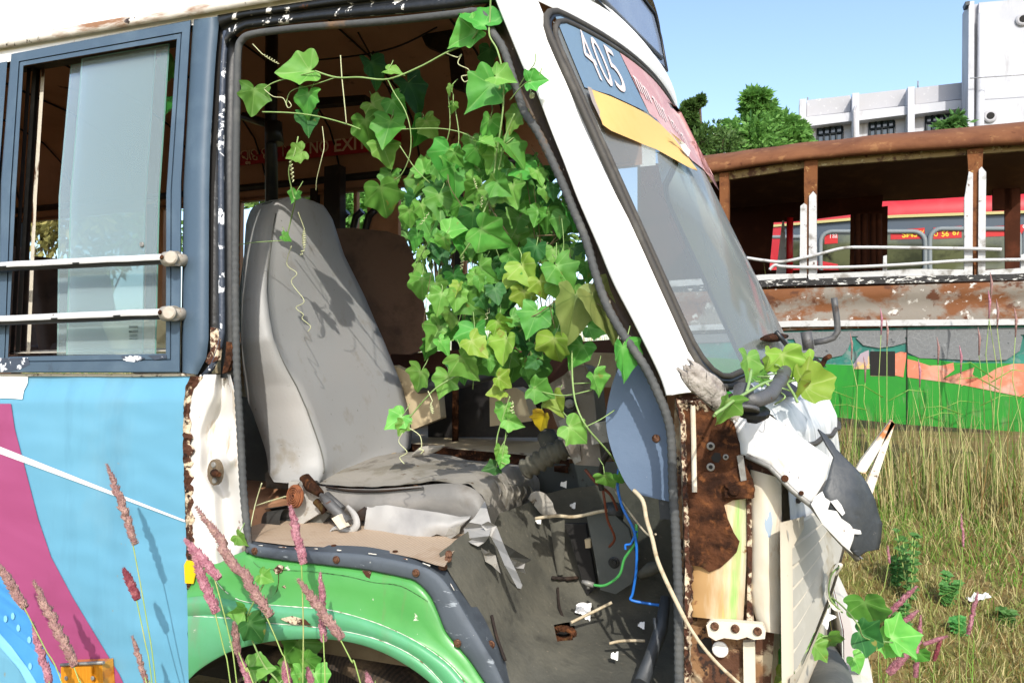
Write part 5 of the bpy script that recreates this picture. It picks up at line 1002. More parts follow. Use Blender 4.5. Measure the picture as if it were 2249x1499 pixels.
def leafmesh(mb, P, T, N, size, fold, curl, rnd, lob=1.0, wid=1.0):
    """a five-cornered gourd leaf: P petiole joint, T tip direction, N face normal"""
    T = T.normalized(); N = (N-T*N.dot(T)).normalized(); B = T.cross(N)
    hl = [(x*wid*(1+.1*rnd.uniform(-1, 1)), y*(1+.06*rnd.uniform(-1, 1))) for x, y in HALF]; hr = [(-x*wid*(1+.1*rnd.uniform(-1, 1)), y*(1+.06*rnd.uniform(-1, 1))) for x, y in HALF]
    outl = sm(hl, 3)[:-1]+sm(hr, 3)[::-1]
    outl = [(x, y) for x, y in outl]; n = len(outl); R = [.0, .3, .62, .86, 1.0]; vs = []; at = []
    s1, s2, s3 = rnd.uniform(0, 9), rnd.uniform(-1, 1), rnd.uniform(.6, 1.4)
    vt = {12*3: 1, 7*3: 1, len(outl)-1-7*3: 1, 4*3: .7, len(outl)-1-4*3: .7}
    def pos(x, y):
        z = fold*abs(x)*1.0-curl*(y+.2)**2*s3+.085*nz(x*3.6+s1, y*3.6, 0)+.06*s2*x-.10*max(0, math.hypot(x, y+.2)-.4)*abs(s2)
        return P+(B*x-T*y+N*z)*size
    for r in R[1:]:
        for i, (x, y) in enumerate(outl): vs.append(pos(x*r, y*r)); at.append(vt.get(i, 0)*(1-.5*r))
    c = len(vs); vs.append(pos(0, 0)); at.append(1.0)
    fs = [(c, i, (i+1) % n) for i in range(n)]
    for k in range(len(R)-2): fs += [(k*n+i, (k+1)*n+i, (k+1)*n+(i+1) % n, k*n+(i+1) % n) for i in range(n)]
    if mb.at is None: mb.at = []
    mb.add(vs, fs, 0, True); mb.at += at
def imgdir(a, tilt=0.0):
    a = math.radians(a); return (-UP*math.cos(a)+RT*math.sin(a)+FW*tilt)
def one_leaf(parent, px, py, sz, ang, Y, mat, rnd, fold=None, tilt=None, squash=None, name='leaf', label=None, wid=1.0, centre=True, pt=None):
    """sz is the leaf's length in photo pixels at its own distance"""
    P = pt if pt is not None else S(px, py, Y); d = (P-CAM).dot(FW); size = sz/FPX*d
    T = imgdir(ang, tilt if tilt is not None else rnd.uniform(-.25, .45))
    N = -FW*.9+UP*rnd.uniform(-.25, .75)+RT*rnd.uniform(-.95, .95); ang += rnd.gauss(0, 16); T = imgdir(ang, tilt if tilt is not None else rnd.uniform(-.35, .6))
    if squash: N = N+RT*math.cos(math.radians(ang))*squash+UP*math.sin(math.radians(ang))*squash
    if centre: P = P-T.normalized()*size*.38
    mb = MB(); leafmesh(mb, P, T, N, size, rnd.uniform(.08, .55) if fold is None else fold, rnd.uniform(-.1, .35), rnd, wid=wid)
    o = mb.build(name, mat, parent, label); return o, P
def coil(A, B, turns, r, n=40):
    A, B = Vector(A), Vector(B); d = B-A; a = d.orthogonal().normalized(); b = d.normalized().cross(a); out = []
    for i in range(n+1):
        t = i/n; k = min(1, t*3, (1-t)*3+.3); an = t*turns*6.283; out.append(A+d*t+a*(r*k*math.cos(an))+b*(r*k*math.sin(an)))
    return out
VINE = thing('climbing_vine', S(1150, 760, .12), 'leafy green climbing vine hanging in a curtain over the open cab doorway', 'vine')
rl = random.Random(21); JO = []
K = {'a': lm_a, 'b': lm_b, 'd': lm_d, 'y': lm_y, 'p': lm_p}
LVK = .92
LV = """1040 42 96 -118 .02 a|1020 84 78 -66 .03 b|650 160 90 -75 .06 b|556 221 68 -28 .06 a|674 228 66 -35 .08 a|676 272 56 15 .1 d|822 162 70 0 .25 d|866 156 42 75 .06 b|648 338 48 -60 .1 b|646 432 30 -10 .2 a|828 240 54 60 .08 b|874 236 56 25 .1 a|808 292 80 8 .08 a|850 290 84 -18 .06 a|848 338 66 0 .09 b|910 212 90 12 .4 d|920 290 72 -20 .12 a|946 284 58 5 .1 b|988 200 27 -10 .08 b|994 238 27 -20 .08 b|1058 208 98 -40 .03 a|1109 174 62 60 .0 b|1180 178 50 95 -.03 a|1072 288 70 -30 .06 b|1128 270 70 -10 .06 b|1130 338 84 20 .06 a|1053 344 60 10 .1 a|853 397 54 0 .12 a|842 440 88 -18 .1 a|928 362 52 195 .14 b|912 413 68 -10 .14 a|980 360 88 -30 .12 a|999 396 92 0 .1 a|1074 338 60 30 .08 b|1130 428 72 20 .05 b|1168 378 78 60 .08 a|898 478 66 -10 .14 a|946 508 72 -10 .12 b|966 453 76 0 .12 a|1004 505 66 78 .1 b|1042 482 56 10 .1 a|1080 416 68 -52 .06 b|1085 520 94 30 .05 b|1182 432 92 10 .25 d|1202 488 60 20 .1 a|1254 480 58 10 .06 a|1014 538 56 20 .12 a|1044 546 60 -30 .12 a|914 530 50 -20 .16 a|924 560 34 -30 .14 b|960 560 46 20 .16 d|932 590 46 0 .14 b|927 632 62 -30 .12 b|973 557 52 10 .2 d|1070 600 66 50 .08 b|1156 602 70 40 .06 y|1124 622 66 -48 .08 y|1153 658 62 10 .08 y|1238 608 84 18 .04 a|1258 562 56 0 .12 d|1032 668 76 55 .08 a|966 664 60 -20 .1 b|966 634 46 10 .12 a|990 704 50 10 .1 b|952 696 46 -10 .13 a|1077 650 60 0 .2 d|1108 716 60 78 .07 y|1170 708 78 -8 .05 a|1042 752 84 20 .08 a|1108 768 74 0 .07 y|1150 744 56 10 .1 d|1220 768 84 0 .05 y|940 768 50 0 .12 a|974 761 46 20 .12 b|986 734 44 -20 .14 a|1028 806 80 40 .06 b|920 834 66 -30 .08 b|975 846 62 -10 .1 b|1368 792 88 0 .0 a|1267 780 72 0 .1 a|1310 843 60 28 .08 b|1192 861 62 75 .08 a|1106 838 50 60 .08 y|1088 862 44 -55 .08 y|1106 908 46 0 .1 b|1130 928 46 60 .1 b|1268 952 70 10 .05 b|1224 888 56 10 .12 y|1096 994 34 0 .1 b|1102 1014 32 10 .1 b|1077 1028 38 -70 .12 d|1336 1056 54 0 .16 b|1362 1052 36 10 .18 b|868 925 56 -50 .1 b|882 940 36 -20 .1 b|630 523 26 60 .2 a|530 1185 38 80 -.03 b|372 158 62 -40 .16 a|374 240 48 -30 .16 a|1172 560 60 -20 .1 d|1228 690 50 0 .2 d|1000 620 50 20 .2 a|1096 560 50 30 .18 d|1196 400 58 10 .22 d|1076 130 60 0 .3 d|1010 470 46 -10 .14 b|1222 536 54 20 .16 d|1290 600 50 5 .1 a"""
for row in LV.split('|'):
    px, py, sz, an, Y, k = row.split(); px, py, sz, an, Y = map(float, (px, py, sz, an, Y)); Y += .2 if 770 < px < 965 and py > 220 else 0
    o, P = one_leaf(VINE, px, py, sz*LVK, an, Y, K[k], rl); JO.append((P, px, py))
for px, py, sz, an, wd in ((1262, 650, 118, -6, .85), (1302, 650, 126, 8, .85)):
    one_leaf(VINE, px, py, sz, an, .03, lm_p, rl, fold=.5, label='large pale drooping leaf', wid=wd, centre=False)
one_leaf(VINE, 1193, 925, 46, 0, .1, lm_x, rl, fold=.9, label='withered yellow and brown leaf')
# filler leaves deeper in the curtain
poly_ = [(960, 330), (1060, 270), (1180, 330), (1250, 470), (1310, 640), (1330, 700), (1250, 740), (1200, 800), (1140, 830), (1080, 800), (1010, 820), (950, 790), (960, 700), (925, 600), (900, 500), (890, 430)]
def inside(x, y, P):
    c = False
    for (x1, y1), (x2, y2) in zip(P, P[1:]+P[:1]):
        if (y1 > y) != (y2 > y) and x < (x2-x1)*(y-y1)/(y2-y1)+x1: c = not c
    return c
mb = MB(); k = 0; mcut = []
while k < 165:
    x, y = rl.gauss(1115, 130), rl.uniform(270, 850)
    if not inside(x, y, poly_) and not (rl.random() < .12 and 860 < x < 1330 and inside(x*.94+70, y, poly_)): continue
    fr_ = k >= 105; Y = rl.uniform(.03, .13) if fr_ else rl.uniform(.15, .5); P = S(x, y, Y); sz = (rl.uniform(26, 58) if fr_ else rl.uniform(34, 76))/FPX*(P-CAM).dot(FW); f0 = len(mb.f)
    leafmesh(mb, P, imgdir(rl.gauss(0, 42), rl.uniform(-.4, .6)), -FW+UP*rl.uniform(-.3, .8)+RT*rl.uniform(-1, 1), sz, rl.uniform(.08, .55), rl.uniform(-.1, .35), rl); k += 1
    mt_ = rl.choice((0, 0, 1, 2) if not fr_ else ((0, 0, 1, 1, 2, 2, 3) if y > 600 else (0, 0, 1, 1, 2))); mb.m[f0:] = [mt_]*(len(mb.f)-f0)
mb.build('inner_leaves', [lm_a, lm_b, lm_d, lm_y], VINE, kind='stuff')
# stems and tendrils
mb = MB()
def st(pl, r=.0026, mi=0): mb.tube([S(*p) for p in sm(pl, 6)], r*.66, 6, mi)
st([(1053, 62, .02), (1030, 92, .03), (978, 117, .04), (920, 148, .05), (852, 174, .05), (790, 170, .05), (738, 170, .06), (692, 156, .06)], .0034)
st([(690, 158, .06), (640, 170, .06), (600, 182, .06), (580, 196, .06)]); st([(738, 170, .06), (690, 186, .07), (640, 200, .08), (628, 232, .08)], .002)
st([(576, 246, .06), (640, 248, .07), (700, 256, .08), (760, 272, .08), (792, 284, .08)], .0028)
st([(851, 174, .05), (866, 204, .06), (890, 244, .06), (902, 290, .07), (900, 340, .08), (884, 380, .1), (866, 396, .12)], .0022)
st([(878, 320, .08), (912, 370, .1), (944, 402, .12)], .002); st([(655, 300, .1), (646, 340, .1), (634, 376, .12), (644, 428, .16), (648, 440, .17), (640, 478, .25), (630, 520, .27)], .003)
st([(520, 538, .1), (560, 532, .2), (625, 528, .27)], .002); st([(880, 284, .08), (960, 282, .08), (1010, 290, .08), (1042, 304, .08)], .002)
st([(1078, -20, .0), (1076, 40, .02), (1075, 78, .02), (1092, 110, .02), (1104, 160, .02), (1106, 220, .03), (1100, 280, .04), (1090, 340, .06), (1080, 420, .07), (1060, 470, .07), (1040, 520, .08), (1010, 566, .1)], .0034)
st([(1130, 250, .02), (1110, 300, .04), (1098, 360, .06), (1082, 420, .07)], .003)
st([(1190, 150, -.03), (1180, 170, -.03), (1150, 186, -.01), (1120, 220, .02)], .002); st([(1176, 118, -.05), (1174, 140, -.05), (1158, 160, -.04), (1140, 190, -.01)], .0018)
st([(985, 210, .1), (988, 280, .1), (972, 340, .12), (968, 360, .12)], .002); st([(1000, 240, .1), (1008, 300, .1), (1000, 350, .1)], .0022)
st([(900, 916, .1), (930, 880, .09), (960, 850, .08), (1000, 826, .08)], .003); st([(1168, 650, .06), (1160, 700, .08), (1164, 760, .08), (1172, 800, .1)], .003)
st([(1112, 1020, .1), (1092, 1004, .1), (1092, 960, .1), (1108, 905, .1), (1120, 870, .1)], .0026); st([(1100, 1018, .1), (1110, 960, .1), (1116, 900, .1)], .0018)
st([(1256, 770, .08), (1258, 840, .06), (1266, 890, .05), (1288, 936, .05), (1330, 985, .1), (1356, 1020, .16), (1366, 1060, .2)], .0034)
st([(1190, 860, .08), (1240, 868, .07), (1300, 856, .07)], .0024); st([(1260, 842, .06), (1300, 840, .07)], .002); st([(1288, 936, .05), (1320, 920, .07), (1350, 900, .09)], .002)
st([(1368, 752, .02), (1362, 790, .0), (1358, 800, .0)], .002); st([(1195, 925, .1), (1190, 900, .1), (1192, 880, .1)], .0014)
st([(1140, 700, .06), (1180, 690, .05), (1240, 650, .05), (1300, 660, .04), (1340, 690, .02)], .002, 1)
for i in range(46):
    x0, y0 = rl.uniform(940, 1260), rl.uniform(320, 700)
    if not inside(x0, y0, poly_): continue
    dx = rl.uniform(-60, 60); Y = rl.uniform(.04, .3); ln = rl.uniform(60, 180)
    st([(x0, y0, Y), (x0+dx*.4+rl.uniform(-8, 8), y0+ln*.4, Y), (x0+dx, y0+ln, Y+.03)], rl.uniform(.0010, .0018), 1 if rl.random() < .5 else 0)
for i in range(16):
    x0, y0 = rl.uniform(1170, 1290), rl.uniform(500, 640); Y = rl.uniform(.08, .35)
    st([(x0, y0, Y), (x0+rl.uniform(-60, 60), y0+rl.uniform(-20, 40), Y), (x0+rl.uniform(-90, 90), y0+rl.uniform(20, 110), Y+.05)], rl.uniform(.0014, .003), 1)
for P, px, py in JO[:100]:
    Q = P+Vector((rl.uniform(-.02, .02), .02, rl.uniform(.01, .05))); mb.tube([P, P.lerp(Q, .5)+Vector((.004, 0, .004)), Q], .0013, 5)
mb.build('vine_stem', [m_stem, m_bstem], VINE)
mb = MB()
def td(pl, r=.0012): mb.tube([S(*p) for p in sm(pl, 7)], r, 5)
mb.tube([S(555, 97, .04)]+coil(S(575, 118, .05), S(612, 140, .06), 7, .003, 60), .0013, 5); td([(748, 122, .06), (751, 170, .06), (756, 220, .06), (761, 272, .07)], .0016)
td([(708, 278, .1), (712, 320, .1), (706, 350, .1), (696, 392, .12), (694, 418, .14)]); td([(580, 196, .06), (600, 212, .06), (622, 216, .06), (632, 236, .06), (640, 232, .06), (634, 222, .06)])
td([(980, 117, .04), (1004, 126, .04), (1014, 120, .04), (1006, 140, .04), (1028, 152, .04), (1030, 164, .05), (1014, 168, .05), (1020, 180, .05), (1030, 176, .05)], .0014)
mb.tube(coil(S(636, 330, .1), S(644, 400, .12), 8, .004, 80), .0016, 5)
mb.tube([S(655, 466, .2)]+coil(S(668, 500, .25), S(668, 545, .25), 9, .0055, 90)+coil(S(668, 545, .25), S(660, 560, .25), 2, .004, 20), .0013, 5)
td([(640, 540, .25), (630, 580, .25), (652, 600, .25), (640, 620, .25), (668, 660, .25), (650, 675, .25), (666, 690, .25), (664, 700, .25), (682, 716, .25), (676, 728, .25)])
mb.tube([S(940, 858, .08), S(950, 880, .08)]+coil(S(946, 886, .08), S(950, 908, .08), 6, .004, 50), .0013, 5)
mb.tube(coil(S(1126, 880, .1), S(1122, 916, .1), 5, .004, 50), .0013, 5); td([(900, 940, .1), (922, 956, .1), (926, 980, .1), (920, 986, .1), (930, 988, .1), (924, 996, .1)], .0014); td([(884, 950, .1), (876, 970, .1), (894, 992, .1), (878, 1004, .1), (888, 1018, .1)])
mb.tube([S(1160, 186, -.02), S(1166, 200, -.02)]+coil(S(1164, 208, -.02), S(1172, 212, -.02), 3, .006, 40), .0013, 5)
mb.tube(coil(S(560, 1110, .1), S(640, 1086, .26), 22, .002, 160), .0012, 5); td([(575, 1060, .0), (560, 1110, .02), (548, 1170, .0), (546, 1200, -.01)], .0016)
for i in range(9):
    x0, y0 = rl.uniform(900, 1260), rl.uniform(360, 820); Y = rl.uniform(.03, .12); A = S(x0, y0, Y); B_ = S(x0+rl.uniform(-24, 24), y0+rl.uniform(20, 50), Y)
    mb.tube(coil(A, B_, rl.uniform(2, 6), rl.uniform(.002, .005), 40), .0008, 5)
mb.build('tendril', m_tend, VINE)
# small vine on the bus nose
NV = thing('climbing_vine', HF(1720, 860), 'small yellow green vine sprawling over the broken mirror pipe below the windscreen', 'vine')
for px, py, sz, an, k, off in ((1646, 812, 74, 8, 'b', .05), (1672, 824, 60, 40, 'a', .05), (1688, 796, 56, -10, 'y', .06), (1722, 806, 78, 25, 'y', .1), (1762, 806, 62, -55, 'y', .1), (1796, 840, 92, 60, 'y', .12), (1752, 852, 62, -10, 'y', .1), (1590, 902, 74, -22, 'b', .06), (1704, 838, 46, 0, 'b', .06), (1760, 832, 50, 30, 'y', .1)):
    one_leaf(NV, px, py, sz, an, 0, K[k], rl, pt=HF(px, py, off))
mb = MB()
for pl in ([(1560, 926), (1572, 908), (1590, 896), (1610, 880), (1640, 862), (1680, 840), (1720, 830), (1770, 820)], [(1720, 830), (1740, 860), (1752, 884)], [(1640, 860), (1646, 836), (1650, 812)], [(1680, 840), (1700, 850), (1740, 836), (1790, 830)]): mb.tube([HF(a, b, .09) for a, b in sm(pl, 5)], .0028, 6)
for i in range(9):
    x, y = rl.uniform(1640, 1770), rl.uniform(810, 860); mb.tube(sm([tuple(HF(x, y, .07)), tuple(HF(x+rl.uniform(-30, 30), y+rl.uniform(-10, 20), .1)), tuple(HF(x+rl.uniform(-50, 50), y+rl.uniform(0, 40), .06))], 5), .0016, 5)
mb.build('vine_stem', m_stem, NV)
# low vine round the bumper
def G(px, py, y): return S(px, py, y)
LVN = thing('climbing_vine', Vector((.2, .35, 0)), 'low green vine threading through the bumper and torn apron with a white flower', 'vine')
for px, py, sz, an, k, Y in ((1722, 1440, 84, 20, 'a', .12), (1757, 1380, 62, 10, 'a', .3), (1770, 1408, 56, -20, 'b', .3), (1800, 1430, 52, 30, 'b', .25), (1824, 1410, 58, 35, 'a', .3), (1910, 1346, 84, 30, 'a', .5), (1912, 1400, 72, 70, 'd', .45), (1986, 1398, 80, 80, 'b', .8), (1806, 1320, 50, -10, 'd', .5), (1745, 1330, 50, 10, 'a', .4), (1764, 1352, 54, -30, 'd', .45), (1720, 1490, 50, 10, 'y', .1), (1960, 1420, 60, 60, 'b', .8), (2028, 1440, 40, 60, 'a', .9), (1884, 1460, 46, 30, 'b', .6), (1700, 1470, 60, -10, 'd', .15)):
    one_leaf(LVN, px, py, sz, an, Y, K[k], rl)
mb = MB()
for pl in ([(1800, 1290, .5), (1850, 1330, .4), (1884, 1370, .3), (1900, 1400, .4), (1960, 1410, .7)], [(1720, 1480, .1), (1760, 1440, .2), (1800, 1400, .25), (1824, 1396, .3)], [(1850, 1240, .25), (1826, 1262, .2), (1822, 1310, .2), (1850, 1344, .25)], [(1720, 1440, .12), (1742, 1470, .15), (1750, 1520, .2)]): mb.tube([S(*p) for p in sm(pl, 6)], .002, 6)
mb.build('vine_stem', m_stem, LVN)
mb = MB(); Q = S(1806, 1352, .32)
for k in range(5):
    a = k*1.2566; T = RT*math.cos(a)+UP*math.sin(a)-FW*.3; leafmesh(mb, Q, T, -FW, .034, .3, .3, rl, wid=.7)
mb.build('white_flower', M('petal_white', (.8, .8, .8), .6), LVN)
mb = MB(); q = rs(sm([(1838, 1262), (1852, 1240), (1838, 1236), (1826, 1262), (1822, 1300), (1834, 1332), (1850, 1340)], 6), 30)
mb.loft([[S(x, y, .22) for x, y in q], [S(x-7, y+3, .2) for x, y in q]]); mb.build('hanging_strap', m_cream, None, 'beige strap looped over the end of the white bumper', 'strap')
# creeper growing out of the wheel arch
AV = thing('climbing_vine', Vector((-1.0, .1, 0)), 'green creeper growing out of the dark wheel arch among the grass stems', 'vine')
for px, py, sz, an, k, Y in ((664, 1440, 84, 15, 'a', .03), (640, 1466, 60, -50, 'b', .02), (690, 1462, 60, 40, 'a', .04), (540, 1352, 50, -20, 'a', -.07), (560, 1384, 60, 30, 'd', -.08), (575, 1466, 56, 75, 'b', -.06), (556, 1474, 46, -70, 'a', -.06), (620, 1494, 56, 10, 'a', .0), (700, 1500, 60, 20, 'b', .0), (585, 1268, 34, 60, 'b', -.1), (520, 1346, 40, -70, 'b', -.09), (660, 1500, 60, -10, 'b', -.02)):
    one_leaf(AV, px, py, sz, an, Y, K[k], rl)
mb = MB()
for pl in ([(600, 1540, .0), (612, 1500, -.04), (580, 1460, -.06), (552, 1400, -.08), (540, 1360, -.08), (580, 1280, -.1)], [(650, 1540, .0), (660, 1480, .02), (668, 1420, .03)], [(612, 1500, -.04), (640, 1480, .0), (690, 1470, .03)]): mb.tube([S(*p) for p in sm(pl, 6)], .0022, 6)
mb.build('vine_stem', m_stem, AV)
# ================================================================== fountain grass
m_sp = M('spike_pink', srgb(180, 116, 130), .85, layers=[('n', 60, .45, .6, srgb(206, 150, 160)), ('n', 90, .55, .65, srgb(150, 88, 104))], bump=(200, .6)); m_sb2 = M('spike_beige', srgb(158, 118, 114), .85, layers=[('n', 60, .45, .6, srgb(184, 148, 136)), ('n', 90, .55, .65, srgb(130, 98, 86))], bump=(200, .6)); m_sr = M('spike_wine', srgb(140, 62, 74), .85, layers=[('n', 70, .5, .6, srgb(178, 104, 108))], bump=(200, .6))
m_gst = M('grass_stem', srgb(150, 176, 92), .6, layers=[('n', 12, .5, .7, srgb(186, 184, 120))]); m_gbl = M('grass_blade', srgb(112, 160, 62), .55, layers=[('n', 9, .5, .7, srgb(150, 182, 92))])
def gz(x, y):
    return .60*sst(1.0, 4.4, y)+.05*nz(x*.35, y*.35, 2)*sst(.8, 2, y)
def stalk(tip, base, w_, foot, Y0, Y1, mat, label, blades=0, ground=None, cat='grass stalk', group='fountain grass stalks in flower'):
    w_ *= .86
    r_ = random.Random(hash((tip, base)) % 9999); A = S(*tip, Y0); B_ = S(*base, Y0); F_ = S(*foot, Y1); d = (A-CAM).dot(FW)
    bot = F_ if ground is None else ground
    if ground is None: dd_ = F_-B_; bot = F_+dd_*(F_.z/max(.05, -dd_.z))*.6; bot.z = 0.0
    t = thing('grass_stalk', bot, label, cat, group); W_ = w_/FPX*d/2
    ax = [A.lerp(B_, k/26)+RT*(.03*math.sin(math.pi*k/26)*(A-B_).length*r_.choice((-1, 1))*.6) for k in range(27)]
    mb = MB(); mb.tube(ax, [W_*(.10+.55*min(1, k/9)**.8*(1 if k < 24 else .6)) for k in range(27)], 8)
    tl = (A-B_).normalized(); s1 = tl.orthogonal().normalized(); s2 = tl.cross(s1)
    NRW = 46
    for q in range(NRW):                                              # rows of small overlapping spikelets
        f = q/(NRW-1)*25.99; k = int(f); ax_ = ax[k].lerp(ax[k+1], f-k); rad = W_*(.22+.62*min(1, f/9)**.8)*(1 if f < 24 else .8)
        for j in range(11):
            an = 6.283*(j+.5*(q % 2))/11+r_.uniform(-.3, .3); rd = s1*math.cos(an)+s2*math.sin(an); P = ax_+rd*rad*.55; L_ = W_*.55*r_.uniform(.6, 1.15)*(.5+.5*min(1, f/8))
            Q = P+rd*L_*.7+tl*L_*.9; sd = tl.cross(rd)*L_*.26
            mb.add([P-sd*.7, P+sd*.7, P.lerp(Q, .55)+sd, Q, P.lerp(Q, .55)-sd, P+rd*L_*.45+tl*L_*.1], [(0, 1, 5), (1, 2, 5), (2, 3, 5), (3, 4, 5), (4, 0, 5)], 0, False)
            if r_.random() < .5:
                sd = tl.cross(rd)*.00022; Q2 = P+rd*W_*r_.uniform(.5, .9)+tl*W_*r_.uniform(.4, 1.1); mb.add([P-sd, P+sd, Q2], [(0, 1, 2)])
    mb.build('flower_spike', mat, t)
    mb = MB(); mb.tube([Vector(p) for p in sm([tuple(B_.lerp(A, .2)), tuple(B_.lerp(F_, .5)), tuple(F_), tuple(F_.lerp(bot, .45)+(F_-B_).normalized()*.02), tuple(bot)], 6)], .0015, 6); mb.build('stem', m_gst, t)
    for k in range(blades):
        P0_ = bot+Vector((r_.uniform(-.03, .03), r_.uniform(-.03, .03), 0)); h = r_.uniform(.5, .95)*max(.3, (F_.z-bot.z)+.15); lean = r_.uniform(-.5, .5)
        q = [P0_+Vector((lean*h*(i/14)**2, -.12*h*(i/14)**2, h*(i/14)*(1-.25*abs(lean)*(i/14)))) for i in range(15)]
        mb = MB(); mb.loft([[p+RT*(.0035*(1-(i/14)**2)) for i, p in enumerate(q)], [p+FW*.0015 for p in q], [p-RT*(.0035*(1-(i/14)**2)) for i, p in enumerate(q)]]); mb.build('blade', m_gbl, t)
    return t
FGR = [((235, 1020), (298, 1195), 26, (342, 1500), m_sb2, 'tall brown grass spike against the blue panel, nearest the white stripe'),
 ((432, 1114), (596, 1352), 34, (636, 1500), m_sb2, 'longest grass spike, leaning over the bottom of the white door post'),
 ((406, 1184), (482, 1270), 30, (520, 1500), m_sp, 'short pink grass spike with its tip at the yellow reflector'),
 ((424, 1214), (476, 1345), 32, (506, 1500), m_sp, 'pink grass spike hanging just right of the yellow reflector'),
 ((638, 1112), (667, 1238), 29, (665, 1500), m_sp, 'upright pink grass spike in front of the rusty seat hinge'),
 ((655, 1272), (752, 1402), 32, (792, 1500), m_sb2, 'slanting grass spike crossing another one over the green wing'),
 ((703, 1258), (711, 1408), 26, (714, 1500), m_sp, 'upright pink grass spike crossed by a slanting one over the green wing'),
 ((-6, 1236), (56, 1334), 28, (140, 1510), m_sb2, 'brown grass spike at the left edge over the pink and blue graphic'),
 ((74, 1276), (166, 1462), 30, (182, 1530), m_sb2, 'long brown grass spike ending at the amber marker lamp'),
 ((272, 1248), (303, 1316), 26, (334, 1500), m_sr, 'short wine red grass spike on the blue panel'),
 ((514, 1366), (522, 1436), 24, (560, 1510), m_sb2, 'beige grass spike at the left end of the wheel arch'),
 ((522, 1432), (552, 1510), 22, (570, 1540), m_sp, 'thin seed head below the beige spike in the wheel arch'),
 ((624, 1452), (636, 1520), 28, (640, 1540), m_sp, 'blunt pink grass spike rising into the middle of the wheel arch'),
 ((676, 1466), (688, 1520), 22, (690, 1540), m_sp, 'small pink grass tip beside the blunt one in the wheel arch'),
 ((72, 1366), (112, 1512), 24, (120, 1540), m_sp, 'pinkish grass spike below the medium blue graphic'),
 ((290, 1396), (322, 1500), 18, (334, 1530), m_sb2, 'thin pale grass spike right of the amber marker lamp'),
 ((805, 1478), (822, 1530), 22, (826, 1540), m_sp, 'grass tip just showing at the bottom of the wheel arch')]
rb = random.Random(5)
for i, (a, b, w_, f, m, lb) in enumerate(FGR):
    stalk(a, b, w_, f, -.16-.05*rb.random(), -.22, m, lb, blades=4 if i in (1, 3, 5, 9, 10, 12) else 2)
BGR = [((2013, 1287), (1948, 1350), 18, (1930, 1420), m_sp, 'pink spike arching up right of the bumper, highest of its clump'), ((2016, 1340), (1966, 1380), 17, (1950, 1440), m_sp, 'fuzzy pink spike second from the top of its clump'), ((2022, 1352), (2010, 1486), 18, (2010, 1530), m_sp, 'tall upright pink spike in the clump by the bumper'), ((2080, 1396), (2028, 1414), 13, (2020, 1480), m_sp, 'bent over pink spike at the right of the clump'), ((2068, 1398), (2051, 1450), 13, (2050, 1500), m_sr, 'short dark pink spike hanging below the bent one'), ((1998, 1428), (1950, 1478), 26, (1940, 1520), m_sp, 'fat pink spike lowest in the clump by the bumper'), ((2148, 1300), (2126, 1392), 14, (2122, 1500), m_sp, 'slim pink spike standing alone on the dry grass at lower right'), ((2111, 1128), (2116, 1200), 8, (2106, 1330), m_sp, 'small distant pink spike on a long stem over the dry grass'), ((1900, 1392), (1890, 1438), 14, (1880, 1500), m_sb2, 'beige seed head in front of the white bumper'), ((1950, 1198), (1954, 1236), 8, (1930, 1340), m_sp, 'tiny pink spike beside the black bezel end')]
for a, b, w_, f, m, lb in BGR:
    Y = 1.1 if a[0] < 1990 or a[1] > 1380 else 1.5
    F_ = S(*f, Y); gr = Vector((F_.x, F_.y, gz(F_.x, F_.y)))
    stalk(a, b, w_, f, Y-.02, Y, m, lb, blades=2, ground=gr, group='fountain grass stalks beyond the bumper')
# ================================================================== ground
m_soil = M('dry_ground', srgb(132, 112, 72), .95, layers=[('n', 1.6, .42, .62, srgb(112, 118, 58)), ('n', 6, .5, .66, srgb(150, 128, 88)), ('n', 30, .55, .7, srgb(84, 72, 44))], bump=(30, 1.0), spec=.05)
mb = MB(); xs = sorted(set([-60, -40, -25, -16]+[x*.4 for x in range(-28, 30)]+[14, 20, 30, 45, 70, 110])); ys = sorted(set([-30, -12, -6]+[y*.3 for y in range(-12, 30)]+[10, 13, 18, 26, 40, 70, 120, 200]))
W_ = len(xs); mb.v = [Vector((x, y, gz(x, y)+.02*nz(x*1.3, y*1.3, 0))) for y in ys for x in xs]
for j in range(len(ys)-1):
    for i in range(W_-1): mb.f.append((j*W_+i, j*W_+i+1, (j+1)*W_+i+1, (j+1)*W_+i)); mb.m.append(0); mb.sm.append(True)
mb.build('ground', m_soil, kind='structure')
def blades(name, spots, mats, label=None, seed=1):
    r_ = np.random.RandomState(seed); V = []; F = []; MI = []
    for (x, y, h, wd, mi, ln) in spots:
        z = gz(x, y); a = r_.rand()*6.283; lx, ly = ln*math.cos(a), ln*math.sin(a); o = len(V); b = r_.rand()*3.1416; cx, cy = wd*math.cos(b), wd*math.sin(b)
        V += [(x-cx, y-cy, z-.02), (x+cx, y+cy, z-.02), (x+lx*.35+cx*.7, y+ly*.35+cy*.7, z+h*.55), (x+lx*.35-cx*.7, y+ly*.35-cy*.7, z+h*.55), (x+lx, y+ly, z+h*(1-.25*min(1, ln/h if h else 0)))]
        F += [(o, o+1, o+2, o+3), (o+3, o+2, o+4)]; MI += [mi, mi]
    me = bpy.data.meshes.new(name); me.from_pydata(V, [], F)
    for m in mats: me.materials.append(m)
    me.polygons.foreach_set('material_index', MI); me.update(); o = bpy.data.objects.new(name, me); C.objects.link(o); props(o, label, None, None, 'stuff'); return o
gm = [M('blade_straw', srgb(196, 184, 130), .8, spec=.1), M('blade_olive', srgb(150, 156, 88), .8, spec=.1), M('blade_brown', srgb(138, 112, 68), .85, spec=.1), M('blade_green', srgb(104, 148, 54), .75, spec=.1)]
r_ = random.Random(11)
def clump(x, y): return .5+.5*nz(x*.9, y*.9, 4)
sp = []
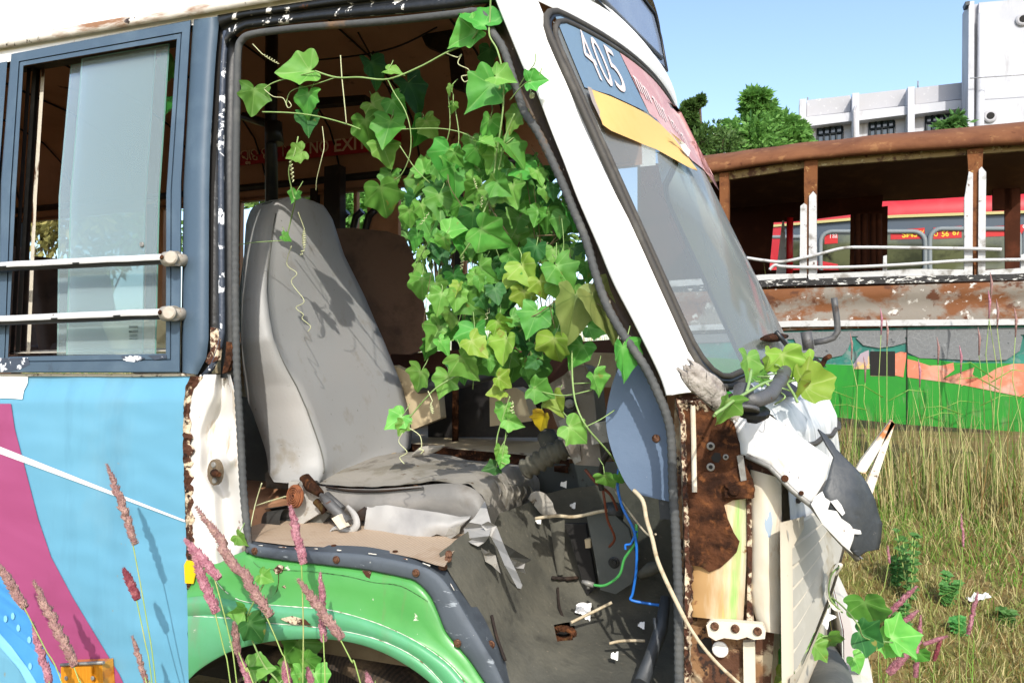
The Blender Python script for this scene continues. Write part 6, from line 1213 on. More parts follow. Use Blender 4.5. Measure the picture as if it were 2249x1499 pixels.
for i in range(72000):
    t = r_.random()**1.6; y = .3+5.2*t; x = r_.uniform(.15+.05*y, 1.9+.62*y)
    if y < 2.1 and x < .36: continue
    g = clump(x, y)+r_.uniform(-.22, .22); mi = 1 if g > .62 else (0 if g > .47 else 2)
    if nz(x*.7, y*.7, 9) > .25 and r_.random() < .6: mi = 3
    sp.append((x, y, r_.uniform(.02, .085)*(.5+g), r_.uniform(.001, .0024)*(.8+y*.2), mi, r_.uniform(.02, .09)))
blades('dry_grass', sp, gm, 'low dry grass covering the ground beyond the bus nose', 3)
# ------------------------------------------------------------------ the rusted bus shell behind
D0 = 5.9; BD = ray(-2200, 745); BD = (-BD); BD.normalize(); BP = DP(1900, 600, D0); BN = BD.cross(Vector((0, 0, 1))).normalized()
if BN.y < 0: BN = -BN
BU = BN.cross(BD).normalized()
if BU.z < 0: BU = -BU
def R_(px, py, o=0.0): return onp(px, py, BP+BN*o, BN)
RB = thing('rusted_bus_shell', DP(2000, 1000, D0+1.2)*1.0, 'gutted rusty bus shell with empty windows and green skirt behind the white minibus', 'bus')
def rp(name, pts, o, mat, th=.04, par=None, bev=0, label=None):
    mb = MB(); mb.slab([R_(a, b, o) for a, b in pts], BN*th, 0); return mb.build(name, mat, par or RB, label, bev=bev)
m_rroof = M('roof_rust', srgb(128, 84, 56), .8, layers=[('n', 3, .45, .65, srgb(106, 66, 44)), ('n', 12, .58, .68, srgb(150, 106, 70)), ('n', 20, .62, .7, srgb(88, 50, 32))], bump=(24, .3), spec=.15)
m_rpil = M('pillar_rust', srgb(128, 82, 50), .85, layers=[('n', 10, .5, .66, srgb(92, 56, 36)), ('n', 24, .62, .7, srgb(176, 140, 90))], bump=(40, .4), spec=.15)
m_rbelt = M('belt_rust_grey', srgb(142, 134, 122), .75, layers=[('n', 2.6, .45, .54, srgb(128, 82, 50), (1, 1, 1.4)), ('n', 9, .58, .66, srgb(98, 62, 42)), ('n', 14, .6, .66, srgb(214, 210, 200))], bump=(24, .3), spec=.2)
m_wbar = M('peeled_white', srgb(206, 206, 204), .6, layers=[('n', 10, .54, .66, srgb(150, 146, 138)), ('n', 16, .64, .70, RUST)], bump=(30, .3))
m_sillb = M('sill_black_flaked', srgb(38, 36, 34), .6, layers=[('n', 16, .56, .58, srgb(220, 218, 210), (1, 1, 3))], bump=(40, .5))
m_putty = M('putty_grey', srgb(150, 152, 152), .85, layers=[('n', 8, .5, .66, srgb(122, 124, 126)), ('v', 26, .0, .04, srgb(128, 130, 130)), ('n', 30, .62, .68, srgb(88, 90, 92))], bump=(30, .4), spec=.15)
m_teal = M('skirt_teal', srgb(36, 116, 102), .6, layers=[('n', 9, .54, .64, srgb(120, 140, 134)), ('n', 5, .5, .7, srgb(40, 150, 128))]); m_skg = M('skirt_green', srgb(30, 146, 32), .55, layers=[('n', 9, .6, .72, srgb(110, 140, 90), (1, 1, .4)), ('n', 4, .5, .7, srgb(26, 132, 32)), ('n', 1.7, .6, .72, srgb(22, 118, 46))]); m_or = M('skirt_orange', srgb(222, 130, 98), .6, layers=[('n', 5, .52, .64, srgb(206, 170, 150)), ('n', 8, .5, .66, srgb(224, 160, 130)), ('n', 13, .62, .68, srgb(176, 74, 56))])
n_ = 30
mb = MB(); up_ = [(1470, 362), (1570, 345), (1760, 322), (1950, 302), (2100, 290), (2249, 276), (2420, 262)]; lw_ = [(1470, 396), (1570, 378), (1760, 352), (1950, 336), (2100, 326), (2249, 316), (2420, 304)]
u_, l_ = rs(up_, n_), rs(lw_, n_)
lns = []
for k, o in ((1.0, .03), (1.02, -.03), (.85, -.07), (.55, -.07), (.25, -.03), (.0, .06)):
    lns.append([R_(a+(c-a)*k, b+(d-b)*k, o)+BU*(.012*nz(i*.4, k, 0)) for i, ((a, b), (c, d)) in enumerate(zip(u_, l_))])
for dz, o in ((.1, .25), (.16, .6), (.2, 1.2), (.16, 1.9), (0, 2.4)): lns.append([p+BU*dz+BN*o for p in lns[5]])
mb.loft(lns); mb.loft([[p-BU*.03+BN*.02 for p in l] for l in lns[5:]], 1); mb.build('rusty_roof', [m_rroof, M('inner_roof_brown', srgb(96, 62, 44), .9, layers=[('n', 4, .5, .7, srgb(120, 80, 54))])], RB)
rp('roof_rail', [(1470, 397), (1780, 350), (2120, 325), (2420, 304), (2420, 318), (2120, 340), (1780, 367), (1470, 414)], .03, M('rail_cream', srgb(150, 128, 84), .8, layers=[('n', 12, .5, .6, srgb(88, 56, 36)), ('n', 20, .6, .66, srgb(206, 196, 150))], bump=(30, .3)))
for pts in ([(1766, 352), (1796, 350), (1795, 372), (1790, 606), (1772, 606), (1766, 420)], [(2124, 328), (2160, 324), (2158, 360), (2156, 604), (2140, 604), (2130, 420)], [(1580, 380), (1600, 378), (1600, 610), (1582, 610)]): rp('window_post', pts, -.01, m_rpil, .07, bev=.006)
WF = [('pane_post', [(1758, 452), (1766, 446), (1772, 450), (1772, 608), (1756, 608)]), ('pane_post', [(1777, 430), (1786, 420), (1793, 428), (1794, 600), (1776, 606)]), ('pane_post', [(2118, 436), (2128, 376), (2137, 380), (2136, 602), (2118, 600)]), ('pane_post', [(2150, 372), (2156, 366), (2166, 378), (2164, 600), (2148, 604)]), ('pane_post', [(1940, 562), (1948, 560), (1948, 604), (1938, 604)]), ('pane_post', [(2242, 560), (2252, 556), (2252, 600), (2242, 600)])]
for nm, pts in WF: rp(nm, pts, -.03, m_wbar, .04, bev=.004)
rp('white_sill', [(1470, 616), (1690, 602), (1770, 600), (1772, 610), (1690, 614), (1470, 630)], -.035, m_wbar, .05); rp('white_sill', [(1774, 602), (1940, 594), (2000, 590), (2120, 592), (2136, 596), (2136, 604), (1960, 606), (1776, 612)], -.035, m_wbar, .05); rp('white_sill', [(2150, 594), (2249, 588), (2420, 582), (2420, 594), (2249, 600), (2150, 605)], -.035, m_wbar, .05)
rp('black_sill', [(1470, 630), (1700, 614), (1960, 607), (2249, 601), (2420, 597), (2420, 610), (2249, 614), (1960, 622), (1700, 628), (1470, 644)], -.045, m_sillb, .05)
mb = MB()
for pl in ([(1640, 566), (1680, 572), (1720, 574), (1790, 560), (1850, 545), (1900, 543), (2000, 544), (2130, 546), (2200, 548)], [(1690, 592), (1702, 582), (1720, 585), (1790, 587), (1880, 586), (2000, 580), (2120, 572), (2249, 570), (2400, 566)]):
    mb.tube([R_(a, b, -.06) for a, b in sm(pl, 6)], .013, 8)
mb.build('bent_rail', m_wbar, RB)
mb = MB(); mb.grid(50, 8, lambda u, v: R_(1470+950*u, (642-30*u)+(92-2*u)*v, -.045-.012*math.sin(v*9.4)-.008*nz(u*14, v*3, 0))); mb.build('rusty_belt_panel', m_rbelt, RB)
rp('belt_moulding', [(1470, 716), (1740, 704), (2249, 700), (2420, 698), (2420, 712), (2249, 713), (1740, 717), (1470, 728)], -.075, m_wbar, .04); rp('belt_shadow_gap', [(1470, 727), (2420, 712), (2420, 719), (1470, 736)], -.02, m_void, .02)
for pts in ([(1470, 736), (2040, 717), (2420, 713), (2420, 900), (2249, 800), (2050, 800), (1470, 800)],): rp('teal_panel', pts, -.03, m_teal, .03)
rp('putty_patch', [(1470, 735), (2420, 715), (2420, 738), (2200, 734), (2100, 740), (2050, 736), (1960, 742), (1880, 738), (1700, 746), (1470, 756)], -.04, m_putty, .01)
rp('putty_patch', [(1740, 735), (1860, 732), (1872, 742), (1862, 766), (1850, 780), (1820, 786), (1760, 780)], -.042, m_putty, .012); rp('putty_patch', [(1880, 742), (1900, 730), (1985, 728), (1990, 752), (1962, 760), (1930, 764), (1896, 758)], -.042, m_putty, .012)
rp('putty_patch', [(1992, 728), (2225, 720), (2246, 740), (2240, 770), (2210, 790), (2150, 792), (2080, 788), (2020, 786), (1994, 774)], -.042, m_putty, .012); rp('putty_patch', [(2250, 735), (2420, 725), (2420, 780), (2260, 770)], -.042, m_putty, .012)
rp('green_skirt', [(1470, 780), (1830, 800), (1912, 802), (1912, 826), (1966, 826), (1966, 780), (1992, 780), (2100, 796), (2420, 800), (2420, 970), (2249, 948), (1990, 932), (1840, 916), (1470, 890)], -.036, m_skg, .03)
rp('hatch_opening', [(1911, 771), (1966, 771), (1966, 826), (1911, 824)], -.038, m_void, .004)
rp('orange_graphic', [(1992, 788), (2010, 792), (2040, 802), (2070, 802), (2094, 796), (2096, 812), (2070, 832), (2096, 842), (2140, 806), (2136, 822), (2110, 848), (2150, 832), (2190, 808), (2225, 798), (2300, 800), (2420, 810), (2420, 900), (2249, 872), (2100, 842), (1992, 828)], -.040, m_or, .003)
rp('faded_graphic', [(1874, 800), (1890, 776), (1908, 768), (1910, 810), (1876, 810)], -.040, M('faded_mauve', srgb(176, 160, 168), .6, layers=[('n', 9, .5, .6, srgb(230, 190, 110))]), .003); rp('faded_graphic', [(1966, 776), (1978, 772), (1992, 774), (1988, 800), (1984, 828), (1966, 824)], -.040, m_or, .003)
rp('panel_joint', [(1991, 718), (1993, 718), (1993, 932), (1991, 932)], -.0435, m_void, .002)
# its hollow inside: floor, far side with openings, roof lining, posts
R2 = lambda px, py, o=0: onp(px, py, BP+BN*(2.35+o), BN)
mb = MB()
for pts in ([(1400, 372), (2420, 352), (2420, 396), (2240, 400), (2000, 432), (1900, 452), (1960, 460), (1400, 480)],): pass
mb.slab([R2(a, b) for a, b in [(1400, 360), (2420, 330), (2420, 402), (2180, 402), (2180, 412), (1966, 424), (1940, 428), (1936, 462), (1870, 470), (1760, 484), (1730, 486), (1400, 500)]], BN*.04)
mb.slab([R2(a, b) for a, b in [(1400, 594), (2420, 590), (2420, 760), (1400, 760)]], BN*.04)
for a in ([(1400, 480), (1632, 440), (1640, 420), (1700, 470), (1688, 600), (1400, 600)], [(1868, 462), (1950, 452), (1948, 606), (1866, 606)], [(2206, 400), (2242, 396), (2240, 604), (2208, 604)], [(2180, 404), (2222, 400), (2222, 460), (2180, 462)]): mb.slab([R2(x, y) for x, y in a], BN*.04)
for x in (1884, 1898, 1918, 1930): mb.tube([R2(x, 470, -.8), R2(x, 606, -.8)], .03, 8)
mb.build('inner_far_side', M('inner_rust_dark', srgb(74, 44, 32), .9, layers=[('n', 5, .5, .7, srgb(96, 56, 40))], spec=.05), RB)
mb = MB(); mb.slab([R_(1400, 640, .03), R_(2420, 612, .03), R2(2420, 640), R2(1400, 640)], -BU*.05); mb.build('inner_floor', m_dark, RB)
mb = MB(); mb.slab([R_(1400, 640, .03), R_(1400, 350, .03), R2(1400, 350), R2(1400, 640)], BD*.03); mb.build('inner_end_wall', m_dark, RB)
mb = MB(); mb.tube([R2(1735, 478, -.4), R2(1734, 606, -.4)], .035, 8); mb.build('red_grab_pole', M('pole_red', srgb(214, 30, 36), .4), RB)
mb = MB(); mb.slab([R2(a, b, -.2) for a, b in [(1718, 484), (1722, 484), (1730, 600), (1704, 604)]], BN*.02); mb.build('white_door_panel', m_wbar, RB)
for x, ya, yb in ((1950, 1020, 1120),): pass
wl = MB()
for x in (1640,): wl.disc(R_(x, 960, .12), -BN, .42, .2, 24)
wl.build('road_wheel', M('old_tyre', srgb(44, 40, 36), .9), RB)
# ------------------------------------------------------------------ red bus beyond it
E0 = D0+5.0; EP = DP(1900, 600, E0)
def E_(px, py, o=0.0): return onp(px, py, EP+BN*o, BN)
EB = thing('red_bus', DP(2000, 900, E0+1), 'bright red bus with dark window band parked beyond the rusty shell', 'bus')
def ep(name, pts, o, mat, th=.04, par=None):
    mb = MB(); mb.slab([E_(a, b, o) for a, b in pts], BN*th, 0); return mb.build(name, mat, par or EB)
m_red = M('bus_red', srgb(190, 40, 48), .35, layers=[('n', 2, .5, .8, srgb(230, 76, 80))]); m_slate = M('bus_slate', srgb(74, 86, 98), .4); m_seal2 = M('window_seal_grey', srgb(128, 136, 138), .6)
mb = MB(); ru = rs([(1690, 478), (1800, 456), (1960, 425), (2249, 408), (2420, 400)], 20); rl_ = rs([(1690, 494), (1870, 478), (1965, 472), (2249, 462), (2420, 456)], 20)
mb.loft([[E_(a, b, 0) for a, b in rl_], [E_((a+c)/2, (b+d)/2, -.0) for (a, b), (c, d) in zip(ru, rl_)], [E_(a, b, .3) for a, b in ru], [E_(a, b, .3)+BN*2+BU*.1 for a, b in ru]]); mb.build('red_roof', m_red, EB)
ep('drip_rail', [(1690, 494), (1870, 478), (1965, 472), (2249, 462), (2420, 456), (2420, 462), (2249, 468), (1965, 478), (1870, 484), (1690, 499)], -.03, M('drip_cream', srgb(190, 180, 120), .6), .05)
ep('slate_side', [(1690, 494), (1870, 482), (2249, 466), (2420, 460), (2420, 760), (1690, 760)], .02, m_slate, .05)
g_bus = M('bus_window_dark', srgb(58, 62, 46), .08, layers=[('n', 1.2, .45, .6, srgb(96, 100, 70)), ('n', 3, .55, .7, srgb(40, 40, 34))], spec=.6)
def bw(x0, y0, x1, y1):
    pts = []
    for cx, cy, a0 in ((x1-26, y1-26, 0), (x0+26, y1-26, 90), (x0+26, y0+26, 180), (x1-26, y0+26, 270)):
        for k in range(6): a = math.radians(a0+18*k); pts.append((cx+26*math.cos(a), cy+26*math.sin(a)*.9))
    mb = MB(); mb.slab([E_(a, b, .012) for a, b in pts], BN*.02); o = mb.build('bus_window', g_bus, EB)
    mb = MB(); mb.tube([E_(a, b, .008) for a, b in pts+pts[:1]], .035, 6, cap=False); mb.build('window_seal', m_seal2, o); return o
w1 = bw(1802, 506, 2032, 612); w2 = bw(2042, 500, 2240, 612); w3 = bw(2250, 494, 2440, 612); w0 = bw(1580, 518, 1790, 612)
m_post = M('poster_red', srgb(198, 32, 30), .5, layers=[('n', 6, .5, .7, srgb(176, 26, 28))]); m_ylw = M('poster_yellow', srgb(246, 206, 50), .5); m_pwh = M('poster_white', srgb(236, 226, 220), .5)
po = ep('red_poster', [(1956, 506), (2031, 500), (2031, 524), (1956, 526)], .006, m_post, .004)
fe = lambda q: (lambda u, v: E_(*quad(*q)(u, v), .003))
mb = textmb('SMS', fe([(1981, 522), (2015, 520), (2015, 506), (1981, 508)]), bold=.02); textmb('X', fe([(2021, 520), (2030, 520), (2030, 505), (2021, 506)]), bold=.02, mb=mb); mb.build('poster_lettering', m_ylw, po)
po = ep('red_poster', [(2050, 500), (2112, 496), (2112, 522), (2050, 525)], .006, m_post, .004)
mb = textmb('O', fe([(2051, 519), (2060, 519), (2060, 508), (2051, 508)]), bold=.02); textmb('56', fe([(2068, 520), (2084, 519), (2084, 506), (2068, 507)]), bold=.02, mb=mb); textmb('67', fe([(2092, 517), (2109, 516), (2109, 502), (2092, 503)]), bold=.02, mb=mb); mb.build('poster_lettering', m_ylw, po)
po = ep('red_poster', [(1811, 516), (1840, 514), (1840, 534), (1811, 536)], .006, m_post, .004); mb = textmb('Taa', fe([(1820, 523), (1839, 522), (1839, 508), (1820, 510)])); mb.build('poster_lettering', m_pwh, po)
po = ep('red_poster', [(2164, 498), (2300, 490), (2300, 514), (2164, 520)], .006, m_post, .004); mb = textmb('Y', fe([(2206, 503), (2216, 502), (2216, 490), (2206, 491)])); textmb('o', fe([(2246, 502), (2256, 501), (2256, 492), (2246, 493)]), mb=mb); mb.build('poster_lettering', m_pwh, po)
ep('red_lower_side', [(1690, 600), (1800, 572), (1840, 580), (1850, 640), (1690, 650)], .008, m_red, .004); ep('red_door_edge', [(1690, 494), (1716, 490), (1716, 700), (1690, 700)], -.01, m_red, .03)
# ------------------------------------------------------------------ buildings
HD = ray(-3400, 800); HD.z = 0; HD.normalize(); HD = -HD; HN = Vector((-HD.y, HD.x, 0))
if HN.y < 0: HN = -HN
HP = DP(1940, 240, 34.0); Zv = Vector((0, 0, 1))
def H_(px, py, o=0.0): return onp(px, py, HP+HN*o, HN)
m_wall = M('wall_whitewash', (.44, .45, .48), .8, layers=[('n', .5, .45, .7, (.37, .38, .41)), ('n', 2.2, .56, .72, (.30, .30, .31), (1, 1, .18))], bump=(4, .1)); m_wallg = M('parapet_grey', (.36, .36, .38), .85, layers=[('n', .8, .45, .7, (.34, .34, .35), (1, 1, .3)), ('n', 4, .6, .7, (.5, .5, .5))], bump=(4, .1)); m_win = M('dark_window', srgb(46, 62, 72), .1, spec=.7); m_winf = M('window_frame_dark', srgb(28, 38, 44), .5)
def hb(name, x0, x1, ya0, ya1, yb0, yb1, o, th, mat, par):
    """a slab between two pixel columns: top edge ya0..ya1, bottom edge yb0..yb1"""
    mb = MB(); mb.slab([H_(x0, yb0, o), H_(x1, yb1, o), H_(x1, ya1, o), H_(x0, ya0, o)], HN*th); return mb.build(name, mat, par)
OB = thing('office_building', Vector((H_(1940, 800).x, H_(1940, 800).y+5, .6)), 'low white office building with grey parapet and dark windows beyond the rusty bus', 'building')
def yt_(x): return 222+(x-1755)*(180-222)/(2125-1755)
mb = MB(); a, b = H_(1762, 700, .35), H_(2150, 700, .35); ta, tb = H_(1762, yt_(1762)+6, .35), H_(2150, yt_(2150)+6, .35)
mb.slab([a, b, tb, ta], HN*12); mb.build('building_wall', m_wall, OB)
for i, (x0, x1) in enumerate(((1772, 1868), (1886, 1990), (2010, 2118))):
    hb('parapet', x0, x1, yt_(x0), yt_(x1), yt_(x0)+36, yt_(x1)+36, .2, .3, m_wallg, OB)
    hb('lintel_band', x0-4, x1+4, yt_(x0)+37, yt_(x1)+37, yt_(x0)+58, yt_(x1)+56, -.25, 1.2, m_wall, OB)
    fx0, fx1 = x0+24, x0+24+54
    wdw = hb('window', fx0, fx1, yt_(fx0)+61, yt_(fx1)+60, yt_(fx0)+130, yt_(fx1)+130, .30, .06, m_win, OB)
    mb = MB()
    for k in (0, .25, .5, .75, 1): mb.tube([H_(fx0+(fx1-fx0)*k, yt_(fx0)+61, .27), H_(fx0+(fx1-fx0)*k, yt_(fx0)+128, .27)], .05, 4)
    for q in (61, 80, 100): mb.tube([H_(fx0, yt_(fx0)+q, .27), H_(fx1, yt_(fx1)+q, .27)], .06, 4)
    mb.build('window_frame', m_winf, wdw)
for x in (1756, 1872, 1994): hb('pier', x, x+15, yt_(x)-4, yt_(x)-5, 700, 700, -.5, 1.2, m_wall, OB)
mb = MB(); mb.tube([H_(1880, 232, -.55), H_(1878, 236, -.6), H_(1876, 244, -.6), H_(1876, 330, -.6)], .05, 6); mb.build('drain_pipe', m_wallg, OB)
for x, y0 in ((1774, 214), (2016, 178)):
    mb = MB(); mb.tube([H_(x, y0, .5), H_(x, y0+18, .5)], .03, 5); mb.build('roof_rod', m_steel, OB)
TW = thing('tower_block', Vector((H_(2200, 800).x, H_(2200, 800).y, .6)), 'tall plain white block with two round vents at the right edge', 'building')
def hb2(name, pts, o, th, mat, par=None):
    mb = MB(); mb.slab([H_(a, b, o) for a, b in pts], HN*th); return mb.build(name, mat, par or TW)
hb2('tower_wall', [(2150, 6), (2480, -22), (2480, 720), (2140, 720)], -1.2, 2, m_wall); hb2('corner_pier', [(2128, 4), (2140, 2), (2138, 720), (2122, 720)], -1.6, 1.2, m_wall); hb2('corner_recess', [(2140, 10), (2152, 8), (2148, 720), (2136, 720)], -1.0, 1.2, m_wallg)
hb2('cornice', [(2120, 4), (2130, 2), (2130, 10), (2122, 12)], -1.8, .5, m_winf)
mb = MB(); mb.tube([H_(2157, 30, -1.4), H_(2152, 280, -1.4), H_(2150, 480, -1.4)], .16, 8); mb.build('wall_pipe', m_wall, TW)
for x, y in ((2246, 44), (2174, 256)):
    mb = MB(); Q = H_(x, y, -1.2); mb.disc(Q, -HN, .27, .12, 18); vt_ = mb.build('round_vent', m_wallg, TW)
    mb = MB(); mb.disc(Q-HN*.12, -HN, .15, .02, 14); mb.build('vent_hole', m_void, vt_)
mb = MB(); mb.tube([H_(2130, 172, -2), H_(2249, 164, -2), H_(2420, 150, -2)], .025, 4); mb.build('overhead_wire', m_wallg, None, 'thin overhead wire crossing in front of the tall white block', 'wire')
# ------------------------------------------------------------------ trees
tl_a = LEAF('tree_leaf_mid', srgb(132, 178, 88), srgb(120, 150, 80), .35, var=srgb(98, 146, 66)); tl_b = LEAF('tree_leaf_dark', srgb(104, 152, 78), srgb(70, 100, 50), .32, var=srgb(76, 124, 58)); m_bark = M('bark', srgb(96, 80, 62), .9, layers=[('n', 8, .5, .7, srgb(66, 54, 42))], bump=(20, .6))
def tree(base, blobs, n, lsz, label, mat, name='tree', th=.16, group='trees behind the parked buses', droop=.3):
    rr_ = random.Random(len(label)*7+n); base = Vector(base); t = thing(name, base, label, 'tree', group)
    top = max((Vector(b[0]) for b in blobs), key=lambda p: p.z); mb = MB()
    mb.tube([base, base.lerp(top, .35)+Vector((.1, 0, 0)), base.lerp(top, .7), top], [th, th*.8, th*.5, th*.15], 8)
    for c, r in blobs:
        if r < .14: continue
        c = Vector(c); s = base.lerp(top, min(.8, max(.15, (c.z-base.z)/(top.z-base.z+.01)*.6))); mb.tube([s, s.lerp(c, .5)+Vector((0, 0, r*.15)), c], [th*.4, th*.25, th*.08], 6)
        for k in range(5):
            d = Vector((rr_.gauss(0, 1), rr_.gauss(0, 1), rr_.gauss(0, .8))).normalized(); mb.tube([c, c+d*r*.5, c+d*r*.9], [th*.1, th*.06, th*.02], 4)
    mb.build('trunk', m_bark, t)
    V = []; F = []; tot = sum(r**2 for _, r in blobs)
    for c, r in blobs:
        c = Vector(c); tufts = max(5, int(26*(r**2)/tot*len(blobs)))
        for q in range(tufts):
            d = Vector((rr_.gauss(0, 1), rr_.gauss(0, 1), rr_.gauss(0, 1))).normalized(); tc_ = c+d*r*rr_.uniform(.5, 1.05)
            for k in range(int(n/len(blobs)/tufts)):
                e = Vector((rr_.gauss(0, 1), rr_.gauss(0, 1), rr_.gauss(0, .8))); P = tc_+e*r*.17; o_ = d*.5+e.normalized()*.7+Vector((0, 0, -droop)); o_.normalize(); L_ = lsz*rr_.uniform(.6, 1.3)
                s = o_.cross(Vector((rr_.gauss(0, 1), rr_.gauss(0, 1), rr_.gauss(0, 1)))).normalized()*L_*.22; b_ = len(V); V += [tuple(P), tuple(P+o_*L_*.45+s), tuple(P+o_*L_), tuple(P+o_*L_*.45-s)]; F += [(b_, b_+1, b_+2, b_+3)]
    me = bpy.data.meshes.new('crown'); me.from_pydata([tuple(Vector(v)-base) for v in V], [], F); me.materials.append(mat); me.update(); o = bpy.data.objects.new('crown', me); C.objects.link(o); o.parent = t; ROOT[o.name] = base
    return t
def bl(d, *L): return [(DP(x, y, d+dd), r/FPX*d) for x, y, r, dd in L]
def gb(px, d): P = DP(px, 800, d); return (P.x, P.y, .65)
tree(gb(1660, 24), bl(24, (1655, 226, 24, 0), (1662, 250, 30, .3), (1640, 284, 40, -.4), (1690, 290, 46, .4), (1720, 300, 36, 0), (1610, 320, 40, .5), (1660, 330, 60, -.5), (1740, 320, 30, .3), (1700, 350, 60, 0), (1752, 290, 14, 0)), 13000, .24, 'pointed mango tree rising above the rusty roof beside the white building', tl_a)
tree(gb(1560, 18), bl(18, (1560, 296, 26, 0), (1590, 310, 30, .5), (1540, 320, 30, -.5), (1522, 234, 9, 0), (1537, 222, 6, 0), (1508, 242, 11, 0), (1496, 256, 12, 0), (1515, 262, 11, 0), (1524, 282, 14, 0), (1580, 350, 50, 0), (1500, 330, 40, 0)), 8000, .13, 'dark broad leaved tree showing past the windscreen edge', tl_b, droop=.1)
tree(gb(1700, 30), bl(30, (1640, 470, 60, 0), (1700, 480, 50, 0), (1600, 500, 50, 0), (1660, 520, 40, 0), (1720, 530, 40, 0)), 4000, .4, 'bushy green tree seen through the rusty bus windows', tl_b)
tree(gb(2150, 28), bl(28, (2080, 404, 30, 0), (2150, 396, 34, 0), (2230, 400, 34, 0), (2300, 420, 40, 0), (2150, 440, 40, 0)), 3600, .3, 'low green tree top over the red bus roof', tl_a)
tree(gb(2120, 26), bl(26, (2085, 272, 10, 0), (2100, 262, 12, 0), (2110, 276, 12, 0), (2070, 280, 6, 0)), 500, .3, 'wispy treetop in front of the office windows', tl_b, th=.06)
# street lamp
LD = DP(1592, 335, 20); SL = thing('street_lamp', Vector((LD.x, LD.y, .6)), 'white street lamp head poking out of the dark tree', 'street lamp')
mb = MB(); mb.tube([Vector((LD.x, LD.y, .6)), DP(1592, 350, 20), DP(1592, 322, 20), DP(1584, 312, 20), DP(1572, 304, 20)], .05, 8); mb.build('lamp_pole', m_wallg, SL)
mb = MB(); mb.tube([DP(1574, 304, 20), DP(1568, 300, 20), DP(1560, 300, 20), DP(1556, 304, 20)], [.05, .12, .13, .05], 10, flat=.7); mb.build('lamp_head', m_white, SL)
# vegetation seen through the minibus's far windows
VV = (('green bush beyond the far cab window', 640, 450, 60, 8, lm_a), ('green shrub behind the folding door', 790, 470, 60, 7, lm_a), ('straw coloured bush outside the far side window', 120, 480, 80, 8, lm_y), ('pale green bush behind the dusty window pane', 260, 500, 90, 9, lm_a), ('light bush beyond the vine curtain', 980, 480, 80, 8, lm_b), ('leafy bush beyond the dashboard', 1140, 520, 80, 8, lm_a))
for lb, x, y, r, d, m in VV:
    d += 5; r *= .75; y -= 10; P = DP(x, y, d); tree((P.x, P.y, gz(P.x, P.y)), bl(d, (x-r, y, r, .2), (x, y-r*.4, r, 0), (x+r, y, r, -.2), (x, y+r*.8, r*1.1, 0), (x-r*.6, y-r, r*.5, .3), (x+r*.6, y-r, r*.5, .3)), 1800, .2, lb, tl_a if m is lm_a else tl_b if m is lm_b else LEAF('bush_straw', srgb(190, 180, 110), srgb(200, 190, 130), .3), 'bush', .05, 'bushes beyond the minibus')
# tall grass by the rusted bus and behind the minibus, and a scatter of weeds
sp = []
for i in range(9500):
    u = r_.random(); x = -.6+7.0*u; B_ = BP+BD*((x-BP.x)/BD.x); yb = B_.y-.04-.75*r_.random()**1.5
    sp.append((x, yb, r_.uniform(.34, .78)*(.6+.8*r_.random()**2), r_.uniform(.0018, .0038), r_.choice((0, 0, 0, 1, 3, 2)), r_.uniform(.03, .26)))
blades('tall_grass', sp, gm, 'tall straw and green grass along the green skirt', 5)
sp = []
for i in range(9000):
    t = r_.random()**.8; y = 1.6+3.4*t; x = r_.uniform(.3+.05*y, 1.9+.62*y)
    if clump(x*1.7, y*1.7+3) < .38: continue
    sp.append((x, y, r_.uniform(.06, .14)+.36*t*t*r_.random(), r_.uniform(.0014, .003), r_.choice((0, 0, 1, 1, 2, 3)), r_.uniform(.04, .22)))
blades('wispy_grass', sp, gm, 'wispy knee high grass thickening towards the green skirt', 8)
sp = []
for i in range(6200): sp.append((r_.uniform(-14, .4), r_.uniform(5.4, 8.5), r_.uniform(.9, 2.1), r_.uniform(.004, .009), r_.choice((0, 0, 0, 1, 3)), r_.uniform(.05, .4)))
blades('tall_grass', sp, gm, 'tall dry grass growing along the far side of the minibus', 6)
rgs = random.Random(4); gs = 'tall grass stems before the green skirt'
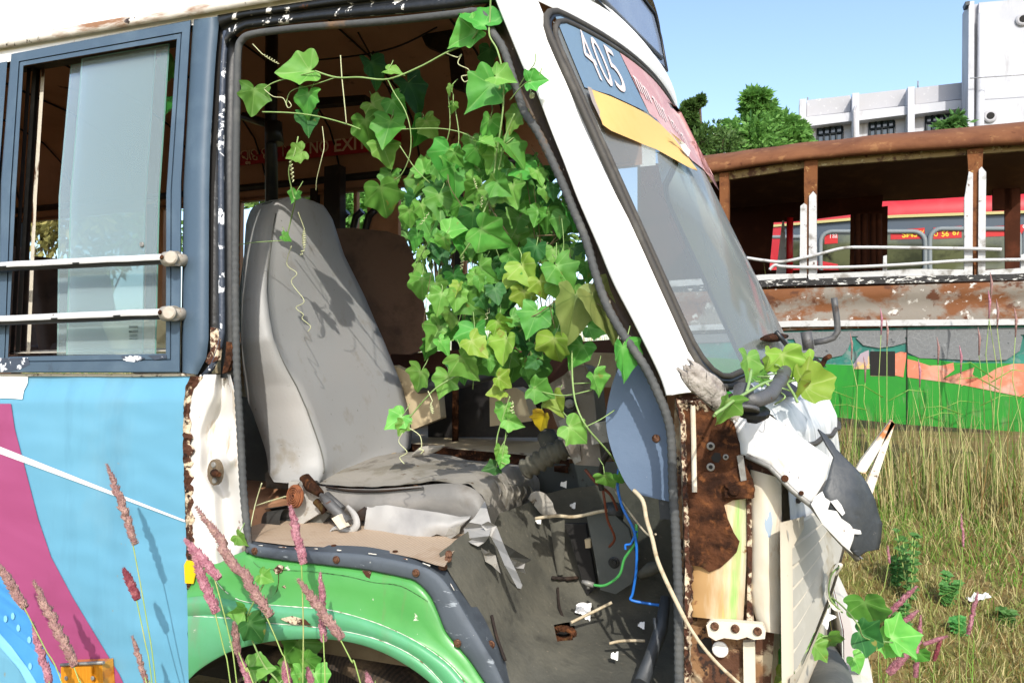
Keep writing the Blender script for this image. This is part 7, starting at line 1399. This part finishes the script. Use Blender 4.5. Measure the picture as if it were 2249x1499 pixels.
for i, (px, py0, py1) in enumerate(((1935, 735, 1010), (1948, 760, 1000), (2176, 660, 1000), (2172, 700, 980), (2190, 720, 990), (2060, 800, 1000), (2110, 820, 1000), (2230, 740, 1010), (1870, 790, 960), (2020, 850, 990), (1900, 840, 960), (2150, 780, 1000))):
    oy = -.35-.04*(i % 5); A = R_(px, py0, oy); B_ = R_(px+8, py1, oy); mb = MB(); bt = Vector((B_.x, B_.y, gz(B_.x, B_.y))); mb.tube([A, A.lerp(B_, .35)+RT*rgs.uniform(-.05, .05), A.lerp(B_, .7)+RT*rgs.uniform(-.03, .03), B_, bt], [.0022, .003, .004, .0048, .005], 5)
    t = thing('seeding_grass', bt, 'slender pale grass stem standing before the green skirt', 'grass stem', gs); t['kind'] = 'thing'; mb.build('stem', m_gst, t); mb = MB(); d = A-B_; mb.tube([A, A+d.normalized()*.12+RT*.01, A+d.normalized()*.2], [.004, .009, .0015], 6); mb.build('seed_head', m_sb2 if i % 3 else m_sp, t)
    mb = MB(); mb.tube([A.lerp(B_, .5), A.lerp(B_, .4)+RT*.15*(1 if i % 2 else -1), A.lerp(B_, .42)+RT*.3*(1 if i % 2 else -1)], [.004, .004, .001], 5); mb.build('blade', m_gbl, t)
m_weed = LEAF('weed_leaf', srgb(92, 160, 78), srgb(130, 186, 110), .3)
WD = (('upright leafy weed nearest the black bezel end', 2000, 1330, 170), ('small spreading weed on the dry grass by the bumper', 1965, 1290, 90), ('low weed left of the lone pink spike', 2075, 1330, 70), ('flat green weed at the right edge of the dry grass', 2210, 1370, 40), ('leafy weed behind the pink spike clump', 1985, 1400, 90), ('tiny blue tinged weed under the lone pink spike', 2110, 1395, 40))
for lb, px, py, hpx in WD:
    lo_, hi_ = 2.0, 9.0
    for _ in range(30):
        m = (lo_+hi_)/2; P = DP(px, py, m)
        if P.z > gz(P.x, P.y): lo_ = m
        else: hi_ = m
    P = DP(px, py, lo_); h = hpx/FPX*lo_; t = thing('weed', P, lb, 'weed', 'weeds on the dry grass'); mb = MB(); mf_ = MB(); rw = random.Random(px)
    for q in range(4):
        e = P+Vector((rw.uniform(-.5, .5)*h*.8, rw.uniform(-.3, .3)*h, h*rw.uniform(.6, 1))); pth = [P.lerp(e, k/8)+Vector((.02*nz(k, q, 0), 0, 0)) for k in range(9)]; mb.tube(pth, .0035, 5)
        for k in range(1, 9):
            for s in (-1, 1, .3): leafmesh(mf_, pth[k], RT*s+UP*rw.uniform(-.2, .6)-FW*rw.uniform(0, .5), UP*.8-FW*.6+RT*rw.uniform(-.5, .5), rw.uniform(.022, .046), .2, .1, rw, wid=.8)
    mb.build('stem', m_gst, t); mf_.build('foliage', m_weed, t)
for px, py, lb in ((2152, 1436, 'white paper scrap lying on the dry grass at lower right'),):
    P = DP(px, py, 3.9); P.z = gz(P.x, P.y)+.05; mb = MB(); mb.grid(8, 6, lambda u, v: P+Vector(((u-.5)*.1, (v-.5)*.07, .03*nz(u*4, v*4, 1)+.03*u))); mb.build('paper_scrap', m_pillar, None, lb, 'scrap')
